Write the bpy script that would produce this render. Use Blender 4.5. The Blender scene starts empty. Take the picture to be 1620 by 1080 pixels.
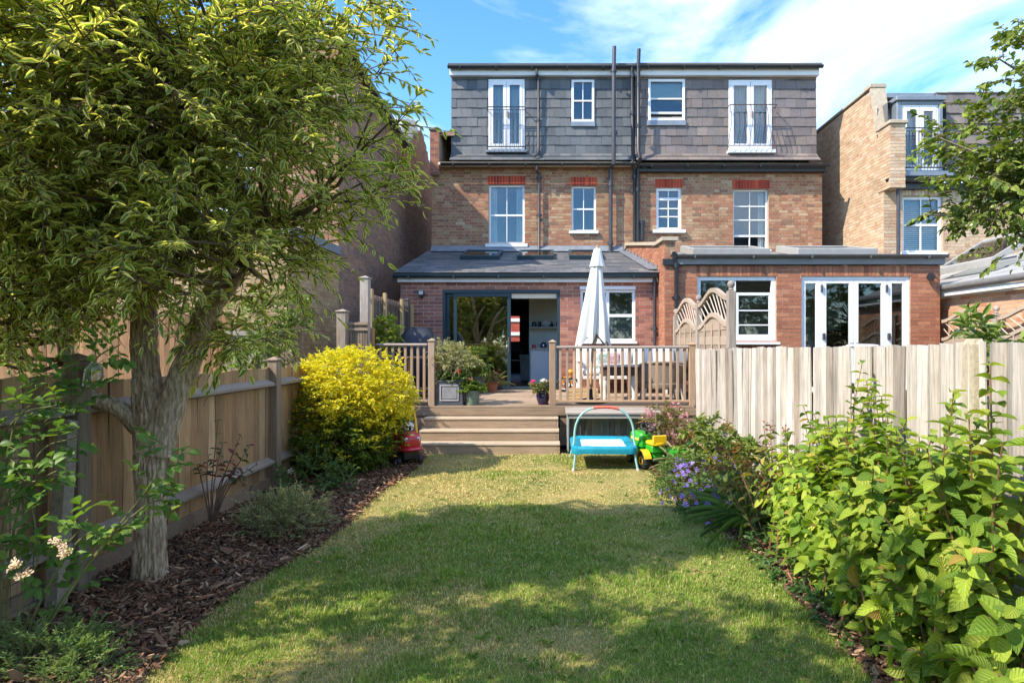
import bpy, math, random
import numpy as np
from mathutils import Matrix, Vector
random.seed(7)
rng = np.random.default_rng(11)
scene = bpy.context.scene
COL = scene.collection

# ------------------------------------------------------------------ camera
F, CX, CY, EYE = 950.0, 878.0, 545.0, 1.5          # focal length and vanishing point in photo pixels, eye height
cam_d = bpy.data.cameras.new('camera')
cam_d.sensor_width = 36.0
cam_d.lens = F / 1620 * 36
cam_d.shift_x = -(CX - 810) / 1620
cam_d.shift_y = (CY - 540) / 1620
cam_d.clip_start = 0.05
cam_d.clip_end = 2000
cam = bpy.data.objects.new('camera', cam_d)
COL.objects.link(cam)
cam.location = (0, 0, EYE)
cam.rotation_euler = (math.radians(90), 0, 0)
scene.camera = cam

# ------------------------------------------------------------------ sky and sun
SUN_AZ, SUN_EL = math.radians(60), math.radians(43)   # azimuth: light travels this far right of straight ahead
S_dir = Vector((-math.sin(SUN_AZ) * math.cos(SUN_EL), -math.cos(SUN_AZ) * math.cos(SUN_EL), math.sin(SUN_EL)))
world = bpy.data.worlds.new('World')
scene.world = world
world.use_nodes = True
wn, wl = world.node_tree.nodes, world.node_tree.links
wn.clear()
w_out = wn.new('ShaderNodeOutputWorld')
w_bg = wn.new('ShaderNodeBackground')
w_bg.inputs['Strength'].default_value = 0.15
sky = wn.new('ShaderNodeTexSky')
sky.sky_type = 'NISHITA'
sky.sun_disc = False
sky.sun_elevation = SUN_EL
sky.sun_rotation = math.atan2(S_dir.x, S_dir.y)
sky.air_density = 1.0
sky.dust_density = 0.0
sky.ozone_density = 5.0
# wispy fair-weather cloud, the same all round the sky
tc = wn.new('ShaderNodeTexCoord')
mp = wn.new('ShaderNodeMapping')
mp.inputs['Scale'].default_value = (1.5, 1.5, 3.3)
mp.inputs['Location'].default_value = (20.8, 2.3, 1.9)
n1 = wn.new('ShaderNodeTexNoise')
n1.inputs['Scale'].default_value = 1.3
n1.inputs['Detail'].default_value = 9
n1.inputs['Roughness'].default_value = 0.56
n1.inputs['Distortion'].default_value = 0.7
cr = wn.new('ShaderNodeValToRGB')
cr.color_ramp.elements[0].position = 0.455
cr.color_ramp.elements[0].color = (0, 0, 0, 1)
cr.color_ramp.elements[1].position = 0.76
cr.color_ramp.elements[1].color = (0.8, 0.8, 0.8, 1)
hsv = wn.new('ShaderNodeHueSaturation')
hsv.inputs['Saturation'].default_value = 1.16
hsv.inputs['Value'].default_value = 0.70
mx = wn.new('ShaderNodeMix')
mx.data_type = 'RGBA'
mx.inputs['B'].default_value = (4.7, 4.8, 4.95, 1)
wl.new(tc.outputs['Generated'], mp.inputs['Vector'])
wl.new(mp.outputs['Vector'], n1.inputs['Vector'])
wl.new(n1.outputs['Fac'], cr.inputs['Fac'])
wl.new(cr.outputs['Color'], mx.inputs['Factor'])
wl.new(sky.outputs['Color'], hsv.inputs['Color'])
wl.new(hsv.outputs['Color'], mx.inputs['A'])
wl.new(mx.outputs['Result'], w_bg.inputs['Color'])
wl.new(w_bg.outputs['Background'], w_out.inputs['Surface'])

sun_d = bpy.data.lights.new('sun', 'SUN')
sun_d.energy = 2.05
sun_d.angle = math.radians(0.53)
sun_d.color = (1.0, 0.90, 0.74)
sun = bpy.data.objects.new('sun', sun_d)
COL.objects.link(sun)
sun.location = (-8, -5, 12)
sun.rotation_euler = (-S_dir).to_track_quat('-Z', 'Y').to_euler()

scene.view_settings.view_transform = 'Standard'
scene.view_settings.look = 'None'
scene.view_settings.gamma = 1.0
scene.view_settings.use_curve_mapping = False
scene.view_settings.exposure = 2.0
scene.cycles.max_bounces = 8
scene.cycles.transparent_max_bounces = 12
scene.cycles.caustics_reflective = False
scene.cycles.caustics_refractive = False
scene.cycles.sample_clamp_indirect = 6.0
scene.cycles.use_denoising = True

# ------------------------------------------------------------------ helpers
def P(px, py, Y):
    return Vector(((px - CX) / F * Y, Y, EYE - (py - CY) / F * Y))
def PX(px, Y): return (px - CX) / F * Y
def PZ(py, Y): return EYE - (py - CY) / F * Y
def GY(py): return F * EYE / (py - CY)            # depth of a ground point seen at that row

WM = {}                                            # world matrices of placed objects
def link(o, parent=None, M=None):
    COL.objects.link(o)
    M = M or Matrix.Identity(4)
    if parent is not None:
        o.parent = parent
        o.matrix_parent_inverse = WM[parent.name].inverted()
    o.matrix_basis = M
    WM[o.name] = M
    return o
def thing(name, label, cat, loc=(0, 0, 0), group=None):
    o = bpy.data.objects.new(name, None)
    o.empty_display_size = 0.1
    link(o, None, Matrix.Translation(Vector(loc)))
    o['label'] = label; o['category'] = cat
    if group: o['group'] = group
    return o
def tag(o, label=None, cat=None, group=None, kind=None):
    if label: o['label'] = label
    if cat: o['category'] = cat
    if group: o['group'] = group
    if kind: o['kind'] = kind
    return o

class MB:
    def __init__(s): s.v = []; s.f = []; s.sm = False
    def add(s, vs, fs):
        k = len(s.v)
        s.v.extend([tuple(v) for v in vs]); s.f.extend([tuple(i + k for i in f) for f in fs]); return s
    def box(s, x0, x1, y0, y1, z0, z1, M=None):
        vs = [(x, y, z) for z in (z0, z1) for y in (y0, y1) for x in (x0, x1)]
        if M is not None: vs = [M @ Vector(v) for v in vs]
        return s.add(vs, [(0, 2, 3, 1), (4, 5, 7, 6), (0, 1, 5, 4), (2, 6, 7, 3), (0, 4, 6, 2), (1, 3, 7, 5)])
    def bbox(s, x0, x1, y0, y1, z0, z1, b=0.004, M=None):
        """box with chamfered edges"""
        b = min(b, (x1-x0)*.3, (y1-y0)*.3, (z1-z0)*.3)
        vs = []; idx = {}
        for sx in (0, 1):
            for sy in (0, 1):
                for sz in (0, 1):
                    cx, cy, cz = (x0, x1)[sx], (y0, y1)[sy], (z0, z1)[sz]
                    dx, dy, dz = (b, -b)[sx], (b, -b)[sy], (b, -b)[sz]
                    for a in range(3):
                        p = [cx + dx, cy + dy, cz + dz]
                        p[a] = (cx, cy, cz)[a]
                        idx[(sx, sy, sz, a)] = len(vs); vs.append(p)
        fs = []
        for a in range(3):
            o = [i for i in range(3) if i != a]
            for sa in (0, 1):
                q = []
                for (u, w) in ((0, 0), (1, 0), (1, 1), (0, 1)):
                    k = [0, 0, 0]; k[a] = sa; k[o[0]] = u; k[o[1]] = w
                    q.append(idx[(k[0], k[1], k[2], a)])
                fs.append(q)
            for u in (0, 1):
                for w in (0, 1):
                    k0 = [0, 0, 0]; k0[o[0]] = u; k0[o[1]] = w
                    k1 = list(k0); k1[a] = 1
                    fs.append([idx[(*k0, o[0])], idx[(*k1, o[0])], idx[(*k1, o[1])], idx[(*k0, o[1])]])
        for sx in (0, 1):
            for sy in (0, 1):
                for sz in (0, 1): fs.append([idx[(sx, sy, sz, a)] for a in range(3)])
        c = Vector(((x0+x1)/2, (y0+y1)/2, (z0+z1)/2))
        out = []
        for f in fs:
            p = [Vector(vs[i]) for i in f]
            nrm = (p[1]-p[0]).cross(p[2]-p[0])
            m = sum(p, Vector()) / len(p)
            out.append(f if nrm.dot(m - c) > 0 else f[::-1])
        if M is not None: vs = [M @ Vector(v) for v in vs]
        return s.add(vs, out)
    def quad(s, a, b, c, d): return s.add([a, b, c, d], [(0, 1, 2, 3)])
    def tube(s, pts, r, n=8, cap=True):
        pts = [Vector(p) for p in pts]
        rs = r if hasattr(r, '__len__') else [r] * len(pts)
        rings = []; up = None; vs = []
        for i, p in enumerate(pts):
            d = (pts[min(i+1, len(pts)-1)] - pts[max(i-1, 0)]).normalized()
            if up is None:
                up = Vector((0, 0, 1)) if abs(d.z) < .9 else Vector((1, 0, 0))
            a = (up - d * up.dot(d)).normalized(); b = d.cross(a); up = a
            for k in range(n):
                t = 2 * math.pi * k / n
                vs.append(p + (a * math.cos(t) + b * math.sin(t)) * rs[i])
        fs = []
        for i in range(len(pts) - 1):
            for k in range(n):
                k2 = (k + 1) % n
                fs.append((i*n+k, i*n+k2, (i+1)*n+k2, (i+1)*n+k))
        if cap:
            fs.append(tuple(range(n))[::-1]); m = (len(pts)-1)*n; fs.append(tuple(range(m, m+n)))
        s.sm = True
        return s.add(vs, fs)
    def lathe(s, prof, c=(0, 0, 0), n=24, M=None, cap=True, wob=None):
        vs = []
        for (r, z) in prof:
            for k in range(n):
                t = 2 * math.pi * k / n
                rr = r * (wob(t, z) if wob else 1)
                vs.append(Vector((c[0] + rr * math.cos(t), c[1] + rr * math.sin(t), c[2] + z)))
        fs = []
        for i in range(len(prof) - 1):
            for k in range(n):
                k2 = (k + 1) % n
                fs.append((i*n+k, i*n+k2, (i+1)*n+k2, (i+1)*n+k))
        if cap:
            fs.append(tuple(range(n))[::-1]); m = (len(prof)-1)*n; fs.append(tuple(range(m, m+n)))
        if M is not None: vs = [M @ v for v in vs]
        s.sm = True
        return s.add(vs, fs)
    def prism(s, poly, d, axis='x', at=0.0):
        """extrude a 2-D polygon along an axis: x->(y,z) plane, y->(x,z), z->(x,y)"""
        n = len(poly); vs = []
        for k in (0, 1):
            for (a, b) in poly:
                t = at + d * k
                vs.append({'x': (t, a, b), 'y': (a, t, b), 'z': (a, b, t)}[axis])
        fs = [tuple(range(n))[::-1], tuple(range(n, 2*n))]
        for i in range(n):
            j = (i + 1) % n
            fs.append((i, j, n + j, n + i))
        area = sum(poly[i][0]*poly[(i+1) % n][1] - poly[(i+1) % n][0]*poly[i][1] for i in range(n))
        flip = (area < 0) ^ (axis == 'y') ^ (d < 0)
        if flip: fs = [f[::-1] for f in fs]
        return s.add(vs, fs)
    def build(s, name, mat, parent=None, M=None, smooth=None):
        me = bpy.data.meshes.new(name)
        me.from_pydata(s.v, [], s.f)
        sm = s.sm if smooth is None else smooth
        if sm:
            try: me.shade_smooth()
            except Exception: pass
            me.set_sharp_from_angle(angle=math.radians(45))
        me.materials.append(mat)
        me.update()
        o = bpy.data.objects.new(name, me)
        link(o, parent, M)
        return o
def top(name, mb, mat, label, cat, loc=(0, 0, 0), group=None, kind=None):
    """single-mesh thing with its origin at loc"""
    L = Vector(loc)
    mb.v = [tuple(Vector(v) - L) for v in mb.v]
    o = mb.build(name, mat, None, Matrix.Translation(L))
    return tag(o, label, cat, group, kind)
def struct(name, mb, mat, kind='structure'):
    o = mb.build(name, mat); o['kind'] = kind; return o

# value noise
_perm = rng.random(4096)
def vnoise(x, y, z=0.0):
    x, y, z = np.broadcast_arrays(np.asarray(x, float), np.asarray(y, float), np.asarray(z, float))
    xi, yi, zi = np.floor(x).astype(int), np.floor(y).astype(int), np.floor(z).astype(int)
    fx, fy, fz = x - xi, y - yi, z - zi
    fx, fy, fz = [t*t*(3-2*t) for t in (fx, fy, fz)]
    def h(a, b, c): return _perm[(a * 374761 + b * 668265 + c * 224682 + ((a ^ b) * 7919)) % 4096]
    r = 0
    for dx in (0, 1):
        for dy in (0, 1):
            for dz in (0, 1):
                w = (fx if dx else 1-fx) * (fy if dy else 1-fy) * (fz if dz else 1-fz)
                r = r + w * h(xi+dx, yi+dy, zi+dz)
    return r
def fbm(x, y, z=0.0, o=4):
    r = 0; a = .5
    for k in range(o):
        r = r + a * vnoise(np.asarray(x)*2**k + 17*k, np.asarray(y)*2**k + 5*k, np.asarray(z)*2**k); a *= .5
    return r / (1 - .5**o)

# ------------------------------------------------------------------ materials
def new_mat(name):
    m = bpy.data.materials.new(name); m.use_nodes = True
    nt = m.node_tree
    return m, nt, nt.nodes['Principled BSDF'], nt.nodes['Material Output']
def rgba(c): return (c[0], c[1], c[2], 1)
def noise_node(nt, scale, detail=4, rough=.55, stretch=None, src='pos'):
    n = nt.nodes.new('ShaderNodeTexNoise')
    n.inputs['Scale'].default_value = scale
    n.inputs['Detail'].default_value = detail
    n.inputs['Roughness'].default_value = rough
    if src == 'pos':
        g = nt.nodes.new('ShaderNodeNewGeometry'); out = g.outputs['Position']
    else:
        g = nt.nodes.new('ShaderNodeTexCoord'); out = g.outputs['Object']
    if stretch:
        mp = nt.nodes.new('ShaderNodeMapping'); mp.inputs['Scale'].default_value = stretch
        nt.links.new(out, mp.inputs['Vector']); out = mp.outputs['Vector']
    nt.links.new(out, n.inputs['Vector'])
    return n
def M(name, col, rough=.6, var=.18, scale=6.0, bump=0.0, bscale=60.0, metal=0.0, spec=.5, stretch=None, src=None, col2=None,
      detail=5, coat=0.0, grime=0.0, contrast=1.0):
    """src None: plain colour; 'obj': per-object colour; 'attr': per-piece colour stored on the mesh"""
    m, nt, bs, out = new_mat(name)
    L = nt.links.new
    n = noise_node(nt, scale, detail, .6, stretch)
    rmp = nt.nodes.new('ShaderNodeMapRange')
    rmp.inputs['From Min'].default_value = .5 - .25 / contrast
    rmp.inputs['From Max'].default_value = .5 + .25 / contrast
    L(n.outputs['Fac'], rmp.inputs['Value'])
    mix = nt.nodes.new('ShaderNodeMix'); mix.data_type = 'RGBA'
    L(rmp.outputs['Result'], mix.inputs['Factor'])
    if src is None:
        c2 = col2 or tuple(min(1, c * (1 + var)) for c in col)
        c1 = col if col2 else tuple(c * (1 - var) for c in col)
        mix.inputs['A'].default_value = rgba(c1); mix.inputs['B'].default_value = rgba(c2)
        res = mix.outputs['Result']
    else:
        if src == 'obj':
            a = nt.nodes.new('ShaderNodeObjectInfo'); co = a.outputs['Color']
        else:
            a = nt.nodes.new('ShaderNodeAttribute'); a.attribute_name = 'bcol'; co = a.outputs['Color']
        mix.inputs['A'].default_value = (1-var, 1-var, 1-var, 1); mix.inputs['B'].default_value = (1+var, 1+var, 1+var, 1)
        mul = nt.nodes.new('ShaderNodeMix'); mul.data_type = 'RGBA'; mul.blend_type = 'MULTIPLY'
        mul.inputs['Factor'].default_value = 1
        L(co, mul.inputs['A']); L(mix.outputs['Result'], mul.inputs['B'])
        res = mul.outputs['Result']
    if grime > 0:
        g = noise_node(nt, 1.1, 6, .65)
        gr = nt.nodes.new('ShaderNodeMapRange')
        gr.inputs['From Min'].default_value = .45; gr.inputs['From Max'].default_value = .75
        gr.inputs['To Max'].default_value = grime
        L(g.outputs['Fac'], gr.inputs['Value'])
        gm = nt.nodes.new('ShaderNodeMix'); gm.data_type = 'RGBA'; gm.blend_type = 'MULTIPLY'
        gm.inputs['B'].default_value = (.45, .42, .38, 1)
        L(gr.outputs['Result'], gm.inputs['Factor']); L(res, gm.inputs['A'])
        res = gm.outputs['Result']
    L(res, bs.inputs['Base Color'])
    bs.inputs['Roughness'].default_value = rough
    bs.inputs['Metallic'].default_value = metal
    bs.inputs['Specular IOR Level'].default_value = spec
    bs.inputs['Coat Weight'].default_value = coat
    if bump > 0:
        b = nt.nodes.new('ShaderNodeBump')
        b.inputs['Strength'].default_value = bump; b.inputs['Distance'].default_value = .01
        nb = noise_node(nt, bscale, 4, .6, stretch)
        L(nb.outputs['Fac'], b.inputs['Height']); L(b.outputs['Normal'], bs.inputs['Normal'])
    return m
def pair(name, **k):
    """two versions of one material: for single pieces and for the joined rest"""
    return M(name, None, src='obj', **k), M(name + '_joined', None, src='attr', **k)
def leaf_mat(name, src, margin=None, rough=.45, trans=.35, edge=.55, veins=0.0):
    m, nt, bs, out = new_mat(name)
    L = nt.links.new
    if src == 'obj':
        a = nt.nodes.new('ShaderNodeObjectInfo'); co = a.outputs['Color']
    else:
        a = nt.nodes.new('ShaderNodeAttribute'); a.attribute_name = 'bcol'; co = a.outputs['Color']
    uv = nt.nodes.new('ShaderNodeUVMap'); uv.uv_map = 'UVMap'
    sp = nt.nodes.new('ShaderNodeSeparateXYZ'); L(uv.outputs['UV'], sp.inputs['Vector'])
    def math_(op, x, y=None):
        n = nt.nodes.new('ShaderNodeMath'); n.operation = op
        if hasattr(x, 'is_output'): L(x, n.inputs[0])
        else: n.inputs[0].default_value = x
        if y is not None:
            if hasattr(y, 'is_output'): L(y, n.inputs[1])
            else: n.inputs[1].default_value = y
        return n.outputs[0]
    v = math_('ABSOLUTE', math_('MULTIPLY', math_('SUBTRACT', sp.outputs['Y'], .5), 2.0))
    # mid-rib slightly paler
    rib = math_('LESS_THAN', v, .07)
    mixr = nt.nodes.new('ShaderNodeMix'); mixr.data_type = 'RGBA'; mixr.blend_type = 'MULTIPLY'
    mixr.inputs['B'].default_value = (1.35, 1.3, 1.2, 1)
    L(rib, mixr.inputs['Factor']); L(co, mixr.inputs['A'])
    res = mixr.outputs['Result']
    if margin:
        nz = noise_node(nt, 45, 2)
        e = math_('GREATER_THAN', math_('ADD', v, math_('MULTIPLY', math_('SUBTRACT', nz.outputs['Fac'], .5), .7)), edge)
        mm = nt.nodes.new('ShaderNodeMix'); mm.data_type = 'RGBA'
        mm.inputs['B'].default_value = rgba(margin)
        L(e, mm.inputs['Factor']); L(res, mm.inputs['A'])
        res = mm.outputs['Result']
    L(res, bs.inputs['Base Color'])
    bs.inputs['Roughness'].default_value = rough
    bs.inputs['Specular IOR Level'].default_value = .28
    if veins:
        w = math_('SINE', math_('MULTIPLY', math_('SUBTRACT', sp.outputs['X'], math_('MULTIPLY', v, .30)), 44.0))
        hgt = math_('ADD', w, math_('MULTIPLY', rib, -2.5))
        bp_n = nt.nodes.new('ShaderNodeBump'); bp_n.inputs['Strength'].default_value = veins; bp_n.inputs['Distance'].default_value = .004
        L(hgt, bp_n.inputs['Height']); L(bp_n.outputs['Normal'], bs.inputs['Normal'])
        blot = noise_node(nt, 38, 3, .7)
        br_ = nt.nodes.new('ShaderNodeMapRange'); br_.inputs['From Min'].default_value = .60; br_.inputs['From Max'].default_value = .72; br_.inputs['To Max'].default_value = .55
        L(blot.outputs['Fac'], br_.inputs['Value'])
        bm_ = nt.nodes.new('ShaderNodeMix'); bm_.data_type = 'RGBA'; bm_.inputs['B'].default_value = (.30, .27, .05, 1)
        L(br_.outputs['Result'], bm_.inputs['Factor']); L(res, bm_.inputs['A']); res = bm_.outputs['Result']
        L(res, bs.inputs['Base Color'])
    tr = nt.nodes.new('ShaderNodeBsdfTranslucent')
    tint = nt.nodes.new('ShaderNodeMix'); tint.data_type = 'RGBA'; tint.blend_type = 'MULTIPLY'
    tint.inputs['Factor'].default_value = 1; tint.inputs['B'].default_value = (1.5, 1.45, .6, 1)
    L(res, tint.inputs['A']); L(tint.outputs['Result'], tr.inputs['Color'])
    ms = nt.nodes.new('ShaderNodeMixShader'); ms.inputs['Fac'].default_value = trans
    L(bs.outputs['BSDF'], ms.inputs[1]); L(tr.outputs['BSDF'], ms.inputs[2])
    L(ms.outputs['Shader'], out.inputs['Surface'])
    return m
def glass_mat(name, boost=.10, tint=(.85, .9, .9)):
    m, nt, bs, out = new_mat(name)
    nt.nodes.remove(bs)
    L = nt.links.new
    fr = nt.nodes.new('ShaderNodeFresnel'); fr.inputs['IOR'].default_value = 1.5
    ad = nt.nodes.new('ShaderNodeMath'); ad.operation = 'ADD'; ad.use_clamp = True; ad.inputs[1].default_value = boost
    L(fr.outputs['Fac'], ad.inputs[0])
    t = nt.nodes.new('ShaderNodeBsdfTransparent'); t.inputs['Color'].default_value = rgba(tint)
    g = nt.nodes.new('ShaderNodeBsdfGlossy'); g.inputs['Roughness'].default_value = .015
    ms = nt.nodes.new('ShaderNodeMixShader')
    L(ad.outputs[0], ms.inputs['Fac']); L(t.outputs['BSDF'], ms.inputs[1]); L(g.outputs['BSDF'], ms.inputs[2])
    L(ms.outputs['Shader'], out.inputs['Surface'])
    return m

# ------------------------------------------------------------------ many alike pieces
def mats_from(Pos, U, V, W):
    T = np.zeros((len(Pos), 4, 4)); T[:, :3, 0] = U; T[:, :3, 1] = V; T[:, :3, 2] = W; T[:, :3, 3] = Pos; T[:, 3, 3] = 1
    return T
def norm(a): return a / np.maximum(np.linalg.norm(a, axis=1, keepdims=True), 1e-9)
def score(T):
    c = T[:, :3, 3] + .5 * T[:, :3, 0]
    Y = np.maximum(c[:, 1], .05)
    px = CX + F * c[:, 0] / Y; py = CY - F * (c[:, 2] - EYE) / Y
    ins = (px > -5) & (px < 1625) & (py > -5) & (py < 1085) & (c[:, 1] > .3)
    d = np.linalg.norm(c - np.array([0, 0, EYE]), axis=1)
    return np.where(ins, 1000 - d, -d)
def pieces(name, joined_name, parent, variants, faces, T, cols, mats, n_single, uv=None, which=None, smooth=False, var_i=None):
    """T: N transforms of a shared small mesh (variants share topology). The n_single largest in view become objects of their own,
    the rest one joined mesh."""
    N = len(T)
    if N == 0: return
    cols = np.asarray(cols, float)
    var_i = rng.integers(0, len(variants), N) if var_i is None else var_i
    order = np.argsort(-(score(T) if which is None else which))
    sing, rest = order[:n_single], order[n_single:]
    mds = []
    for v in variants if n_single else []:
        me = bpy.data.meshes.new(name)
        me.from_pydata([tuple(p) for p in v], [], faces)
        if uv is not None:
            ul = me.uv_layers.new(name='UVMap')
            lv = np.zeros(len(me.loops), int); me.loops.foreach_get('vertex_index', lv)
            ul.data.foreach_set('uv', np.asarray(uv)[lv].ravel())
        if smooth: me.shade_smooth()
        me.materials.append(mats[0]); me.update(); mds.append(me)
    for i in sing:
        o = bpy.data.objects.new(name, mds[var_i[i]])
        link(o, parent, Matrix(T[i].tolist()))
        o.color = (*cols[i], 1)
    if len(rest):
        V = np.asarray(variants, float)
        nv = V.shape[1]
        X = np.einsum('nij,nkj->nki', T[rest][:, :3, :3], V[var_i[rest]]) + T[rest][:, None, :3, 3]
        n = len(rest)
        fl = np.concatenate([np.asarray(f) for f in faces]); fs = np.array([len(f) for f in faces])
        loops = (fl[None] + np.arange(n)[:, None] * nv).ravel()
        me = bpy.data.meshes.new(joined_name)
        me.vertices.add(n * nv); me.vertices.foreach_set('co', X.ravel().astype(np.float32))
        me.loops.add(len(loops)); me.loops.foreach_set('vertex_index', loops.astype(np.int32))
        tot = np.tile(fs, n); st = np.concatenate([[0], np.cumsum(tot)[:-1]])
        me.polygons.add(len(tot)); me.polygons.foreach_set('loop_start', st.astype(np.int32))
        me.polygons.foreach_set('loop_total', tot.astype(np.int32))
        me.polygons.foreach_set('use_smooth', np.full(len(tot), bool(smooth)))
        at = me.attributes.new('bcol', 'FLOAT_COLOR', 'POINT')
        c4 = np.ones((n, nv, 4), np.float32); c4[:, :, :3] = cols[rest][:, None, :]
        at.data.foreach_set('color', c4.ravel())
        me.update(calc_edges=True)
        if uv is not None:
            ul = me.uv_layers.new(name='UVMap')
            ul.data.foreach_set('uv', np.tile(np.asarray(uv)[fl], (n, 1)).ravel().astype(np.float32))
        me.materials.append(mats[1])
        o = bpy.data.objects.new(joined_name, me)
        link(o, parent); o['kind'] = 'stuff'
        return o
BOXV = [np.array([(x, y, z) for z in (0, 1) for y in (0, 1) for x in (0, 1)], float)]
BOXF = [(0, 2, 3, 1), (4, 5, 7, 6), (0, 1, 5, 4), (2, 6, 7, 3), (0, 4, 6, 2), (1, 3, 7, 5)]
def pick(pal, n, jit=.10):
    pal = np.asarray(pal, float)
    w = pal[:, 3] / pal[:, 3].sum() if pal.shape[1] == 4 else None
    c = pal[rng.choice(len(pal), n, p=w), :3]
    return np.clip(c * (1 + rng.normal(0, jit, (n, 1))), .005, 1)

def leaf_mesh(n=3, fold=.12, curl=.25, wmax=.38, shape=1.0, tipw=.0):
    """unit leaf along +x, length 1, width 1 (scaled by v axis)"""
    vs, uv = [], []
    for i in range(n + 1):
        t = i / n
        w = .5 * (math.sin(math.pi * min(1, t ** shape) ) ** .8 if 0 < t < 1 else 0)
        w = max(w, tipw if t == 1 else .02)
        z = -curl * t * t
        vs += [(t, -w, z + fold * w * 2), (t, 0, z), (t, w, z + fold * w * 2)]
        uv += [(t, 0), (t, .5), (t, 1)]
    fs = []
    for i in range(n):
        a = i * 3
        fs += [(a, a + 3, a + 4, a + 1), (a + 1, a + 4, a + 5, a + 2)]
    return np.array(vs), fs, np.array(uv)
def leaf_T(Pos, D, L, W, nrm=None):
    D = norm(D)
    if nrm is None: nrm = np.tile([0, 0, 1.], (len(D), 1)) + rng.normal(0, .45, (len(D), 3))
    side = norm(np.cross(nrm, D)); up = np.cross(D, side)
    L = np.broadcast_to(np.asarray(L, float), len(D))[:, None]; W = np.broadcast_to(np.asarray(W, float), len(D))[:, None]
    return mats_from(Pos, D * L, side * W, up * L)
def polyline_tubes(paths, radii, n=3):
    """many thin tubes in one mesh builder"""
    mb = MB()
    for p, r in zip(paths, radii): mb.tube(p, r, n, cap=False)
    return mb
# ------------------------------------------------------------------ shared materials
white_paint = M('white_paint', (.72, .73, .74), .45, .05, 3, .05, 40)
upvc = M('white_frame', (.74, .75, .77), .35, .04, 2)
cream_paint = M('cream_paint', (.66, .56, .42), .6, .08, 5)
dark_frame = M('slate_blue_aluminium', (.022, .045, .06), .38, .1, 4, metal=.2)
black_plastic = M('black_plastic', (.016, .018, .022), .38, .25, 9)
pipe_grey = M('weathered_black_pipe', (.045, .045, .055), .45, .3, 12)
lead = M('lead_flashing', (.22, .25, .29), .5, .2, 5, .2, 20, metal=.3)
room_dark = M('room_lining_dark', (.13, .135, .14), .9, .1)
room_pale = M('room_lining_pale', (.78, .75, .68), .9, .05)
curtain_mat = M('curtain_cloth', (.62, .62, .60), .9, .08, 20)
blind_mat = M('roller_blind', (.55, .62, .60), .8, .05, 8)
G_sky = glass_mat('window_glass', .05)
G_ext = glass_mat('extension_glass', .03)
G_door = glass_mat('sliding_door_glass', .26, (.7, .78, .76))
mort_stock = M('lime_mortar', (.42, .33, .24), .95, .25, 14, .4, 90)
mort_pale = M('pale_mortar', (.52, .44, .38), .95, .15, 14, .3, 90)
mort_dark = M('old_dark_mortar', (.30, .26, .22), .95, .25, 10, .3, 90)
brick_m = pair('stock_brick', rough=.9, var=.28, scale=38, bump=.2, bscale=120, grime=.45)
brick_new = pair('new_brick', rough=.85, var=.22, scale=30, bump=.2, bscale=120, grime=.1)
PAL_STOCK = [(.37, .225, .12, 5), (.41, .27, .155, 4), (.33, .175, .10, 4), (.28, .11, .062, 6.5), (.34, .145, .08, 6.5), (.17, .10, .07, 2), (.46, .34, .22, 1)]
PAL_ROSE = [(.34, .135, .085, 5), (.29, .105, .068, 4), (.39, .175, .115, 3), (.22, .09, .07, 2), (.17, .08, .07, 1)]
PAL_ORANGE = [(.37, .145, .075, 5), (.32, .115, .06, 5), (.41, .18, .095, 3), (.27, .095, .055, 2)]
PAL_RED = [(.42, .055, .02, 4), (.35, .04, .018, 3), (.46, .075, .03, 2)]
PAL_YELLOW = [(.44, .30, .15, 5), (.38, .25, .12, 4), (.50, .35, .19, 3), (.32, .19, .10, 1)]
PAL_DARK = [(.27, .165, .115, 5), (.34, .20, .13, 4), (.38, .20, .135, 3), (.19, .13, .11, 3)]

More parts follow.
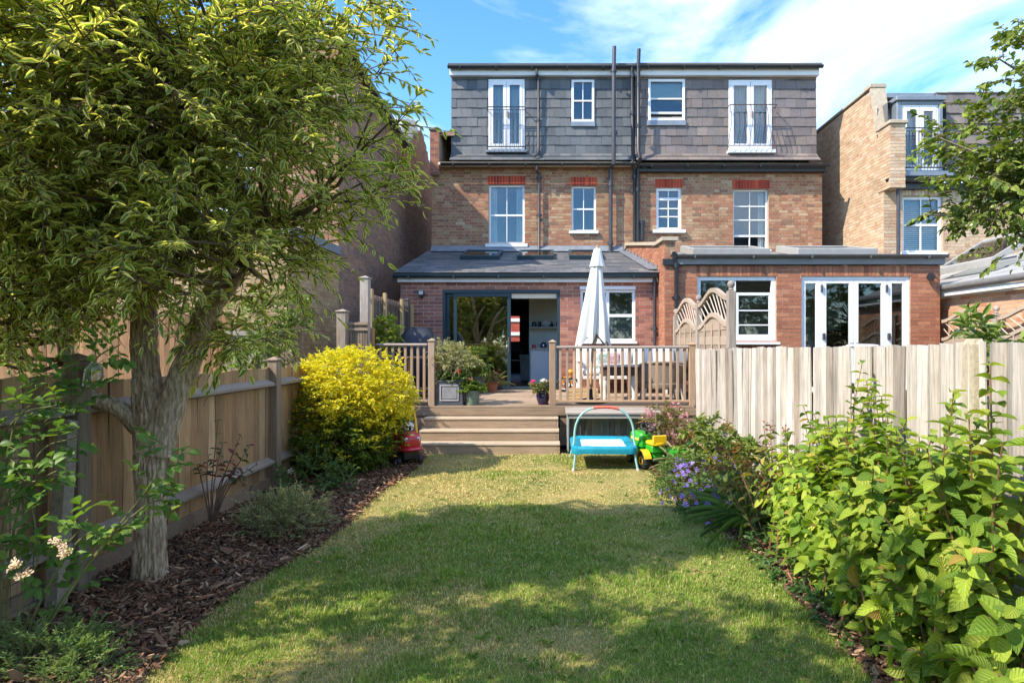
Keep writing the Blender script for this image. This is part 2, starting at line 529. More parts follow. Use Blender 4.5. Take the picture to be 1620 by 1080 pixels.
def brickwall(parent, O, u, nrm, L, H, openings=(), pal=PAL_STOCK, mats=brick_m, n_single=0, mortar=mort_stock, bond='stretcher',
              proud=.005, reveal=.12, keep=None, soldiers=(), name='wall', course=.075, jit=.12, zoff=0.0):
    O, u, nrm = Vector(O), Vector(u), Vector(nrm)
    Z = Vector((0, 0, 1))
    # mortar sheet with the openings cut out and their reveals
    mb = MB()
    xs = sorted({0, L} | {min(max(v, 0), L) for o in openings for v in o[:2]})
    zs = sorted({0, H} | {min(max(v, 0), H) for o in openings for v in o[2:4]})
    if keep is not None:
        xs = list(np.linspace(0, L, int(L / .3) + 2)); zs = list(np.linspace(0, H, int(H / .075) + 1))
    for i in range(len(xs) - 1):
        for j in range(len(zs) - 1):
            cx, cz = (xs[i] + xs[i+1]) / 2, (zs[j] + zs[j+1]) / 2
            if any(o[0] < cx < o[1] and o[2] < cz < o[3] for o in openings): continue
            if keep is not None and not keep(cx, cz): continue
            mb.quad(O + u*xs[i] + Z*zs[j], O + u*xs[i+1] + Z*zs[j], O + u*xs[i+1] + Z*zs[j+1], O + u*xs[i] + Z*zs[j+1])
    for (a, b, c, d) in openings:
        A, B, C, D = O + u*a + Z*c, O + u*b + Z*c, O + u*b + Z*d, O + u*a + Z*d
        n = nrm * -reveal
        for (p, q) in ((A, B), (B, C), (C, D), (D, A)): mb.quad(p, p + n, q + n, q)
    wall = mb.build(name, mortar, parent)
    Ps, Ls, Hs, full = [], [], [], []
    rows = int(round(H / course)); g = .010
    for r in range(rows):
        z0 = r * course + zoff; zc = z0 + course / 2
        cuts = [(0, L)]
        for (a, b, c, d) in list(openings) + [s[:4] for s in soldiers]:
            if c < zc < d:
                nc = []
                for (p, q) in cuts:
                    if b <= p or a >= q: nc.append((p, q)); continue
                    if a > p: nc.append((p, a))
                    if b < q: nc.append((b, q))
                cuts = nc
        for (p, q) in cuts:
            # running positions from the wall's own start so that the bond lines up
            if bond == 'flemish':
                x = -.225 + (0 if r % 2 == 0 else .169); seq = [(.215, .225), (.1025, .1125)]; k = 0
            else:
                x = -.225 + (0 if r % 2 == 0 else .1125); seq = [(.215, .225)]; k = 0
            run = []
            while x < q:
                bl, st = seq[k % len(seq)]; k += 1
                a, b = max(x, p), min(x + bl, q)
                if b - a > .004: run.append([a, b])
                x += st
            if len(run) > 1 and run[0][1] - run[0][0] < .07: run[1][0] = run[0][0]; run.pop(0)
            if len(run) > 1 and run[-1][1] - run[-1][0] < .07: run[-2][1] = run[-1][1]; run.pop()
            for (a, b) in run:
                if keep is None or keep((a + b) / 2, zc):
                    Ps.append((a + .001, z0 + g / 2)); Ls.append(b - a - .002); Hs.append(course - g); full.append(b - a > .2)
    n_run = len(Ps)
    for s in soldiers:                       # brick on end over an opening
        w = .075; n = max(1, int(round((s[1] - s[0]) / w))); w = (s[1] - s[0]) / n
        for i in range(n):
            Ps.append((s[0] + i * w + .004, s[2] + .004)); Ls.append(w - .009); Hs.append(s[3] - s[2] - .008); full.append(False)
    N = len(Ps)
    if not N: return wall
    Pa = np.array(Ps); La = np.array(Ls); Ha = np.array(Hs)
    pr = np.full(N, proud) + rng.normal(0, .0012, N); pr[n_run:] += .004
    uu, nn = np.array(u), np.array(nrm)
    Pos = np.array(O)[None] + Pa[:, :1] * uu + np.c_[np.zeros(N), np.zeros(N), Pa[:, 1]] + pr[:, None] * nn
    T = mats_from(Pos, La[:, None] * uu, -(pr + .02)[:, None] * nn, np.c_[np.zeros(N), np.zeros(N), Ha])
    cols = pick(pal, N, jit * .6); mean_ = cols.mean(0); cols = mean_ + .70 * (cols - mean_)
    k = n_run
    for s in soldiers:
        n = max(1, int(round((s[1] - s[0]) / .075))); cols[k:k+n] = pick(s[4], n, .10); k += n
    which = score(T) + np.where(np.array(full), 5, 0)
    pieces('brick', 'brick_courses', wall, BOXV, BOXF, T, cols, mats, n_single, which=which)
    return wall

def pane(parent, x0, x1, y, z0, z1, mat=None, name='pane'):
    return MB().box(x0, x1, y, y + .006, z0, z1).build(name, mat or G_sky, parent)
def drape(parent, x0, x1, y, z0, z1, mat=None, amp=.025, wl=.09, name='curtain'):
    mb = MB(); n = max(6, int((x1 - x0) / .012))
    for i in range(n):
        a, b = x0 + (x1-x0)*i/n, x0 + (x1-x0)*(i+1)/n
        ya, yb = [y + amp * math.sin(2*math.pi*t/wl) for t in (a, b)]
        mb.quad((a, ya, z0), (b, yb, z0), (b, yb, z1), (a, ya, z1))
    return mb.build(name, mat or curtain_mat, parent, smooth=True)
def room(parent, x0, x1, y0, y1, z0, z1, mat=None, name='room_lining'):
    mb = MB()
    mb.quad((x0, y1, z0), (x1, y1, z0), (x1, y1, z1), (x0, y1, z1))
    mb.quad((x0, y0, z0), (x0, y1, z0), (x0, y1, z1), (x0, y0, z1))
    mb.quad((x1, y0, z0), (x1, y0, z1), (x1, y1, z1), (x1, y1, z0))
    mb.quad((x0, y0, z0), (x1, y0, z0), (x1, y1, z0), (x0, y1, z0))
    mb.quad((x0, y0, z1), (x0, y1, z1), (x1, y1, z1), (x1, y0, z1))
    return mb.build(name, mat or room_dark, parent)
def window(parent, x0, x1, z0, z1, y, fw=.05, fd=.07, vb=(), hb=(), bar=.022, mat=None, glass=None, sill=.0, sillw=.06, name='window',
           rd=.9, rmat=None, bottom=None, skip=()):
    """vb / hb: (position fraction, thickness) of glazing bars"""
    mat = mat or white_paint
    bt = bottom or fw
    mb = MB()
    b = .004
    mb.bbox(x0, x1, y, y+fd, z1-fw, z1, b); mb.bbox(x0, x1, y, y+fd, z0, z0+bt, b)
    mb.bbox(x0, x0+fw, y+.001, y+fd, z0+bt, z1-fw, b); mb.bbox(x1-fw, x1, y+.001, y+fd, z0+bt, z1-fw, b)
    ix0, ix1, iz0, iz1 = x0+fw, x1-fw, z0+bt, z1-fw
    zc = [iz0]; xc = [ix0]
    for (f, t) in hb:
        zz = iz0 + f*(iz1-iz0); mb.bbox(ix0, ix1, y+.008, y+fd-.01, zz-t/2, zz+t/2, .003); zc += [zz-t/2, zz+t/2]
    zc.append(iz1)
    for (f, t) in vb:
        xx = ix0 + f*(ix1-ix0)
        for k in range(0, len(zc), 2): mb.bbox(xx-t/2, xx+t/2, y+.010, y+fd-.012, zc[k], zc[k+1], .003)
        xc += [xx-t/2, xx+t/2]
    xc.append(ix1)
    w = mb.build(name, mat, parent)
    c = 0
    for i in range(0, len(xc), 2):
        for j in range(0, len(zc), 2):
            if c not in skip: pane(w, xc[i]-.004, xc[i+1]+.004, y+fd*.45, zc[j]-.004, zc[j+1]+.004, glass)
            c += 1
    if sill:
        s = MB().bbox(x0-sillw, x1+sillw, y-.16, y+fd-.002, z0-sill, z0-.002, .008)
        s.build('sill', mat, w)
    if rd: room(parent, x0-.25, x1+.25, y+fd+.03, y+fd+rd, z0-.15, z1+.1, rmat)
    return w
def gutter(parent, x0, x1, y, z, r=.055, mat=None, name='gutter', M_=None, brackets=.9):
    """half-round gutter with a closed end and brackets; front lip at y - r"""
    mb = MB(); n = 8; prof = []
    for k in range(n + 1):
        t = math.pi + math.pi * k / n
        prof.append((math.cos(t) * r, math.sin(t) * r))
    inner = [(a * .88, b * .88) for a, b in prof][::-1]
    poly = [(y + a, z + b) for a, b in prof + inner]
    mb.prism(poly, x1 - x0, 'x', x0)
    for xe in (x0, x1 - .004): mb.prism([(y + a, z + b) for a, b in prof], .004, 'x', xe)
    xx = x0 + .3
    while xx < x1 - .1:
        mb.box(xx, xx + .03, y - r * 1.06, y + r * 1.1, z - r * 1.15, z - r * .2); xx += brackets
    o = mb.build(name, mat or black_plastic, parent)
    return o
def pipe(parent, pts, r=.034, mat=None, name='downpipe', collars=()):
    o = MB().tube(pts, r, 12).build(name, mat or pipe_grey, parent)
    for c in collars:
        c = Vector(c); mb = MB().tube([c - Vector((0, 0, .045)), c + Vector((0, 0, .045))], r * 1.28, 12)
        mb.box(c.x - .075, c.x + .075, c.y + r * .5, c.y + r * 1.6, c.z - .015, c.z + .015)
        mb.build('collar', mat or pipe_grey, o)
    return o
slate_m = pair('slate_tile', rough=.62, var=.18, scale=16, bump=.25, bscale=60, grime=.25)
def tile_hang(parent, x0, x1, zb, zt, Y, openings, cols_, row=.238, w=.265, n_single=160, name='slate_hanging', flare=2, fy=.30):
    """hung tiles: vertical rows on the face, then flared rows out over the eaves"""
    mb = MB()
    mb.quad((x0, Y + .02, zb), (x1, Y + .02, zb), (x1, Y + .02, zt), (x0, Y + .02, zt))
    back = MB()
    xs = sorted({x0, x1} | {v for o in openings for v in o[:2]}); zs = sorted({zb, zt} | {v for o in openings for v in o[2:4]})
    for i in range(len(xs)-1):
        for j in range(len(zs)-1):
            cx, cz = (xs[i]+xs[i+1])/2, (zs[j]+zs[j+1])/2
            if any(o[0] < cx < o[1] and o[2] < cz < o[3] for o in openings): continue
            back.quad((xs[i], Y+.02, zs[j]), (xs[i+1], Y+.02, zs[j]), (xs[i+1], Y+.02, zs[j+1]), (xs[i], Y+.02, zs[j+1]))
    back.quad((x0, Y - fy, zb - .27), (x1, Y - fy, zb - .27), (x1, Y + .02, zb), (x0, Y + .02, zb))
    wall = back.build(name, black_plastic, parent)
    Pos, U, V, W = [], [], [], []
    r = 0; z = zb - .03
    while z < zt - .02:
        h = min(row, zt - z)
        cuts = [(x0, x1)]
        for (a, b, c, d) in openings:
            if c < z + h * .5 < d:
                cuts = [q for (p, e) in cuts for q in (((p, a), (b, e)) if p < a and b < e else ((p, e),))]
        for (p, q) in cuts:
            x = x0 - w + (r % 2) * w / 2 + rng.normal(0, .004)
            while x < q:
                a, b = max(x, p), min(x + w, q)
                if b - a > .03:
                    t = rng.normal(0, .003)
                    Pos.append((a + .0025, Y - .036 + t, z + rng.normal(0, .003))); U.append((b - a - .005, rng.normal(0, .002), rng.normal(0, .003)))
                    V.append((0, .014, 0)); W.append((0, .033, h + .012))
                x += w
        z += row; r += 1
    for k in range(flare):
        f0, f1 = 1 - k / flare, 1 - (k + 1) / flare
        p0 = np.array([0, Y - fy, zb - .27]); p1 = np.array([0, Y - .02, zb])
        a0 = p0 + (p1 - p0) * (k / flare); d = (p1 - p0) / flare
        x = x0 - w + (k % 2) * w / 2
        while x < x1:
            a, b = max(x, x0), min(x + w, x1)
            if b - a > .03:
                Pos.append((a + .002, a0[1], a0[2] + .022)); U.append((b - a - .004, 0, 0)); V.append((0, .008, -.012)); W.append((0, d[1] * 1.04, d[2] * 1.04))
            x += w
    N = len(Pos)
    T = mats_from(np.array(Pos), np.array(U), np.array(V), np.array(W))
    pieces('slate', 'slate_rows', wall, BOXV, BOXF, T, pick(cols_, N, .09), slate_m, n_single)
    return wall
def roof_slates(parent, x0, x1, ya, za, yb, zb, pal, holes=(), row=.19, w=.3, name='roof_slates', n_single=0, thick=.02):
    slab = MB()
    slab.add([(x0, ya, za-.06), (x1, ya, za-.06), (x1, yb, zb-.06), (x0, yb, zb-.06), (x0, ya, za), (x1, ya, za), (x1, yb, zb), (x0, yb, zb)],
             [(0, 1, 5, 4), (3, 7, 6, 2), (0, 4, 7, 3), (1, 2, 6, 5), (4, 5, 6, 7), (0, 3, 2, 1)])
    base = slab.build(name, black_plastic, parent)
    Ls = math.hypot(yb - ya, zb - za); d = np.array([0, (yb-ya)/Ls, (zb-za)/Ls]); nrm = np.array([0, -d[2], d[1]])
    Pos, U, V, W = [], [], [], []
    s, r = -.03, 0
    while s < Ls - .02:
        x = x0 - w + (r % 2) * w / 2 + rng.normal(0, .01)
        while x < x1:
            a, b = max(x, x0), min(x + w, x1)
            if b - a > .04:
                p = np.array([a + .003, ya, za]) + d * s + nrm * (.012 + abs(rng.normal(0, .0015)))
                Pos.append(p); U.append((b - a - .006, 0, 0)); W.append(nrm * .007); V.append(d * (row * 1.25) - nrm * .009)
            x += w
        s += row; r += 1
    T = mats_from(np.array(Pos), np.array(U), np.array(V), np.array(W))
    pieces('slate', 'slate_rows', base, BOXV, BOXF, T, pick(pal, len(Pos), .12), slate_m, n_single)
    return base
def skylight(parent, x0, x1, ya, za, yb, zb, h=.09, name='skylight', mat=None):
    L = math.hypot(yb-ya, zb-za); d = Vector((0, (yb-ya)/L, (zb-za)/L)); n = Vector((0, -d.z, d.y))
    Mx = Matrix(((1, 0, 0, 0), (0, d.y, n.y, ya), (0, d.z, n.z, za), (0, 0, 0, 1)))
    mb = MB(); f = .075; W_ = x1 - x0
    for (a, b, c, e) in ((0, W_, 0, f), (0, W_, L-f, L), (0, f, f, L-f), (W_-f, W_, f, L-f)):
        mb.bbox(x0+a, x0+b, c, e, -.02, h, .008, Mx)
    w = mb.build(name, mat or dark_frame, parent)
    MB().box(x0+f-.003, x1-f+.003, f-.003, L-f+.003, h-.03, h-.022, Mx).build('pane', G_sky, w)
    return w
SL_GREY = [(.105, .115, .125, 4), (.125, .13, .135, 3), (.09, .10, .11, 3)]
SL_BROWN = [(.17, .14, .13, 4), (.15, .13, .125, 3), (.195, .155, .135, 2)]
SL_ROOF = [(.11, .115, .125, 3), (.14, .14, .145, 3), (.18, .17, .165, 2)]

YM, YE, YN, YT = 15.2, 12.2, 11.45, 15.35
XA, XP, XB = -3.12, 2.02, 6.76
# ================================================================== our house (left half of the pair)
A = thing('brick_house', 'stock brick house with grey slate-hung loft, pink brick extension and grey sliding door', 'house', (-.5, YM, 0))
s1 = (PX(773, YM), PX(830, YM), PZ(386, YM), PZ(292, YM))
s2 = (PX(904, YM), PX(943, YM), PZ(366, YM), PZ(294, YM))
Z0 = 3.55
def rel(o, x0, z0): return (o[0]-x0, o[1]-x0, o[2]-z0, o[3]-z0)
lint = lambda s, x0: (s[0]-x0-.03, s[1]-x0+.03, s[3]-Z0, s[3]-Z0+.225, PAL_RED)
brickwall(A, (XA, YM, Z0), (1, 0, 0), (0, -1, 0), XP - XA, 2.55, [rel(s1, XA, Z0), rel(s2, XA, Z0)], PAL_STOCK, n_single=300,
          bond='flemish', soldiers=[lint(s1, XA), lint(s2, XA)], name='rear_wall')
w = window(A, *s1, YM + .07, fw=.055, hb=[(.49, .05)], vb=[(.5, .022)], sill=.09, sillw=.08, rd=1.2)
drape(w, s1[0]+.06, s1[0]+.2, YM + .2, s1[2]+.05, s1[3]-.05); drape(w, s1[1]-.22, s1[1]-.06, YM + .2, s1[2]+.05, s1[3]-.05)
window(A, *s2, YM + .07, fw=.05, hb=[(.5, .04)], vb=[(.5, .022)], sill=.07, sillw=.06)
# shell of the loft and its tile hanging
f1 = (PX(773, YT), PX(830, YT), PZ(240, YT), PZ(127, YT))
f2 = (PX(904, YT), PX(940, YT), PZ(194, YT), PZ(128, YT))
ZB, ZT = PZ(243, YT), PZ(119, YT)
XL = PX(714, YT)
tile_hang(A, XL, XP - .02, ZB, ZT, YT, [f1, f2], SL_GREY, n_single=150)
def french(parent, r, y, hgt=.42):
    """pair of glazed doors in one frame"""
    x0, x1, z0, z1 = r
    wd = window(parent, x0, x1, z0, z1, y, fw=.05, fd=.08, name='french_window', vb=[(.5, .02)], mat=upvc, rd=1.3, skip=(0, 1))
    xm = (x0 + x1) / 2
    for (a, b) in ((x0+.05, xm-.01), (xm+.01, x1-.05)):
        mb = MB(); st = .075; y_ = y - .012
        mb.bbox(a, b, y_, y_+.06, z1-.05-.10, z1-.052, .004); mb.bbox(a, b, y_, y_+.06, z0+.052, z0+.05+.13, .004)
        mb.bbox(a, a+st, y_+.001, y_+.06, z0+.18, z1-.15, .004); mb.bbox(b-st, b, y_+.001, y_+.06, z0+.18, z1-.15, .004)
        d = mb.build('door_leaf', upvc, wd)
        pane(d, a+st-.004, b-st+.004, y_+.025, z0+.176, z1-.146)
    MB().bbox(xm+.02, xm+.055, y-.05, y-.012, z0+.85, z0+1.0, .006).build('door_handle', M('brass_handle', (.35, .16, .08), .4, metal=.6), wd)
    drape(wd, x0+.12, xm-.06, y+.16, z0+.1, z1-.1, amp=.02, wl=.07); drape(wd, xm+.06, x1-.12, y+.16, z0+.1, z1-.1, amp=.02, wl=.07)
    return wd
french(A, f1, YT - .05)
window(A, *f2, YT - .06, fw=.06, fd=.09, hb=[(.5, .04)], vb=[(.5, .022)], sill=0)
MB().bbox(f2[0]-.02, f2[1]+.02, YT-.07, YT-.01, f2[2]-.12, f2[2]-.003, .006).build('lead_apron', lead, A)
MB().bbox(f1[0]-.06, f1[1]+.06, YT-.16, YT-.02, f1[2]-.06, f1[2]-.003, .006).build('door_sill', lead, A)
iron = M('black_iron', (.022, .02, .022), .5, .3, 20)
def balcony(parent, x0, x1, y, zb, zt, n, curvy=False, proj=.0, mat=None):
    mb = MB()
    mb.tube([(x0, y+.22, zt), (x0, y, zt), (x1, y, zt), (x1, y+.22, zt)], .014, 6)
    r = mb.build('balcony_rail', mat or iron, parent)
    MB().tube([(x0, y+.22, zb), (x0, y, zb), (x1, y, zb), (x1, y+.22, zb)], .012 if curvy else .016, 6).build('bottom_rail', mat or iron, r)
    if not curvy: MB().tube([(x0, y, zt-.07), (x1, y, zt-.07)], .009, 6).build('middle_rail', mat or iron, r)
    for i in range(n + 1):
        x = x0 + (x1 - x0) * i / n
        if curvy:
            pts = [(x + .03*math.sin(t*5.5), y - .10*math.sin(t*math.pi)*(.4 + t*.9) * math.sin(math.pi*t), zt + (zb-zt)*t) for t in np.linspace(0, 1, 12)]
            m = MB().tube(pts, .008, 5)
        else:
            m = MB().tube([(x, y, zb), (x, y, zt - (.0 if i in (0, n) else .07))], .008, 5)
        m.build('baluster', mat or iron, r)
balcony(A, f1[0]-.02, f1[1]+.02, YT - .27, f1[2]+.04, PZ(176, YT), 9)
# fascia, gutters, flat roof over the loft
MB().bbox(XL-.02, XP, 15.2, YT+.05, PZ(119, 15.2), PZ(107, 15.2), .006).build('fascia', white_paint, A)
gutter(A, XL-.05, XP, 15.11, PZ(104, 15.1)-.01, .062)
MB().box(XL-.05, XP, 15.12, 21.5, 8.52, 8.58).build('flat_roof', M('roof_felt', (.10, .10, .10), .9), A)
MB().bbox(XA+.2, XP, 14.98, 15.19, 5.98, 6.05, .006).build('eaves_board', cream_paint, A)
gutter(A, PX(697, 14.9), XP, 14.9, PZ(258, 14.9), .062)
# house shell behind the face
sh = MB()
sh.box(XA, XA+.2, YM+.12, 21.5, 3.0, 6.1); sh.box(XL, XL+.12, YT+.08, 21.5, 6.1, 8.52); sh.box(XA, XP, 21.3, 21.5, 3.0, 8.52)
sh.build('side_wall', brick_m[1] if False else mort_dark, A)
brickwall(A, (XA, 15.0, 5.75), (1, 0, 0), (0, -1, 0), .22, 1.1, (), PAL_ROSE, n_single=0, name='parapet_pier')
brickwall(A, (XA, 15.0, 5.75), (0, 1, 0), (-1, 0, 0), .3, 1.1, (), PAL_ROSE, n_single=0, name='parapet_side')
MB().bbox(XA-.03, XA+.26, 14.96, 15.3, 6.852, 6.91, .01).build('coping', M('stone_coping', (.34, .29, .23), .9, .2, 12, .3, 50), A)
MB().box(XA+.02, XA+.2, 15.02, 15.28, 5.75, 6.85).build('pier_core', mort_stock, A)
hp = MB()
for k in range(6):
    y0 = 15.3 + k*.42
    hp.add([(XA+.05, y0-.06, 6.86+.10*k), (XL+.1, y0-.06, 6.95+.10*k), (XL+.1, y0+.42, 7.0+.10*k), (XA+.05, y0+.42, 6.91+.10*k),
            (XA+.05, y0-.06, 6.80+.10*k), (XL+.1, y0-.06, 6.8+.10*k)], [(0, 1, 2, 3), (4, 5, 1, 0)])
hp.build('verge_tiles', M('old_clay_tile', (.30, .19, .14), .9, .3, 8, .3), A)
MB().prism([(15.25, 6.0), (18, 6.0), (18, 7.5), (15.25, 6.85)], .1, 'x', XA+.1).build('verge_wall', mort_stock, A)
# pipes on the rear face
pipe(A, [P(849, 110, 15.1), P(849, 117, 15.1), P(852, 124, 15.24), P(852, 236, 15.24), P(851, 243, 15.1), P(845, 248, 15.05)], .034,
     collars=[P(852, 124, 15.24), P(852, 190, 15.24), P(852, 240, 15.2)])
pipe(A, [P(849, 262, 14.9), P(849, 268, 14.9), P(853, 277, 15.1), P(853, 398, 15.1), P(852, 402, 15.05)], .034,
     collars=[P(853, 280, 15.1), P(853, 340, 15.1), P(853, 398, 15.1)])
pipe(A, [P(972, 74, 15.0), P(971, 114, 15.0), P(971, 252, 14.75), P(971, 258, 14.75), P(966, 268, 15.05), P(966, 402, 15.05)], .05,
     name='soil_pipe', collars=[P(971, 112, 15.0), P(972, 210, 14.85), P(966, 292, 15.05), P(966, 385, 15.05)])
pipe(A, [P(1000, 105, 15.1), P(1001, 245, 15.2), P(1001, 262, 14.95), P(1004, 272, 15.08), P(1004, 385, 15.08)], .042, black_plastic, collars=[P(1001, 120, 15.1), P(1001, 180, 15.15), P(1004, 280, 15.08)])

# ---- single-storey extension
dr = (PX(700, YE), PX(886, YE), .585, PZ(457, YE))
we = (PX(918, YE), PX(1005, YE), PZ(540, YE), PZ(458, YE))
EZ = .585
brickwall(A, (XA, YE, EZ), (1, 0, 0), (0, -1, 0), 2.085 - XA, PZ(447, YE) + .02 - EZ, [rel(dr, XA, EZ), rel(we, XA, EZ)], PAL_ROSE, brick_new, 300, mort_pale,
          name='extension_wall', reveal=.1)
w = window(A, *we, YE + .04, fw=.055, fd=.07, vb=[(.5, .07)], hb=[(.5, .06)], mat=upvc, glass=G_ext, rd=0, sill=.05, sillw=.03)
MB().bbox(we[0]-.01, we[1]+.01, YE-.012, YE+.03, we[3]-.001, we[3]+.07, .005).build('head_trim', upvc, w)
fa = MB().bbox(XA-.06, 2.08, YE-.10, YE-.02, PZ(447, YE), PZ(439, YE), .005).build('extension_fascia', white_paint, A)
MB().box(XA-.06, 2.08, YE-.10, YE-.005, PZ(439, YE)+.002, PZ(439, YE)+.03).build('soffit_board', cream_paint, A)
gutter(A, XA-.12, 2.04, YE-.17, PZ(435, YE-.17), .06, dark_frame)
SKY = [(PX(733, 14.2), PX(792, 14.2)), (PX(820, 14.2), PX(876, 14.2)), (PX(900, 14.2), PX(952, 14.2))]
rz = lambda Y: 2.93 + (3.84 - 2.93) / (15.2 - 12.0) * (Y - 12.0)
roof_slates(A, XA-.12, 2.08, 12.0, 2.93, 15.2, 3.84, SL_ROOF, name='extension_roof')
for (a, b) in SKY: skylight(A, a, b, 13.7, rz(13.7)+.03, 14.75, rz(14.75)+.03)
MB().add([(XA, 15.02, rz(15.02)+.05), (XP-.3, 15.02, rz(15.02)+.05), (XP-.3, YM-.012, 4.0), (XA, YM-.012, 4.0), (XA, YM-.012, 3.8), (XP-.3, YM-.012, 3.8)],
         [(0, 1, 2, 3), (0, 4, 5, 1)]).build('lead_flashing', lead, A)
MB().box(XA-.02, XA+.2, YE+.01, YM+.1, 0, 2.85).build('extension_side_wall', mort_dark, A)
pipe(A, [P(1034, 437, 12.02), P(1036, 444, 12.1), P(1036, 560, 12.1), P(1036, 608, 12.1)], .034, pipe_grey, collars=[P(1036, 446, 12.1), P(1036, 520, 12.1)])
# sliding door
x0, x1, z0, z1 = dr
fm = MB()
fm.bbox(x0, x1, YE+.0, YE+.12, z1-.085, z1, .005); fm.bbox(x0, x1, YE-.02, YE+.14, z0, z0+.06, .005)
fm.bbox(x0, x0+.06, YE+.002, YE+.12, z0+.06, z1-.085, .005); fm.bbox(x1-.06, x1, YE+.002, YE+.12, z0+.06, z1-.085, .005)
sd = fm.build('sliding_door', dark_frame, A)
xa, xb = PX(717, YE), PX(808, YE)
for k, (a, b, yy) in enumerate(((xa, xb, YE+.015), (x0+.06, PX(800, YE), YE+.07))):
    m = MB(); st = .07
    m.bbox(a, b, yy, yy+.045, z1-.085-.07, z1-.087, .004); m.bbox(a, b, yy, yy+.045, z0+.062, z0+.15, .004)
    m.bbox(a, a+st, yy+.001, yy+.044, z0+.15, z1-.155, .004); m.bbox(b-st, b, yy+.001, yy+.044, z0+.15, z1-.155, .004)
    d = m.build('door_panel', dark_frame, sd)
    pane(d, a+st-.005, b-st+.005, yy+.02, z0+.145, z1-.15, G_door if k == 0 else G_ext)
MB().bbox(xb-.05, xb-.03, YE-.02, YE+.014, 1.35, 1.65, .004).build('door_handle', M('steel', (.5, .5, .5), .3, metal=1), sd)
MB().bbox(xb+.01, x1-.062, YE+.05, YE+.10, z1-.19, z1-.088, .004).build('blind_box', cream_paint, sd)
# kitchen behind the door
KX0, KX1 = -2.9, 1.95
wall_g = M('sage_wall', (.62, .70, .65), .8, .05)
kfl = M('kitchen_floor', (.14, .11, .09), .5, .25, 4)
k = MB()
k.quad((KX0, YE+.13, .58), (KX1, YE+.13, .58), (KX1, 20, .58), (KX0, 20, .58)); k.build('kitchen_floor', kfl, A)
k = MB(); k.box(PX(837, 13.7), KX1, 13.7, 13.8, .58, 2.9); k.build('kitchen_partition', wall_g, A)
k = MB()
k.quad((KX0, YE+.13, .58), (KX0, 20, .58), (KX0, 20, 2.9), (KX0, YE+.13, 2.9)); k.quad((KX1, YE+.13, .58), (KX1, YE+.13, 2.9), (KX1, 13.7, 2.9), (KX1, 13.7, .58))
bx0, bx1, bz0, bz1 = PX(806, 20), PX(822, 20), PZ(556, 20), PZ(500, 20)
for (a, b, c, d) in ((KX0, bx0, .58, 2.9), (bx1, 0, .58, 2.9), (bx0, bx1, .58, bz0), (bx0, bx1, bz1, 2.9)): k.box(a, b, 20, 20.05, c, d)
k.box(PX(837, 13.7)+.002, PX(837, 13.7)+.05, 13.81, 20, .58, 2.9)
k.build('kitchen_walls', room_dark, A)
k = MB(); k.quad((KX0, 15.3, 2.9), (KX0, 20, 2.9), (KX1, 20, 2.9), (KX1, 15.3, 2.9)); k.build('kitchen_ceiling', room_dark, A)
# wall lamp
wl_ = thing('wall_lamp', 'small black box floodlight on the pink brick wall left of the sliding door', 'lamp', P(668, 468, YE))
c = P(668, 464, YE)
MB().bbox(c.x-.055, c.x+.055, YE-.13, YE-.05, c.z-.05, c.z+.05, .008).build('lamp_body', black_plastic, wl_)
MB().box(c.x-.042, c.x+.042, YE-.134, YE-.131, c.z-.035, c.z+.04).build('lens', M('lamp_lens', (.5, .5, .48), .2), wl_)
MB().bbox(c.x-.025, c.x+.025, YE-.05, YE-.008, c.z-.1, c.z+.02, .004).build('bracket', black_plastic, wl_)

# ================================================================== neighbour's half
B = thing('brick_house', 'stock brick house with brown slate-hung loft, orange brick extension and white folding doors', 'house', (4.4, YM, 0))
t1 = (PX(1038, YM), PX(1078, YM), PZ(364, YM), PZ(297, YM))
t2 = (PX(1160, YM), PX(1216, YM), PZ(395, YM), PZ(299, YM))
brickwall(B, (XP, YM, Z0), (1, 0, 0), (0, -1, 0), XB - XP, 2.55, [rel(t1, XP, Z0), rel(t2, XP, Z0)], PAL_STOCK, n_single=300, bond='flemish',
          soldiers=[lint(t1, XP), lint(t2, XP)], name='rear_wall')
window(B, *t1, YM + .05, fw=.07, fd=.08, hb=[(.30, .03), (.52, .03), (.78, .07)], vb=[(.5, .022)], sill=.09, sillw=.09, mat=upvc)
w = window(B, *t2, YM + .09, fw=.045, hb=[(.22, .05), (.50, .03), (.74, .03)], vb=[(.5, .022)], sill=.06, sillw=.05, rd=1.2, skip=(0, 4))
drape(w, t2[1]-.2, t2[1]-.05, YM + .24, t2[2]+.05, t2[3]-.05)
g1 = (PX(1025, YT), PX(1083, YT), PZ(192, YT), PZ(127, YT))
g2 = (PX(1152, YT), PX(1220, YT), PZ(240, YT), PZ(128, YT))
XR = PX(1291, YT)
tile_hang(B, XP + .02, XR, ZB, ZT, YT, [g1, g2], SL_BROWN, n_single=150)
french(B, g2, YT - .05)
MB().bbox(g2[0]-.05, g2[1]+.05, YT-.20, YT-.02, g2[2]-.09, g2[2]-.003, .01).build('door_sill', upvc, B)
balcony(B, g2[0]-.04, g2[1]+.04, YT - .30, g2[2]+.06, PZ(173, YT), 9, curvy=True, mat=M('bronzed_iron', (.10, .055, .045), .5, .3, 20))
w = window(B, *g1, YT - .06, fw=.065, fd=.09, hb=[(.14, .05), (.53, .04)], sill=0, skip=(0,))
MB().box(g1[0]+.06, g1[1]-.06, YT+.06, YT+.065, g1[2]+.62, g1[3]-.06).build('blind', blind_mat, w)
MB().bbox(g1[0]-.03, g1[1]+.03, YT-.075, YT-.01, g1[2]-.13, g1[2]-.003, .006).build('lead_apron', lead, B)
MB().bbox(XP+.005, XR+.02, 15.2, YT+.05, PZ(119, 15.2), PZ(107, 15.2), .006).build('fascia', white_paint, B)
gutter(B, XP+.005, XR+.07, 15.11, PZ(103, 15.1)-.01, .062)
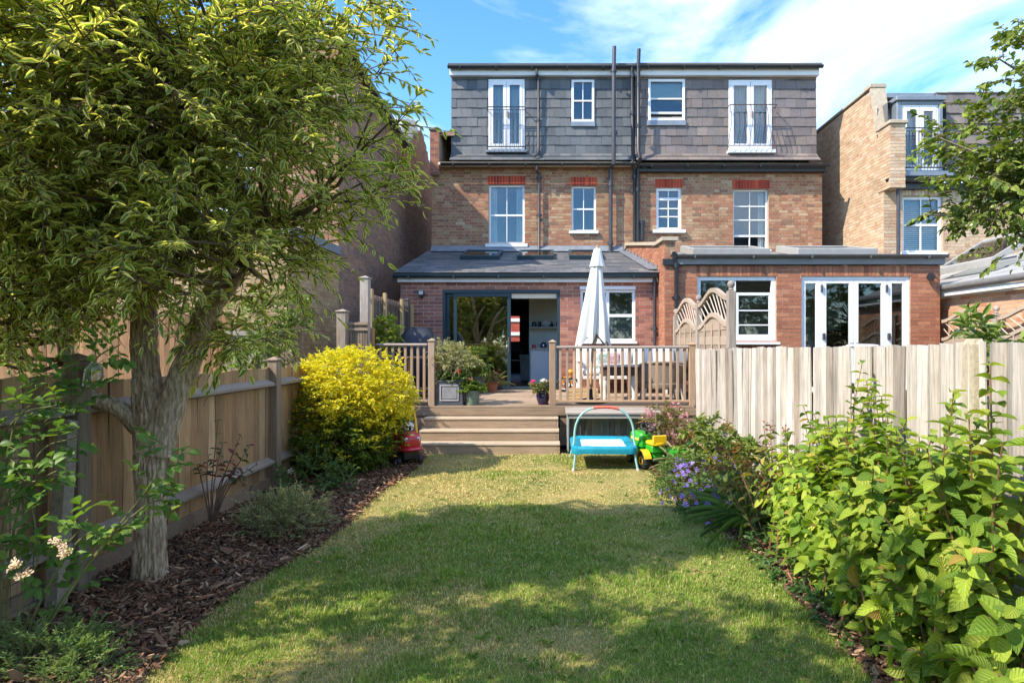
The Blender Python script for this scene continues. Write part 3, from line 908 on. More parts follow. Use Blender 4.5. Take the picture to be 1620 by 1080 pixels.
MB().box(XP+.005, XR+.06, 15.12, 21.5, 8.53, 8.59).build('flat_roof', M('roof_felt_worn', (.13, .12, .11), .9), B)
MB().bbox(XP+.05, XB+.02, 15.0, 15.19, PZ(271, 15), PZ(263, 15), .006).build('eaves_board', black_plastic, B)
gutter(B, XP+.05, XB+.05, 14.9, PZ(260, 14.9), .062)
sh = MB()
sh.box(XB-.2, XB-.002, YM+.03, 21.5, 0, 6.1); sh.box(XR-.14, XR-.02, YT+.1, 21.5, 6.1, 8.52); sh.box(XP+.01, XB, 21.3, 21.5, 3.0, 8.52)
sh.box(XP-.05, XP+.05, YT+.1, 21.3, 3.9, 8.5)
sh.build('side_wall', mort_dark, B)
pipe(B, [P(1011, 78, 15.05), P(1010, 104, 15.05), P(1010, 240, 15.0), P(1013, 250, 14.8), P(1009, 268, 15.05), P(1009, 382, 15.05)], .046, name='soil_pipe', mat=black_plastic,
     collars=[P(1010, 104, 15.05), P(1010, 135, 15.05), P(1010, 200, 15.02), P(1009, 300, 15.05)])
pipe(B, [P(1016, 380, 15.05), P(1016, 352, 15.05)], .05, black_plastic, 'vent_stub', collars=[P(1016, 352, 15.05)])
# extension
XE = PX(1487, YN)
bw = (PX(1103, YN), PX(1228, YN), PZ(541, YN), PZ(437, YN))
bd = (PX(1268, YN), PX(1440, YN), .55, PZ(437, YN))
NZ, NT = .6, PZ(420, YN)
brickwall(B, (2.09, YN, NZ), (1, 0, 0), (0, -1, 0), XE - 2.09, NT - NZ, [rel(bw, 2.09, NZ), (bd[0]-2.09, bd[1]-2.09, 0, bd[3]-NZ)], PAL_ORANGE, brick_new, 300, mort_stock,
          name='extension_wall', soldiers=[(bw[0]-2.09-.02, bw[1]-2.09+.02, bw[3]-NZ, NT-NZ, PAL_ORANGE), (bd[0]-2.09-.02, bd[1]-2.09+.02, bd[3]-NZ, NT-NZ, PAL_ORANGE)])
brickwall(B, (2.09, YN, NT + .003), (1, 0, 0), (0, -1, 0), .2, .465, (), PAL_STOCK, brick_new, 0, mort_stock, name='parapet_pier')
brickwall(B, (2.09, YE, NZ), (0, -1, 0), (-1, 0, 0), YE - YN, 3.47 - NZ, (), PAL_ORANGE, brick_new, 0, mort_pale, name='parapet_return')
# party parapet climbing beside our extension roof
pa, pb = Vector((2.09, YE, 0)), Vector((1.78, 15.18, 0))
uu = (pa - pb).normalized(); Lp = (pa - pb).length
topz = lambda a: 4.02 - (4.02 - 3.52) * max(0, a - .25) / (Lp - .25) - (.12 if a < .3 else 0)
nn = Vector((0, 0, 1)).cross(uu); nn = nn if nn.x < 0 else -nn
brickwall(B, (pb.x, pb.y, 2.8), uu, nn, Lp, 1.3, (), PAL_ORANGE, brick_new, 0, mort_pale, name='parapet_side', keep=lambda a, z: z + 2.8 < topz(a) - .02)
stone = M('stone_coping_pale', (.42, .35, .26), .9, .2, 12, .3, 50)
cp = MB()
for (ya, yb, za, zb, xa_, xb_) in ((11.38, 12.22, 3.475, 3.52, 2.03, 2.34), (12.22, 14.9, 3.52, 3.96, 2.03, 2.34), (14.9, 15.19, 3.96, 3.84, 1.76, 2.3)):
    xs = (xa_ - .0, xb_) ; xe = 1.74 if yb > 14.5 else 2.03
    cp.add([(xs[0], ya, za), (xs[1], ya, za), (2.3, yb, zb), (xe, yb, zb), (xs[0], ya, za+.07), (xs[1], ya, za+.07), (2.3, yb, zb+.07), (xe, yb, zb+.07)],
           [(0, 3, 2, 1), (4, 5, 6, 7), (0, 1, 5, 4), (2, 3, 7, 6), (0, 4, 7, 3), (1, 2, 6, 5)])
cp.build('coping', stone, B)
cr_ = MB(); cr_.prism([(YN+.02, .6), (15.1, .6), (15.1, 3.9), (12.2, 3.49), (YN+.02, 3.46)], .15, 'x', 2.12); cr_.build('parapet_core', mort_stock, B)
fl = MB()
for k in range(9):
    f = k / 9; g = (k + 1) / 9
    p = pa.lerp(pb, f); q = pa.lerp(pb, g); zA = rz(p.y)
    fl.quad((p.x-.016, p.y, zA-.02), (q.x-.016, q.y, rz(q.y)-.02), (q.x-.016, q.y, rz(q.y)+.06), (p.x-.016, p.y, zA+.14))
    fl.quad((p.x-.2, p.y, zA+.045), (p.x-.014, p.y, zA+.05), (q.x-.014, q.y, rz(q.y)+.05), (q.x-.2, q.y, rz(q.y)+.045))
fl.build('stepped_flashing', lead, B)
w = window(B, *bw, YN + .04, fw=.075, fd=.08, vb=[(.46, .11)], mat=upvc, glass=G_ext, rd=0, sill=.05, sillw=.04, skip=(1,))
ix0, ix1 = bw[0]+.075 + .46*(bw[1]-bw[0]-.15)+.055, bw[1]-.075
mb = MB(); ya = YN + .045
zz = [bw[2]+.075, PZ(514, YN), PZ(491, YN), PZ(465, YN), bw[3]-.075]
mb.bbox(ix0, ix1, ya, ya+.05, zz[0], zz[0]+.07, .004); mb.bbox(ix0, ix0+.05, ya+.001, ya+.05, zz[0]+.07, zz[3]-.025, .004); mb.bbox(ix1-.05, ix1, ya+.001, ya+.05, zz[0]+.07, zz[3]-.025, .004)
for z in zz[1:3]: mb.bbox(ix0+.05, ix1-.05, ya+.004, ya+.045, z-.012, z+.012, .003)
mb.bbox(ix0, ix1, ya, ya+.05, zz[3]-.025, zz[3]+.03, .004)
sw = mb.build('sash', upvc, w)
for (a, b) in ((zz[0]+.07, zz[1]-.012), (zz[1]+.012, zz[2]-.012), (zz[2]+.012, zz[3]-.025)): pane(sw, ix0+.046, ix1-.046, ya+.02, a-.003, b+.003, G_ext)
# folding doors
cols_px = [(1276, 1292), (1309, 1345), (1360, 1396), (1413, 1430)]
edges = [1268, 1300.5, 1352.5, 1404.5, 1440]
mb = MB(); mb.bbox(bd[0], bd[1], YN+.03, YN+.12, bd[3]-.07, bd[3], .005); mb.bbox(bd[0], bd[0]+.06, YN+.031, YN+.12, bd[2], bd[3]-.07, .005); mb.bbox(bd[1]-.06, bd[1], YN+.031, YN+.12, bd[2], bd[3]-.07, .005)
fdr = mb.build('folding_doors', upvc, B)
for i, (a, b) in enumerate(cols_px):
    ga, gb = PX(a, YN), PX(b, YN)
    ea, eb = max(PX(edges[i], YN)+.002, bd[0]+.062), min(PX(edges[i+1], YN)-.002, bd[1]-.062)
    zt_, zb_ = PZ(448, YN), .8
    m = MB(); yy = YN + .04
    m.bbox(ea, eb, yy, yy+.06, zt_, bd[3]-.072, .004); m.bbox(ea, eb, yy, yy+.06, bd[2]+.02, zb_, .004)
    m.bbox(ea, ga, yy+.001, yy+.06, zb_, zt_, .004); m.bbox(gb, eb, yy+.001, yy+.06, zb_, zt_, .004)
    d = m.build('door_leaf', upvc, fdr)
    pane(d, ga-.004, gb+.004, yy+.025, zb_-.003, zt_+.003, G_ext)
for px in (1301, 1404):
    c = P(px, 456, YN); MB().bbox(c.x-.015, c.x+.015, YN+.0, YN+.038, c.z-.07, c.z+.07, .004).build('hinge', pipe_grey, fdr)
    c = P(px + 3, 532, YN); MB().bbox(c.x-.02, c.x+.02, YN-.02, YN+.038, c.z-.06, c.z+.06, .004).build('hinge', pipe_grey, fdr)
for px in (1350, 1356):
    c = P(px, 543, YN); MB().tube([(c.x, YN+.04, c.z), (c.x, YN-.02, c.z), (c.x + (.07 if px > 1352 else -.07), YN-.02, c.z)], .01, 6).build('door_handle', M('chrome', (.6, .6, .6), .2, metal=1), fdr)
room(B, 2.35, XE-.2, YN+.14, 15.0, .5, 3.02, room_pale)
MB().bbox(2.05, XE+.04, YN-.06, YN-.005, NT+.002, NT+.12, .004).build('extension_fascia', black_plastic, B)
gutter(B, 2.32, XE+.07, YN-.12, NT+.19, .06, M('grey_gutter', (.09, .085, .085), .5, .2, 8), brackets=1.1)
rb = MB().add([(2.3, YN-.08, 3.17), (XE+.05, YN-.08, 3.17), (XE+.05, 15.18, 3.84), (2.3, 15.18, 3.84), (2.3, YN-.08, 3.02), (XE+.05, YN-.08, 3.02), (XE+.05, 15.18, 3.6), (2.3, 15.18, 3.6)],
         [(0, 1, 2, 3), (4, 7, 6, 5), (0, 4, 5, 1), (2, 6, 7, 3), (1, 5, 6, 2), (0, 3, 7, 4)]).build('extension_roof', M('grey_roof_membrane', (.22, .21, .20), .8, .15, 4), B)
rzb = lambda Y: 3.17 + (3.84 - 3.17) / (15.18 - YN + .08) * (Y - YN + .08)
alu = M('pale_skylight_frame', (.34, .33, .31), .5, .1, 5)
for (a, b) in ((2.75, 4.3), (4.85, 6.45)): skylight(B, a, b, 12.0, rzb(12.0)+.01, 13.2, rzb(13.2)+.05, .13, mat=alu)
MB().box(XE-.2, XE-.002, YN+.03, 15.2, 0, 3.1).build('extension_side_wall', mort_stock, B)
pipe(B, [P(1066, 398, 11.33), P(1068, 410, 11.36), P(1070, 420, 11.38), P(1070, 560, 11.38), P(1070, 640, 11.38)], .038, black_plastic, collars=[P(1068, 404, 11.36), P(1070, 420, 11.38), P(1070, 470, 11.38)])
# interior of the neighbour's room
ib = thing('dining_bench', 'dark red wooden bench against the wall inside the white folding doors', 'bench', (PX(1330, 14.5), 14.5, .5))
redw = M('red_wood', (.22, .05, .035), .5, .2, 5)
MB().bbox(PX(1316, 14.5), PX(1372, 14.5), 14.75, 14.83, 1.25, 1.85, .01).build('backrest', redw, ib)
MB().bbox(PX(1316, 14.5), PX(1372, 14.5), 14.3, 14.75, .9, 1.0, .01).build('seat', redw, ib)
for px in (1318, 1368): MB().bbox(PX(px, 14.5)-.04, PX(px, 14.5)+.04, 14.32, 14.7, .5, .9, .01).build('leg', redw, ib)
pic = thing('dark_picture', 'large dark framed picture seen through the right folding door', 'picture', (PX(1372, 14.9), 14.96, 1.9))
MB().bbox(PX(1338, 14.9), PX(1386, 14.9), 14.93, 14.985, PZ(505, 14.9), PZ(460, 14.9), .01).build('picture_frame', white_paint, pic)
MB().box(PX(1341, 14.9), PX(1383, 14.9), 14.92, 14.929, PZ(502, 14.9), PZ(463, 14.9)).build('picture_panel', M('dark_picture', (.05, .05, .045), .35, .5, 2), pic)
# bell-shaped outside lamp on the far right pier
lp = thing('wall_lamp', 'black bell-shaped spotlight on the orange brick pier right of folding doors', 'lamp', P(1468, 440, YN))
c = P(1466, 439, YN)
MB().lathe([(.075, 0), (.08, .02), (.06, .07), (.03, .12), (.02, .14)], n=16, M=Matrix.Translation((c.x-.01, YN-.12, c.z)) @ Matrix.Rotation(math.radians(90), 4, 'Y') @ Matrix.Rotation(math.radians(-20), 4, 'X')).build('lamp_shade', black_plastic, lp)
MB().tube([(c.x+.12, YN-.12, c.z), (c.x+.17, YN-.06, c.z+.01), (c.x+.17, YN-.008, c.z+.01)], .012, 6).build('bracket', M('copper', (.35, .2, .12), .4, metal=.7), lp)
# ================================================================== house on the left
Lh = thing('brick_house', 'tall dark brick side wall of the house on the left, mostly behind the variegated tree', 'house', (-6, 14, 0))
def ltop(a, z):
    Y = 11.1 + a
    t = np.interp(Y, [11.1, 15.9, 16.0, 18.0, 19.5], [7.05, 6.75, 6.7, 7.95, 7.1]); return z < t
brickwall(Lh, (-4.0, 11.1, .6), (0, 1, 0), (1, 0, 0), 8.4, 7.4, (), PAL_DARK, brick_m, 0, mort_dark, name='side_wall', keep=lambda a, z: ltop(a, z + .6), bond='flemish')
brickwall(Lh, (-4.0, 9.0, .9), (0, 1, 0), (1, 0, 0), 2.1, 2.25, (), PAL_YELLOW, brick_m, 60, M('yellow_mortar', (.30, .23, .15), .95, .2, 12), name='extension_side_wall')
brickwall(Lh, (-9.5, 9.0, .9), (1, 0, 0), (0, -1, 0), 5.5, 2.25, (), PAL_YELLOW, brick_m, 0, mort_stock, name='extension_rear_wall')
lw = (-7.2, -5.6, 4.0, 5.6)
brickwall(Lh, (-9.5, 11.1, 3.0), (1, 0, 0), (0, -1, 0), 5.5, 4.0, [rel(lw, -9.5, 3.0)], PAL_STOCK, brick_m, 0, mort_stock, name='rear_wall')
window(Lh, *lw, 11.17, vb=[(.5, .03)], hb=[(.5, .05)], sill=.08)
MB().box(-9.6, -3.95, 8.92, 11.09, 3.152, 3.3).build('extension_roof', lead, Lh)
rs = MB()
for k in range(14):
    a, b = k / 14, (k + 1) / 14
    x0_, z0_, x1_, z1_ = -3.9 - 3.0*a, 7.05 + 2.3*a, -3.9 - 3.0*b - .05, 7.05 + 2.3*b + .02
    rs.add([(x0_, 11.0, z0_+.02), (x0_, 15.9, z0_-.28), (x1_, 15.9, z1_-.28), (x1_, 11.0, z1_), (x0_, 11.0, z0_-.01), (x0_, 15.9, z0_-.31)], [(0, 1, 2, 3), (4, 5, 1, 0)])
rs.build('roof', M('blue_slate', (.17, .20, .26), .5, .2, 6), Lh)
MB().add([(-3.96, 11.0, 7.0), (-3.82, 11.0, 7.0), (-3.82, 15.95, 6.68), (-3.96, 15.95, 6.68), (-3.96, 11.0, 7.1), (-3.82, 11.0, 7.1), (-3.82, 15.95, 6.78), (-3.96, 15.95, 6.78)],
         [(0, 3, 2, 1), (4, 5, 6, 7), (0, 1, 5, 4), (2, 3, 7, 6), (0, 4, 7, 3), (1, 2, 6, 5)]).build('gutter', black_plastic, Lh)
MB().prism([(15.95, 6.55), (16.4, 6.6), (17.9, 7.85), (17.4, 8.0), (15.95, 7.5)], -2.5, 'x', -4.06).build('dormer_cheek', M('white_render', (.66, .66, .68), .8, .06), Lh)
MB().box(-9.5, -4.02, 11.12, 19.4, 6.4, 6.5).build('attic_floor', mort_dark, Lh)
MB().box(-9.5, -4.02, 19.38, 19.48, 0, 7).build('front_wall', mort_dark, Lh)

# ================================================================== house on the right
YC, XC = 13.7, 7.5
Ch = thing('brick_house', 'pale brick house on the right with grey lead dormer and black balcony railing', 'house', (9.5, YC, 0))
def ctop(a, z):
    Y = 21 - a
    return z < np.interp(Y, [13.69, 13.95, 14.25, 21], [6.3, 6.3, 7.5, 7.55])
PAL_C = [(.54, .39, .25, 5), (.48, .32, .20, 4), (.58, .45, .32, 3), (.45, .26, .16, 2)]
brickwall(Ch, (XC, 21, .6), (0, -1, 0), (-1, 0, 0), 7.3, 7.0, (), PAL_C, brick_m, 0, M('pale_lime_mortar', (.54, .44, .33), .95, .2, 12), name='side_wall', keep=lambda a, z: ctop(a, z + .6), bond='flemish')
cw = (PX(1428, YC), PX(1492, YC), PZ(400, YC), PZ(310, YC))
brickwall(Ch, (XC, YC, 2.0), (1, 0, 0), (0, -1, 0), 6.0, 3.15, [rel(cw, XC, 2.0)], PAL_C, brick_m, 120, mort_stock, name='rear_wall', bond='flemish', soldiers=[(cw[0]-XC-.02, cw[1]-XC+.02, cw[3]-2.0, cw[3]-2.0+.2, PAL_C)])
w = window(Ch, *cw, YC + .07, fw=.07, vb=[(.5, .03)], hb=[(.5, .05)], sill=.08, rd=1.0)
sl = MB()
for k in range(26):
    z = cw[2] + .1 + k * .047
    sl.add([(cw[0]+.08, YC+.17, z), (cw[1]-.08, YC+.17, z), (cw[1]-.08, YC+.2, z+.035), (cw[0]+.08, YC+.2, z+.035)], [(0, 1, 2, 3)])
sl.build('blind', white_paint, w)
brickwall(Ch, (XC-.02, 13.4, 5.0), (1, 0, 0), (0, -1, 0), .34, 1.42, (), PAL_C, brick_m, 0, mort_stock, name='parapet_pier')
brickwall(Ch, (XC-.02, 13.9, 5.0), (0, -1, 0), (-1, 0, 0), .5, 1.42, (), PAL_C, brick_m, 0, mort_stock, name='parapet_return')
MB().box(XC, XC+.3, 13.42, 13.88, 5.0, 6.4).build('pier_core', mort_stock, Ch)
c_ = MB(); c_.bbox(XC-.06, XC+.36, 13.34, 13.95, 6.422, 6.5, .01)
c_.add([(XC-.04, 13.95, 6.33), (XC+.3, 13.95, 6.33), (XC+.3, 14.25, 7.53), (XC-.04, 14.25, 7.53), (XC-.04, 13.88, 6.35), (XC+.3, 13.88, 6.35), (XC+.3, 14.18, 7.56), (XC-.04, 14.18, 7.56)],
       [(4, 5, 6, 7), (0, 3, 2, 1), (0, 4, 7, 3), (1, 2, 6, 5), (2, 3, 7, 6)])
c_.bbox(XC-.06, XC+.32, 14.16, 14.5, 7.562, 7.66, .01); c_.bbox(XC-.05, XC+.3, 14.5, 21, 7.56, 7.62, .01)
c_.build('coping', stone, Ch)
MB().prism([(13.9, 5.2), (21, 5.2), (21, 7.5), (14.25, 7.5), (13.95, 6.3)], .28, 'x', XC+.01).build('gable_core', mort_stock, Ch)
cd = (PX(1427, YC), PX(1486, YC), PZ(273, YC), PZ(165, YC))
dx0, dx1 = PX(1419, YC), PX(1492, YC)
dm = MB()
dm.bbox(dx0, cd[0], YC+.0, YC+1.4, 5.3, PZ(160, YC), .01); dm.bbox(cd[1], dx1, YC, YC+1.4, 5.3, PZ(160, YC), .01)
dm.bbox(cd[0]+.001, cd[1]-.001, YC+.002, YC+.3, cd[3], PZ(160, YC), .006); dm.bbox(dx0-.04, dx1+.04, YC-.06, YC+1.8, PZ(160, YC)+.001, PZ(153, YC), .01)
dm.bbox(dx0-.05, dx1+.12, YC-.2, YC+.0, 5.28, cd[2]-.004, .02)
dm.build('dormer', M('dormer_lead', (.20, .23, .27), .5, .15, 4, metal=.3), Ch)
french(Ch, cd, YC + .03)
balcony(Ch, cd[0]-.03, cd[1]+.1, YC - .22, cd[2]+.05, PZ(208, YC), 14)
gutter(Ch, PX(1403, 13.5), 13, 13.5, PZ(283, 13.5), .065)
MB().bbox(XC+.02, 13, 13.6, YC-.01, 5.02, 5.16, .005).build('eaves_board', black_plastic, Ch)
tile_hang(Ch, dx1+.05, 13, 5.5, 7.4, YC + .35, [], SL_BROWN, n_single=0, fy=.35)
MB().box(XC+.3, 13, YC+.4, 21, 7.3, 7.4).build('flat_roof', lead, Ch)
# its side extension
brickwall(Ch, (7.6, 13.6, .6), (0, -1, 0), (-1, 0, 0), 5.6, 1.8, (), [(.52, .30, .17, 4), (.46, .24, .12, 3), (.58, .38, .24, 3), (.42, .16, .08, 1)], brick_m, 80, mort_pale, name='extension_side_wall')
ex = MB()
for (xa_, xb_, za_, zb_) in ((7.42, 7.58, 2.42, 2.5),): ex.bbox(xa_, xb_, 8.0, 13.6, za_, zb_, .006)
ex.build('extension_fascia', white_paint, Ch)
MB().tube([(7.40, 8.0, 2.58), (7.40, 13.6, 2.58)], .062, 10).build('extension_gutter', M('grey_gutter_worn', (.16, .155, .15), .5, .2, 8), Ch)
rf = MB()
for k in range(5):
    a, b = k / 5, (k + 1) / 5
    xa_, xb_, za_, zb_ = 7.42 + 2.4*a, 7.42 + 2.4*b, 2.62 + .75*a + (.02*k), 2.62 + .75*b + .02*k
    rf.add([(xa_, 8, za_), (xb_, 8, zb_), (xb_, 13.6, zb_), (xa_, 13.6, za_), (xa_, 8, za_-.05), (xa_, 13.6, za_-.05)], [(0, 1, 2, 3), (4, 0, 3, 5)])
rf.build('extension_roof', M('grey_lead_roof', (.34, .34, .34), .6, .2, 3), Ch)
for (ya, yb) in ((9.0, 10.4), (11.0, 12.6)):
    q = MB()
    for (a, b, c, d) in ((8.0, 9.0, ya, ya+.07), (8.0, 9.0, yb-.07, yb), (8.0, 8.07, ya+.07, yb-.07), (8.93, 9.0, ya+.07, yb-.07)):
        q.box(a, b, c, d, 2.95, 3.08)
    q.v = [(x, y, z + (x-8.0)*.62) for (x, y, z) in q.v]
    s_ = q.build('skylight', alu, Ch)
    p_ = MB().box(8.07, 8.93, ya+.07, yb-.07, 3.04, 3.05); p_.v = [(x, y, z + (x-8.0)*.62) for (x, y, z) in p_.v]; p_.build('pane', G_sky, s_)
pipe(Ch, [(7.72, 13.5, 5.2), (7.72, 13.5, 2.9)], .04, pipe_grey)

# house over the road, glimpsed through the hall
St = thing('brick_house', 'red brick house over the road glimpsed through the dark hallway behind the kitchen', 'house', (-2.2, 33, 0))
brickwall(St, (-4.5, 33, .4), (1, 0, 0), (0, -1, 0), 4.5, 4.2, (), PAL_RED, brick_new, 0, mort_pale, name='front_wall')
for z in (1.3, 2.0, 2.75): MB().bbox(-4.5, 0, 32.93, 32.99, z, z+.18, .01).build('white_band', white_paint, St)

# ================================================================== ground
def sheet(x0, x1, y0, y1, z, nx, ny, amp=.0, sc=1.0):
    mb = MB()
    xs = np.linspace(x0, x1, nx+1); ys = np.linspace(y0, y1, ny+1)
    X, Y = np.meshgrid(xs, ys)
    Zs = z + amp * (fbm(X*sc, Y*sc) - .5) * 2
    mb.add(list(zip(X.ravel(), Y.ravel(), Zs.ravel())), [(j*(nx+1)+i, j*(nx+1)+i+1, (j+1)*(nx+1)+i+1, (j+1)*(nx+1)+i) for j in range(ny) for i in range(nx)])
    mb.sm = True
    return mb
struct('ground', sheet(-400, 400, -400, 400, -.06, 4, 4), M('ground_earth', (.10, .09, .05), .95, .3, .5, col2=(.08, .10, .03)))
def lawn_l(y): return -1.80 - .09 * math.sin(y * .9 - 1.2) - .06 * math.sin(y * 2.3) + (.0 if y > 3.5 else .03 * (3.5 - y))
def lawn_r(y): return float(np.interp(y, [0, 2.6, 3.4, 4.3, 5.2, 6.3, 7.4, 8.4], [1.40, 1.42, 1.46, 1.44, 1.30, 1.14, 1.22, 1.6])) + .02 * math.sin(y * 5)
lm, lnt, lbs, _ = new_mat('lawn_turf')
tn = noise_node(lnt, 1.3, 6, .6); tr_ = lnt.nodes.new('ShaderNodeValToRGB')
tr_.color_ramp.elements[0].position = .36; tr_.color_ramp.elements[0].color = (.11, .135, .022, 1)
tr_.color_ramp.elements[1].position = .66; tr_.color_ramp.elements[1].color = (.34, .26, .09, 1)
lnt.links.new(tn.outputs['Fac'], tr_.inputs['Fac']); lnt.links.new(tr_.outputs['Color'], lbs.inputs['Base Color'])
lbs.inputs['Roughness'].default_value = .95
mb = MB(); NYL = 90; NXL = 24
ys = np.linspace(.2, 8.26, NYL + 1)
vs = []
for y in ys:
    for i in range(NXL + 1):
        x = lawn_l(y) + (lawn_r(y) - lawn_l(y)) * i / NXL
        vs.append((x, y, .012 * (float(vnoise(x*1.2, y*1.2)) - .5) + (-.02 if i in (0, NXL) else 0)))
mb.add(vs, [(j*(NXL+1)+i, j*(NXL+1)+i+1, (j+1)*(NXL+1)+i+1, (j+1)*(NXL+1)+i) for j in range(NYL) for i in range(NXL)]); mb.sm = True
struct('lawn', mb, lm)
soil = M('dark_soil', (.05, .030, .019), .95, .4, 12, .6, 50)
bedL = sheet(-3.05, -1.6, .2, 8.9, -.012, 30, 140, .03, 2.5); bedL.v = [(x, y, z - (.05 if x > lawn_l(y) - .02 else 0)) for (x, y, z) in bedL.v]
struct('flower_bed_left', bedL, soil)
bedR = sheet(1.0, 2.25, .2, 8.9, -.012, 26, 140, .03, 2.5); bedR.v = [(x, y, z - (.05 if x < lawn_r(y) + .02 else 0)) for (x, y, z) in bedR.v]
struct('flower_bed_right', bedR, soil)
# bark chippings
def chips(name, n, fx0, fx1, y0, y1):
    y = y0 + (y1 - y0) * rng.random(n) ** 1.5
    lo = np.array([fx0(t) for t in y]); hi = np.array([fx1(t) for t in y])
    x = lo + (hi - lo) * rng.random(n)
    z = .004 + .03 * rng.random(n) + .03 * (fbm(x*2.5, y*2.5) - .5) * 2
    yaw = rng.random(n) * 6.283; pit = rng.normal(0, .35, n); rol = rng.normal(0, .4, n)
    D = np.c_[np.cos(yaw)*np.cos(pit), np.sin(yaw)*np.cos(pit), np.sin(pit)]
    Lc = rng.gamma(2.2, .011, n) + .012; Wc = Lc * rng.uniform(.16, .42, n)
    nr = np.c_[rng.normal(0, .35, n), rng.normal(0, .35, n), np.ones(n)]
    side = norm(np.cross(nr, D)); up = np.cross(D, side)
    T = mats_from(np.c_[x, y, z], D*Lc[:, None], side*Wc[:, None], up*(.004 + .004*rng.random(n))[:, None])
    V = [np.array([(0, .2, 0), (.5, 0, .15), (1, .35, 0), (.9, .8, .1), (.4, 1, 0), (.05, .7, .2), (0, .2, 1), (.5, 0, 1.15), (1, .35, 1), (.9, .8, 1.1), (.4, 1, 1), (.05, .7, 1.2)])]
    Fc = [(6, 7, 8, 9, 10, 11)] + [(i, (i+1) % 6, (i+1) % 6 + 6, i + 6) for i in range(6)]
    pal = [(.085, .045, .025, 5), (.14, .072, .038, 4), (.21, .115, .062, 3), (.32, .19, .105, 1.6), (.46, .32, .20, .7), (.30, .11, .05, .8)]
    o = pieces('chip', name, None, V, Fc, T, pick(pal, n, .2), (None, M(name + '_bark', None, src='attr', rough=.85, var=.25, scale=60)), 0)
    o['kind'] = 'stuff'; o['label'] = 'dark bark chippings spread over the ' + name.split('_')[-1] + ' flower bed'; o['category'] = 'bark mulch'
    return o
chips('bark_mulch_left', 24000, lambda y: -2.93, lambda y: lawn_l(y) + .02, 2.2, 8.2)
chips('bark_mulch_right', 12000, lambda y: lawn_r(y) - .03, lambda y: 2.08, 1.9, 7.6)

# ================================================================== deck, steps, balustrades
wood_h = pair('deck_timber', rough=.78, var=.32, scale=10, bump=.35, bscale=34, stretch=(.30, 7, 10), grime=.45, detail=9)
wood_v = pair('upright_timber', rough=.8, var=.32, scale=10, bump=.35, bscale=34, stretch=(10, 10, .4), grime=.4, detail=9)
wood_fence = pair('weathered_fence_timber', rough=.88, var=.42, scale=12, bump=.6, bscale=34, stretch=(9, 9, .30), grime=.55, detail=9)
PAL_DECK = [(.37, .265, .175, 3), (.33, .235, .155, 3), (.40, .295, .205, 2)]
def woodo(o, pal=PAL_DECK):
    c = pick(pal, 1, .06)[0]; o.color = (*c, 1); return o
YD, ZD = 8.93, .588
DXL, DXR = -2.80, 2.12
deck = thing('timber_deck', 'raised tan timber deck outside the sliding door', 'deck', (0, YD, 0))
nb = 24; pitch = (YE - .02 - YD) / nb
for i in range(nb):
    y0 = YD + i * pitch
    woodo(MB().bbox(DXL, DXR - .04, y0, y0 + pitch - .006, ZD - .03, ZD, .004).build('deck_board', wood_h[0], deck))
for (xa_, xb_) in ((DXL, -1.915), (.07, DXR)):
    for (za_, zb_) in ((.425, .555), (.285, .42), (.145, .28), (.0, .14)):
        woodo(MB().bbox(xa_, xb_, YD + .005, YD + .03, za_, zb_, .005).build('fascia_board', wood_h[0], deck))
woodo(MB().bbox(DXL, DXR, YD - .02, YD + .004, .45, ZD - .032, .005).build('fascia_board', wood_h[0], deck))
MB().box(DXL+.01, DXR-.05, YD+.04, YE-.03, -.02, .54).build('deck_frame', M('dark_deck_frame', (.03, .025, .02), .9), deck)
steps = thing('garden_steps', 'three wide tan timber steps from lawn to deck', 'steps', (-.9, 8.5, 0))
for k in range(3):
    zt = ZD - .147 * (k + 1); yf = YD - .234 * (k + 1); xl = -1.905 - .005*k; xr = .05 + .01*k
    woodo(MB().bbox(xl, xr, yf - .012, yf + .115, zt - .03, zt, .006).build('tread', wood_h[0], steps), [(.48, .38, .27)])
    woodo(MB().bbox(xl, xr, yf + .12, yf + .25, zt - .03, zt - .001, .006).build('tread', wood_h[0], steps), [(.46, .36, .26)])
    woodo(MB().bbox(xl, xr - .028, yf, yf + .026, zt - .147 + .002 - (.02 if k == 2 else 0), zt - .032, .004).build('riser', wood_h[0], steps))
    for xx in (xr - .026,): woodo(MB().bbox(xx, xx + .024, yf + .001, yf + .234, zt - .145, zt - .032, .004).build('step_side', wood_h[0], steps))
    woodo(MB().bbox(xl + .001, xl + .025, yf + .028, yf + .234, zt - .145, zt - .032, .004).build('step_side', wood_h[0], steps))
PAL_BAL = [(.36, .235, .145, 3), (.40, .27, .17, 2), (.33, .235, .165, 2)]
def post(parent, x, y, z0, z1, s=.085, mat=None, cap=True, pal=PAL_BAL, name='post'):
    p = woodo(MB().bbox(x-s/2, x+s/2, y-s/2, y+s/2, z0, z1, .006).build(name, (mat or wood_v)[0], parent), pal)
    if cap:
        m = MB().bbox(x-s*.62, x+s*.62, y-s*.62, y+s*.62, z1+.001, z1+.022, .006)
        m.add([(x-s*.5, y-s*.5, z1+.022), (x+s*.5, y-s*.5, z1+.022), (x+s*.5, y+s*.5, z1+.022), (x-s*.5, y+s*.5, z1+.022), (x, y, z1+.05)], [(0, 1, 4), (1, 2, 4), (2, 3, 4), (3, 0, 4)])
        woodo(m.build('post_cap', (mat or wood_v)[0], p), pal)
    return p
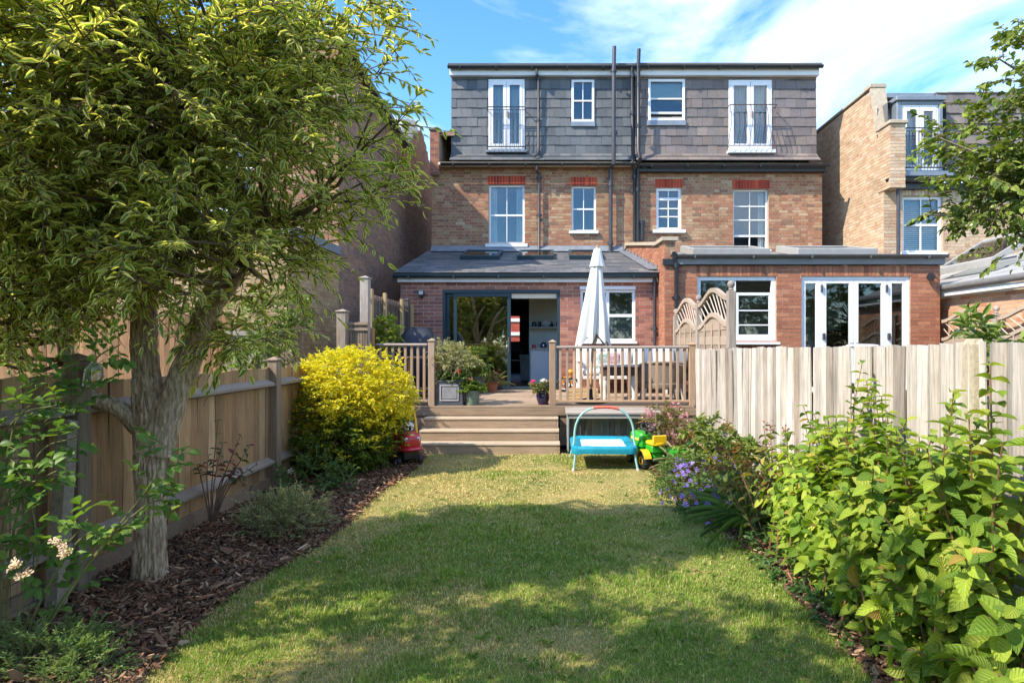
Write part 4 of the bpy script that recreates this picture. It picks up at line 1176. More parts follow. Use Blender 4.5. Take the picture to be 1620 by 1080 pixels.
def balustrade(label, x0, x1, posts, zt, n):
    t = thing('deck_balustrade', label, 'balustrade', ((x0+x1)/2, YD + .06, ZD), 'timber balustrades along the deck edge')
    yb = YD + .06
    for (px_, z) in posts: post(t, px_, yb, ZD, z, .095)
    woodo(MB().bbox(x0, x1, yb-.045, yb+.045, zt-.04, zt, .012).build('top_rail', wood_h[0], t), [(.33, .27, .23)])
    woodo(MB().bbox(x0, x1, yb-.03, yb+.03, ZD+.05, ZD+.085, .006).build('bottom_rail', wood_h[0], t), [(.42, .28, .17)])
    for i in range(n):
        xx = x0 + (x1-x0)*(i+.6)/(n+.2)
        woodo(MB().bbox(xx-.019, xx+.019, yb-.019, yb+.019, ZD+.086, zt-.042, .004).build('baluster', wood_v[0], t), PAL_BAL)
balustrade('short timber balustrade behind the yellow bush', PX(594, YD), PX(676, YD), [(PX(682, YD), PZ(540, YD))], PZ(543, YD), 8)
balustrade('long timber balustrade between the steps and the pale fence', PX(880, YD), PX(1091, YD), [(PX(874, YD), PZ(542, YD)), (PX(1096, YD), PZ(546, YD))], PZ(547, YD), 19)

# ================================================================== fences
def board_variants(n=5, seg=6, wob=.06, bulge=.35):
    """rough sawn board: x width, y thickness, z height"""
    out = []
    for k in range(n):
        ph = rng.random(4) * 6; v = []
        for i in range(seg + 1):
            t = i / seg
            a = wob * math.sin(ph[0] + t * 4.2) * (.3 + t); b = wob * math.sin(ph[1] + t * 5) * (.3 + t)
            top_ = 0 if i < seg else .008 * math.sin(ph[2])
            v += [(0 + a, 0.0 + .25*math.sin(ph[2] + 3*t), t), (.5 + (a+b)/2, -bulge + .25*math.sin(ph[2] + 3*t), t + top_*.5), (1 + b, .25 + .2*math.sin(ph[3] + 3*t), t + top_), (1 + b, 1, t + top_), (0 + a, 1, t)]
        out.append(np.array(v))
    f = []
    for i in range(seg):
        for j in range(5): f.append((i*5+j, i*5+(j+1) % 5, (i+1)*5+(j+1) % 5, (i+1)*5+j))
    f += [(4, 3, 2, 1, 0), tuple(seg*5+j for j in range(5))]
    return out, f
BV, BF = board_variants()
RV, _ = board_variants(7, 6, .07, bulge=1.5)
PAL_PALE = [(.46, .41, .355, 4), (.42, .37, .315, 3), (.51, .46, .405, 3), (.35, .30, .25, 1.5), (.26, .21, .165, .4)]
fr = thing('board_fence', 'long pale weathered board fence along the right side of the garden', 'fence', (2.12, 5.4, 0))
Ps, U, V, W = [], [], [], []
y = 8.86
while y > 1.7:
    wd = np.interp(y, [2.5, 4.5, 6.5, 9], [.125, .095, .075, .066]) * rng.uniform(.88, 1.12)
    top_ = np.interp(y, [2.7, 8.9], [1.512, 1.432]) + rng.normal(0, .003)
    lean = rng.normal(0, .012 if y < 5.5 else .022) + (.10 * math.sin((y - 6.4) * 1.2) * .35 if y > 6.4 else 0)
    Ps.append((2.10 + rng.normal(0, .010), y, .03)); U.append((rng.normal(0, .006), -wd * .97, 0)); V.append((.018, 0, 0)); W.append((rng.normal(0, .008), -lean, top_ - .03))
    y -= wd + rng.uniform(.0, .006)
T = mats_from(np.array(Ps), np.array(U), np.array(V), np.array(W))
pieces('fence_board', 'fence_boards', fr, RV, BF, T, pick(PAL_PALE, len(T), .15), wood_fence, 300)
for z in (.35, 1.15): woodo(MB().bbox(2.135, 2.19, 1.7, 8.86, z, z+.07, .006).build('rail', wood_h[0], fr), PAL_PALE)
conc = M('concrete_post', (.42, .36, .25), .9, .25, 40, .5, 120)
for (yy, z) in ((2.98, 1.53),):
    MB().add([(2.05, yy-.05, 0), (2.098, yy-.05, 0), (2.098, yy+.05, 0), (2.05, yy+.05, 0), (2.05, yy-.04, z-.03), (2.098, yy-.05, z-.03), (2.098, yy+.05, z-.03), (2.05, yy+.04, z-.03),
              (2.06, yy-.03, z), (2.098, yy-.03, z), (2.098, yy+.03, z), (2.06, yy+.03, z)],
             [(0, 1, 5, 4), (1, 2, 6, 5), (2, 3, 7, 6), (3, 0, 4, 7), (4, 5, 9, 8), (5, 6, 10, 9), (6, 7, 11, 10), (7, 4, 8, 11), (8, 9, 10, 11)]).build('post', conc, fr)

# left fence, its framed back towards us
PAL_L = [(.45, .27, .125, 4), (.38, .22, .10, 4), (.52, .34, .18, 2), (.28, .165, .085, 1.5)]
fl_ = thing('board_fence', 'brown board fence with rails and capped posts behind the tree trunk', 'fence', (-2.97, 5, 0))
Ps, U, V, W = [], [], [], []
y = 2.3
while y < 8.5:
    wd = .125 * rng.uniform(.9, 1.1)
    Ps.append((-2.955 + rng.normal(0, .003), y, .10)); U.append((.004, wd * 1.14, 0)); V.append((-.016, 0, 0)); W.append((rng.normal(0, .003), rng.normal(0, .003), 1.16 + rng.normal(0, .004) + (.06 if y < 3.6 else 0)))
    y += wd + .002
T = mats_from(np.array(Ps), np.array(U), np.array(V), np.array(W))
pieces('fence_board', 'fence_boards', fl_, BV, BF, T, pick(PAL_L, len(T), .14), wood_fence, 300)
def arris(y0, y1, z):
    woodo(MB().prism([(-2.953, z-.045), (-2.875, z-.02), (-2.875, z+.005), (-2.953, z+.045)], y1-y0, 'y', y0).build('rail', wood_h[0], fl_), [(.30, .24, .19)])
for (a, b) in ((2.3, 3.6), (3.72, 6.17), (6.29, 8.5)):
    for z in (1.10, .30): arris(a, b, z)
    woodo(MB().bbox(-2.95, -2.925, a, b, -.02, .135, .004).build('gravel_board', wood_h[0], fl_), [(.27, .19, .12)])
for (yy, z) in ((3.66, 1.40), (6.23, 1.33), (8.55, 1.35)):
    p_ = post(fl_, -2.91, yy, -.02, z, .10, wood_fence, pal=[(.30, .22, .15)])
lean_p = MB().prism([(3.38, -.02), (3.46, -.02), (3.54, 1.05), (3.47, 1.07)], .07, 'x', -2.88).build('concrete_post', M('mossy_concrete', (.30, .25, .18), .95, .35, 40, .6, 90), fl_)
# wire trellis on the near end
wt = thing('wire_trellis', 'dark wire mesh panel on the fence at the far left edge', 'trellis', (-2.82, 3.1, 0))
mbw = MB()
for i in range(12): yy = 2.5 + i*.07; mbw.tube([(-2.84, yy, .1), (-2.84, yy, 1.05)], .0022, 4, False)
for i in range(14): z = .1 + i*.073; mbw.tube([(-2.838, 2.5, z), (-2.838, 3.30, z)], .0022, 4, False)
mbw.build('wire_mesh', black_plastic, wt)
# garden fence behind, across the neighbour's plot
fb = thing('board_fence', 'orange-brown tall fence seen behind the left fence under the tree', 'fence', (-6, 8.35, 0))
Ps, U, V, W = [], [], [], []
x = -9.5
while x < -4.62:
    wd = .14; Ps.append((x, 8.35, 0)); U.append((wd, 0, 0)); V.append((0, .018, 0)); W.append((0, 0, 1.92 + rng.normal(0, .008))); x += wd + .003
T = mats_from(np.array(Ps), np.array(U), np.array(V), np.array(W))
pieces('fence_board', 'fence_boards', fb, BV, BF, T, pick([(.36, .19, .085, 3), (.30, .16, .075, 3)], len(T), .1), wood_fence, 60)
gt = thing('side_gate', 'grey-brown boarded gate with diagonal brace beside the yellow brick wall', 'gate', (-4.2, 8.3, 0))
x = -4.6
while x < -3.6:
    woodo(MB().bbox(x, x+.118, 8.32, 8.34, .05, PZ(520, 8.3), .003).build('gate_board', wood_fence[0], gt), [(.26, .19, .14), (.22, .16, .12), (.29, .22, .165)]); x += .122
xg0, xg1 = -4.6, -3.58
woodo(MB().bbox(xg0, xg1, 8.285, 8.318, PZ(531, 8.3), PZ(524, 8.3), .004).build('rail', wood_h[0], gt), [(.30, .25, .22)])
woodo(MB().bbox(PX(414, 8.3), PX(422, 8.3), 8.26, 8.283, .1, PZ(505, 8.3), .004).build('stile', wood_v[0], gt), [(.30, .25, .21)])
br0, br1 = P(380, 590, 8.27), P(416, 532, 8.27)
dv = (br1 - br0).normalized(); pv = Vector((-dv.z, 0, dv.x)) * .045
woodo(MB().add([br0 - pv, br0 + pv, br1 + pv, br1 - pv] + [q + Vector((0, .03, 0)) for q in (br0 - pv, br0 + pv, br1 + pv, br1 - pv)],
      [(0, 1, 2, 3), (7, 6, 5, 4), (0, 4, 5, 1), (1, 5, 6, 2), (2, 6, 7, 3), (3, 7, 4, 0)]).build('brace', wood_v[0], gt), [(.32, .27, .23)])
# short panel and posts at the deck's left corner, privacy screen along its left side
sp_ = thing('short_fence_panel', 'short grey slatted panel beside a capped post left of the deck', 'fence panel', (-2.95, 8.7, 0))
post(sp_, PX(542, 8.7), 8.7, 0, PZ(494, 8.7), .13, wood_fence, pal=[(.36, .29, .23)])
for i in range(7):
    xx = PX(553, 8.7) + i * (PX(581, 8.7) - PX(553, 8.7)) / 7
    woodo(MB().bbox(xx, xx+.032, 8.72, 8.74, .1, PZ(509, 8.7), .003).build('slat', wood_fence[0], sp_), [(.22, .16, .12), (.27, .2, .15)])
for yy in (511, 520): woodo(MB().bbox(PX(551, 8.7), PX(582, 8.7), 8.70, 8.718, PZ(yy+3, 8.7), PZ(yy-1, 8.7), .003).build('rail', wood_h[0], sp_), [(.30, .23, .17)])
sc = thing('privacy_screen', 'tall slatted screen with pale yellow battens and capped grey post left of the deck', 'screen', (-2.85, 10.5, ZD))
post(sc, PX(578, YD+.02), YD + .02, 0, PZ(441, YD), .125, wood_fence, pal=[(.40, .34, .29)])
yel = [(.50, .36, .17), (.46, .33, .16)]
for (px_, yy, ztop) in ((589, 9.3, 2.36), (607, 10.05, 2.36), (633, 11.15, 2.34), (650, 11.95, 2.3)):
    xx = -2.82
    woodo(MB().bbox(xx-.05, xx, yy-.045, yy+.045, ZD-.4, ztop, .005).build('batten', wood_v[0], sc), yel)
yy = 9.1
while yy < 12.1:
    woodo(MB().bbox(-2.93, -2.905, yy, yy+.055, ZD-.4, 2.30, .003).build('slat', wood_fence[0], sc), [(.12, .09, .075), (.16, .115, .09)])
    yy += .125
for z in (.9, 1.6, 2.2): woodo(MB().bbox(-2.904, -2.872, 9.1, 12.15, z, z+.05, .004).build('rail', wood_h[0], sc), [(.2, .15, .11)])
post(sc, -2.9, 11.75, ZD, 2.36, .09, wood_fence, pal=[(.10, .085, .085)])
post(sc, PX(585, 9.05), 9.05, 0, 1.75, .12, wood_v, cap=False, pal=[(.40, .20, .09)])

# wavy-topped lattice panels
def ball_post(parent, x, y, z1, s=.09):
    p = post(parent, x, y, 0, z1, s, wood_fence, cap=False, pal=[(.38, .32, .27)])
    m = MB(); m.lathe([(.02, 0), (.036, .012), (.026, .03), (.03, .042), (.044, .062), (.048, .085), (.042, .108), (.024, .124), (.004, .13)], (x, y, z1+.001), 12)
    woodo(m.build('ball_finial', wood_fence[0], p), [(.36, .30, .26)])
def wavy_panel(parent, X, ya, yb, zlo, zs, n=9, rise=.165, nrm=-1, lower=.34, flip=1):
    """panel in the plane X = const, from ya to yb; top arches by `rise` above zs"""
    arch = lambda t, base: base + rise * (.5 - .5 * math.cos(2 * math.pi * t))
    L_ = yb - ya
    for base, nm in ((zs, 'arched_rail'), (zs - lower, 'arched_rail')):
        mb = MB(); K = 20; q = []
        for i in range(K + 1):
            t = i / K; q.append((ya + L_*t, arch(t, base)))
        poly = [(a, b - .03) for a, b in q] + [(a, b + .03) for a, b in q[::-1]]
        for i in range(K):
            a, b = q[i], q[i+1]
            mb.add([(X-.03, a[0], a[1]-.03), (X-.03, b[0], b[1]-.03), (X-.03, b[0], b[1]+.03), (X-.03, a[0], a[1]+.03), (X+.03, a[0], a[1]-.03), (X+.03, b[0], b[1]-.03), (X+.03, b[0], b[1]+.03), (X+.03, a[0], a[1]+.03)],
                   [(0, 3, 2, 1), (4, 5, 6, 7), (3, 7, 6, 2), (0, 1, 5, 4)])
        woodo(mb.build(nm, wood_v[0], parent), [(.42, .33, .25)])
    for i in range(-2, n):
        t0 = (i + .5) / n; t1 = t0 + .26
        c0, c1 = max(t0, .02), min(t1, .98)
        if c1 - c0 < .06: continue
        z0_ = arch(c0, zs - lower) + lower * (c0 - t0) / .26; z1_ = arch(c1, zs) - lower * (t1 - c1) / .26
        if flip < 0: c0, c1 = 1 - c0, 1 - c1
        p0, p1 = Vector((X, ya + L_*c0, z0_)), Vector((X, ya + L_*c1, z1_))
        m = MB().tube([p0, p1], .010, 4); m.sm = False
        woodo(m.build('lattice_slat', wood_v[0], parent), [(.48, .40, .33), (.42, .34, .27)])
    z = zlo; k = 0
    while z < zs - lower + rise * .75:
        h = .115
        mid = z + h * .5
        if mid < zs - lower: a, b = ya + .03, yb - .03
        else:
            f = min(1, (mid - (zs - lower)) / rise); t = math.acos(1 - 2*f) / (2*math.pi); a, b = ya + L_*t + .03, yb - L_*t - .03
        if b - a > .15: woodo(MB().bbox(X-.012 + .008*(k % 2), X + .004 + .008*(k % 2), a, b, z, z + h, .003).build('panel_board', wood_h[0], parent), [(.34, .26, .19), (.29, .22, .16), (.38, .30, .23)])
        z += h * .86; k += 1
    for f in (.25, .5, .75):
        woodo(MB().bbox(X-.03, X-.013, ya + L_*f - .012, ya + L_*f + .012, zlo, zs - lower + rise * .3, .003).build('batten', wood_v[0], parent), [(.42, .34, .27)])
def panel_thing(label, X, ya, yb, zs, flip=1):
    t = thing('lattice_fence_panel', label, 'fence panel', (X, (ya+yb)/2, 0), 'wavy-topped lattice panels')
    wavy_panel(t, X, ya, yb, .9, zs, flip=flip); return t
t = panel_thing('smaller left lattice panel with wavy top beside the black downpipe', 2.2, 9.24, 10.86, 2.08)
ball_post(t, 2.2, 10.92, 2.02)
t = panel_thing('larger lattice panel with wavy top in front of the white window', 2.2, 7.56, 9.14, 2.09)
ball_post(t, 2.2, 9.19, 2.13); ball_post(t, 2.2, 7.50, 2.17, .10)
t = panel_thing('shaded lattice panel with wavy top at the end of the orange extension', 7.38, 10.1, 11.42, 1.94)
ball_post(t, 7.38, 10.04, 2.02)
panel_thing('sunlit lattice panel with wavy top at the right edge', 7.38, 8.6, 9.98, 1.94)
# ================================================================== plants
def LM(name, **k): return leaf_mat(name, 'obj', **k), leaf_mat(name + '_joined', 'attr', **k)
lm_var = LM('variegated_leaf', margin=(.68, .63, .25), edge=.53, trans=.50, rough=.55)
lm_green = LM('green_leaf', trans=.38, rough=.46)
lm_broad = LM('broad_veined_leaf', trans=.36, rough=.5, veins=.5)
lm_holly = LM('holly_leaf', margin=(.42, .40, .16), edge=.90, trans=.28, rough=.3)
lm_small = LM('small_leaf', trans=.32, rough=.4)
lm_pale = LM('variegated_strap', margin=(.50, .50, .28), edge=.6, trans=.25)
petal = LM('petal', trans=.3, rough=.6)
def variants(n, seg, fold=(.05, .3), curl=(.05, .5), shape=(.8, 1.1)):
    out = []
    for k in range(n):
        v, f, uv = leaf_mesh(seg, rng.uniform(*fold), rng.uniform(*curl), shape=rng.uniform(*shape)); out.append(v)
    return out, f, uv
LV2, LF2, LU2 = variants(5, 2)
LV3, LF3, LU3 = variants(6, 3)
LVT, LFT, LUT = variants(8, 3, (.04, .22), (.0, .25), (.75, 1.15))
LV5, LF5, LU5 = variants(6, 5, (.08, .25), (.1, .45), (.75, .9))
bark = M('grooved_bark', (.27, .18, .105), .95, .0, 30, 1.0, 40, stretch=(2.4, 2.4, .40), col2=(.66, .51, .35), contrast=2.0, detail=8)
twig_m = M('twig_bark', (.13, .085, .05), .9, .3, 20)
stem_green = M('green_stem', (.14, .15, .05), .7, .3, 15)
stem_red = M('reddish_stem', (.22, .11, .06), .7, .3, 15)

def catmull(pts, n):
    pts = [np.array(p, float) for p in pts]
    pts = [2*pts[0] - pts[1]] + pts + [2*pts[-1] - pts[-2]]
    out = []; K = len(pts) - 3
    for i in range(n + 1):
        s = min(i / n * K, K - 1e-6); k = int(s); t = s - k
        a, b, c, d = pts[k:k+4]
        out.append(.5*((2*b) + (c-a)*t + (2*a-5*b+4*c-d)*t*t + (3*b-a-3*c+d)*t**3))
    return out
def bark_limb(parent, pts, radii, name='limb', n=26, rings=60, ridge=.13, mat=None, fz=5.0, k=5.5):
    c = catmull([(*p, r) for p, r in zip(pts, radii)], rings)
    mb = MB(); vs = []; up = None; off = rng.random() * 50
    for i, q in enumerate(c):
        p = Vector(q[:3]); r = q[3]
        d = (Vector(c[min(i+1, rings)][:3]) - Vector(c[max(i-1, 0)][:3])).normalized()
        if up is None: up = Vector((1, 0, 0)) if abs(d.x) < .8 else Vector((0, 1, 0))
        a = (up - d*up.dot(d)).normalized(); b = d.cross(a); up = a
        th = np.arange(n) * 2*math.pi/n
        s = i / rings * sum((Vector(pts[j+1]) - Vector(pts[j])).length for j in range(len(pts)-1))
        nz = vnoise(np.cos(th)*k*.55 + off, np.sin(th)*k*.55, s*fz + .3*off)
        nz2 = vnoise(np.cos(th)*k*1.3 + off, np.sin(th)*k*1.3, s*fz*1.6)
        rd = 1 + ridge * (.30 - np.clip(1 - np.abs(2*nz - 1)*3.2, 0, 1) - .6*np.clip(1 - np.abs(2*nz2 - 1)*3.0, 0, 1) + .35*(nz2 - .5))
        for j in range(n): vs.append(p + (a*math.cos(th[j]) + b*math.sin(th[j])) * r * float(rd[j]))
    fs = [(i*n+j, i*n+(j+1) % n, (i+1)*n+(j+1) % n, (i+1)*n+j) for i in range(rings) for j in range(n)]
    fs.append(tuple(range(rings*n, rings*n+n)))
    mb.add(vs, fs); mb.sm = True
    o = mb.build(name, mat or bark, parent, smooth=False)
    o.data.shade_smooth()
    return o
def lobe_points(lobes, n, shell=.5):
    """points spread through a union of ellipsoids, denser towards the outside"""
    vol = np.array([l[1][0]*l[1][1]*l[1][2]*(l[2] if len(l) > 2 else 1) for l in lobes]) ** .8
    idx = rng.choice(len(lobes), n, p=vol/vol.sum())
    C = np.array([l[0] for l in lobes])[idx]; R = np.array([l[1] for l in lobes])[idx]
    d = norm(rng.normal(0, 1, (n, 3)))
    lump = .78 + .44 * fbm(d[:, 0]*1.9 + C[:, 0]*3, d[:, 1]*1.9 + C[:, 1]*3, d[:, 2]*1.9, 3)
    r = (1 - (1 - rng.random(n) ** (1/3)) * (1 - shell) * 1.6)
    r = np.clip(r, .15, 1) * lump
    return C + d * R * r[:, None], d
def twig_leaves(base, out, n_tw, length, droop, per, leafL, leafW, spread=.7, upb=.15, ang=.75, t0=.12, ld=.25, lj=.25):
    """arching twigs from each base point with leaves in alternate ranks; returns leaf transforms and twig paths"""
    Mn = len(base) * n_tw
    b = np.repeat(base, n_tw, 0) + rng.normal(0, .02, (Mn, 3))
    d = norm(np.repeat(out, n_tw, 0) * .8 + rng.normal(0, spread, (Mn, 3)) + np.array([0, 0, upb]))
    Lw = length * rng.uniform(.6, 1.3, Mn); g = np.array([0, 0, -1.]) * (droop * Lw)[:, None]
    tt = np.linspace(t0, 1, per)[None] + rng.normal(0, .03, (Mn, per))
    pos = b[:, None] + d[:, None] * (Lw[:, None] * tt)[..., None] + g[:, None] * (tt**2)[..., None]
    tan = d[:, None] * Lw[:, None, None] + 2 * g[:, None] * tt[..., None]
    tan = tan / np.linalg.norm(tan, axis=2, keepdims=True)
    side = np.cross(tan, np.array([0, 0, 1.])); side /= np.maximum(np.linalg.norm(side, axis=2, keepdims=True), 1e-6)
    sg = np.where(np.arange(per) % 2 == 0, 1, -1)[None, :, None]
    D = tan * (1 - ang * .5) + side * sg * ang + np.array([0, 0, -ld]) + rng.normal(0, lj, pos.shape)
    D[:, -1] = tan[:, -1] + rng.normal(0, .15, (Mn, 3))
    N = Mn * per
    pos = pos.reshape(N, 3); D = D.reshape(N, 3)
    s = rng.uniform(.5, 1.25, N)
    T = leaf_T(pos, D, leafL * s, leafW * s)
    paths = [[b[i] + d[i]*Lw[i]*t + g[i]*t*t for t in (0, .35, .7, 1)] for i in range(Mn)]
    return T, paths
def clumpcol(T, pal, jit=.12, sc=2.0, amp=.3):
    p = T[:, :3, 3]
    c = pick(pal, len(T), jit)
    return np.clip(c * (1 + amp * (fbm(p[:, 0]*sc, p[:, 1]*sc, p[:, 2]*sc, 2) - .5) * 2)[:, None], .004, 1)
def clamp_y(T, f):
    return T[f(T[:, 0, 3], T[:, 1, 3], T[:, 2, 3])]

# ---- the big variegated tree on the left
tree = thing('variegated_tree', 'large tree with grooved bark and cream-edged leaves filling the upper left', 'tree', (-2.6, 3.85, 0))
tr = bark_limb(tree, [(-2.60, 3.85, -.08), (-2.60, 3.85, .06), (-2.595, 3.85, .45), (-2.60, 3.85, .80), (-2.60, 3.86, 1.05), (-2.64, 3.87, 1.35), (-2.66, 3.88, 1.75), (-2.72, 3.92, 2.4), (-2.85, 4.0, 3.3)],
               [.118, .096, .082, .085, .096, .078, .070, .052, .03], 'trunk', n=130, rings=260, ridge=.20, k=9.0, fz=6.0)
limbs = [([(-2.56, 3.86, .80), (-2.48, 3.87, 1.10), (-2.36, 3.9, 1.45), (-2.20, 3.97, 1.95), (-2.05, 4.05, 2.35), (-1.9, 4.0, 2.6), (-1.75, 3.9, 2.8)], [.09, .085, .078, .068, .055, .04, .02]),
         ([(-2.64, 3.84, .96), (-2.76, 3.80, 1.10), (-2.92, 3.74, 1.19), (-3.0, 3.70, 1.40), (-3.03, 3.66, 1.8), (-3.15, 3.5, 2.5), (-3.3, 3.4, 3.0)], [.06, .052, .045, .042, .042, .035, .02]),
         ([(-2.66, 3.88, 1.7), (-2.45, 3.7, 2.1), (-2.2, 3.6, 2.55), (-1.9, 3.5, 2.9)], [.06, .05, .04, .02]),
         ([(-2.12, 4.02, 2.2), (-1.9, 4.0, 2.3), (-1.7, 4.0, 2.4), (-1.55, 3.95, 2.5)], [.05, .042, .03, .015]),
         ([(-2.68, 3.9, 1.9), (-2.95, 3.6, 2.3), (-3.2, 3.2, 2.7), (-3.3, 2.9, 3.0)], [.05, .045, .03, .015]),
         ([(-2.36, 3.9, 1.45), (-2.2, 3.8, 1.65), (-1.95, 3.75, 1.95), (-1.75, 3.7, 2.25)], [.05, .035, .025, .012]),
         ([(-2.66, 3.88, 1.55), (-2.78, 3.95, 2.0), (-2.6, 4.0, 2.5), (-2.4, 4.0, 2.8)], [.05, .045, .035, .015])]
for (p, r) in limbs: bark_limb(tree, p, r, 'limb', n=36, rings=90, ridge=.16, k=6, fz=6)
lobes = [((-2.80, 3.30, 3.0), (1.35, 1.0, .95)), ((-1.75, 4.1, 2.80), (.75, .65, .66)), ((-1.95, 3.9, 3.30), (.72, .65, .60)), ((-3.05, 3.05, 2.75), (.95, .75, .80)),
         ((-3.25, 3.55, 2.10), (.62, .50, .50)), ((-2.45, 3.45, 2.45), (.75, .55, .45)), ((-1.98, 4.15, 2.30), (.48, .5, .42)), ((-2.2, 3.2, 3.0), (.7, .55, .6)),
         ((-1.45, 4.3, 3.3), (.42, .5, .55)), ((-2.75, 3.5, 1.95), (.55, .35, .30)), ((-1.30, 4.25, 3.85), (.35, .35, .35)),
         ((-3.05, 3.3, 1.90), (.55, .40, .36)), ((-2.45, 3.45, 2.0), (.50, .36, .26)), ((-2.02, 3.6, 2.05), (.34, .32, .28)), ((-3.3, 3.3, 1.6), (.35, .3, .2))]
lobes = [(tuple(np.array([0, 0, 1.5]) + (np.array(c) - [0, 0, 1.5]) * .86 - np.array([.15, 0, 0])), tuple(np.array(r) * .88)) if c[0] > -2.15 else (c, r) for (c, r) in lobes]
bp, bo = lobe_points(lobes, 1150, .35)
T, paths = twig_leaves(bp, bo, 4, .29, .12, 14, .072, .0225, upb=.15, ld=.03, lj=.36)
hang, ho = lobe_points([((-2.10, 4.0, 1.45), (.34, .25, .20)), ((-2.0, 4.1, 1.62), (.28, .25, .2)), ((-3.3, 3.5, 1.65), (.3, .25, .2))], 26, .5)
T2, paths2 = twig_leaves(hang, ho, 3, .26, .5, 10, .082, .030)
strays = np.array([(-1.25, 4.25, 3.85), (-1.05, 4.3, 2.75), (-.98, 4.35, 2.62), (-1.12, 4.2, 3.25), (-1.05, 4.3, 2.95), (-1.35, 4.2, 2.35), (-1.5, 4.2, 2.1)])
strays = np.array([0, 0, 1.5]) + (strays - np.array([0, 0, 1.5])) * .86 - np.array([.22, 0, 0])
T3, paths3 = twig_leaves(strays, np.tile([.9, 0, .1], (len(strays), 1)), 3, .34, .35, 12, .09, .028, spread=.3)
T = np.concatenate([T, T2, T3])
T = clamp_y(T, lambda x, y, z: (z > 1.2) & (y > 1.9) & ((x + 2.62)**2 + (y - 3.85)**2 > .04) & (y + .537*z < 5.55 + .5*(fbm(x*2, z*2, y, 2) - .5)))
PAL_V = [(.16, .255, .045, 4), (.21, .32, .055, 3), (.12, .20, .04, 3), (.36, .41, .09, 1.6), (.34, .24, .06, .2)]
cr_o = pieces('leaf', 'crown', tree, LVT, LFT, T, clumpcol(T, PAL_V, .22), lm_var, 300, LUT)
pp = [q for q in paths + paths2 + paths3 if q[3][1] + .537*q[3][2] < 5.5]
polyline_tubes(pp, [[.0045, .0035, .0025, .0015]] * len(pp)).build('twigs', twig_m, tree)['kind'] = 'stuff'
limb_pts = np.array([q[:3] for (p, r) in limbs for q in catmull(p, 14)][0:] + [q for q in catmull([(-2.66, 3.88, 1.75), (-2.72, 3.92, 2.4), (-2.85, 4.0, 3.3)], 10)])
bpaths = []
for i in range(0, len(bp), 3):
    if bp[i][1] + .537*bp[i][2] > 5.4: continue
    d2 = np.linalg.norm(limb_pts - bp[i], axis=1) + np.maximum(0, limb_pts[:, 2] - bp[i][2]) * 2
    a = limb_pts[np.argmin(d2)]; m = (a + bp[i]) / 2 + rng.normal(0, .05, 3) - np.array([0, 0, .06])
    bpaths.append(catmull([a, m, bp[i]], 5))
polyline_tubes(bpaths, [list(np.linspace(.017, .005, 6))] * len(bpaths), 5).build('branches', twig_m, tree)['kind'] = 'stuff'

# ---- other trees that shade the lawn and mirror in the glass (left of and behind the camera)
def garden_tree(name, label, base, lobes, n, leafL, leafW, pal, tr_r=.14, nt=4, per=10, length=.5, mats=None):
    t = thing(name, label, 'tree', base)
    b, o = lobe_points(lobes, n, .4)
    c = np.mean([l[0] for l in lobes], 0)
    bark_limb(t, [(base[0], base[1], -.05), (base[0]+.05, base[1], c[2]*.4), (c[0], c[1], c[2]*.8), (c[0], c[1], c[2]*1.2)], [tr_r*1.15, tr_r, tr_r*.7, .03], 'trunk', n=14, rings=30)
    T, paths = twig_leaves(b, o, nt, length, .35, per, leafL, leafW)
    bps = []
    for i in range(0, len(b), 4):
        a = np.array([base[0]*.3 + c[0]*.7, base[1]*.3 + c[1]*.7, min(b[i][2]*.8, c[2])]); bps.append(catmull([a, (a + b[i])/2 - np.array([0, 0, .1]), b[i]], 4))
    polyline_tubes(bps, [list(np.linspace(.035, .008, 5))] * len(bps), 4).build('branches', twig_m, t)['kind'] = 'stuff'
    pieces('leaf', 'crown', t, LV2, LF2, T, clumpcol(T, pal), mats or lm_green, 0, LU2)
    return t
PAL_T = [(.10, .15, .03, 3), (.13, .19, .04, 3), (.08, .12, .025, 2)]
garden_tree('garden_tree', 'leafy tree beyond the left fence, out of frame, shading the lawn', (-3.6, .7, 0), [((-3.0, 1.15, 3.05), (.95, .62, .62)), ((-2.25, .85, 3.65), (.7, .5, .5)), ((-3.2, .1, 3.4), (.8, .6, .6)), ((-1.9, .2, 3.0), (.5, .4, .4))], 270, .10, .042, PAL_T, tr_r=.09, length=.3)
garden_tree('garden_tree', 'leafy tree behind the camera mirrored in the sliding door', (-4.2, -3.2, 0), [((-4.0, -3.0, 4.3), (1.6, 1.5, 1.7)), ((-3.0, -3.4, 3.2), (1.0, .9, 1.0))], 300, .14, .055, PAL_T)
garden_tree('garden_tree', 'leafy tree at the far end of the garden behind the camera', (2.6, -7.5, 0), [((2.4, -7.4, 3.8), (2.0, 1.5, 2.0)), ((.6, -7.6, 2.6), (1.5, 1.0, 1.4)), ((-1.6, -7.8, 2.8), (1.6, 1.0, 1.5))], 420, .16, .07, PAL_T)

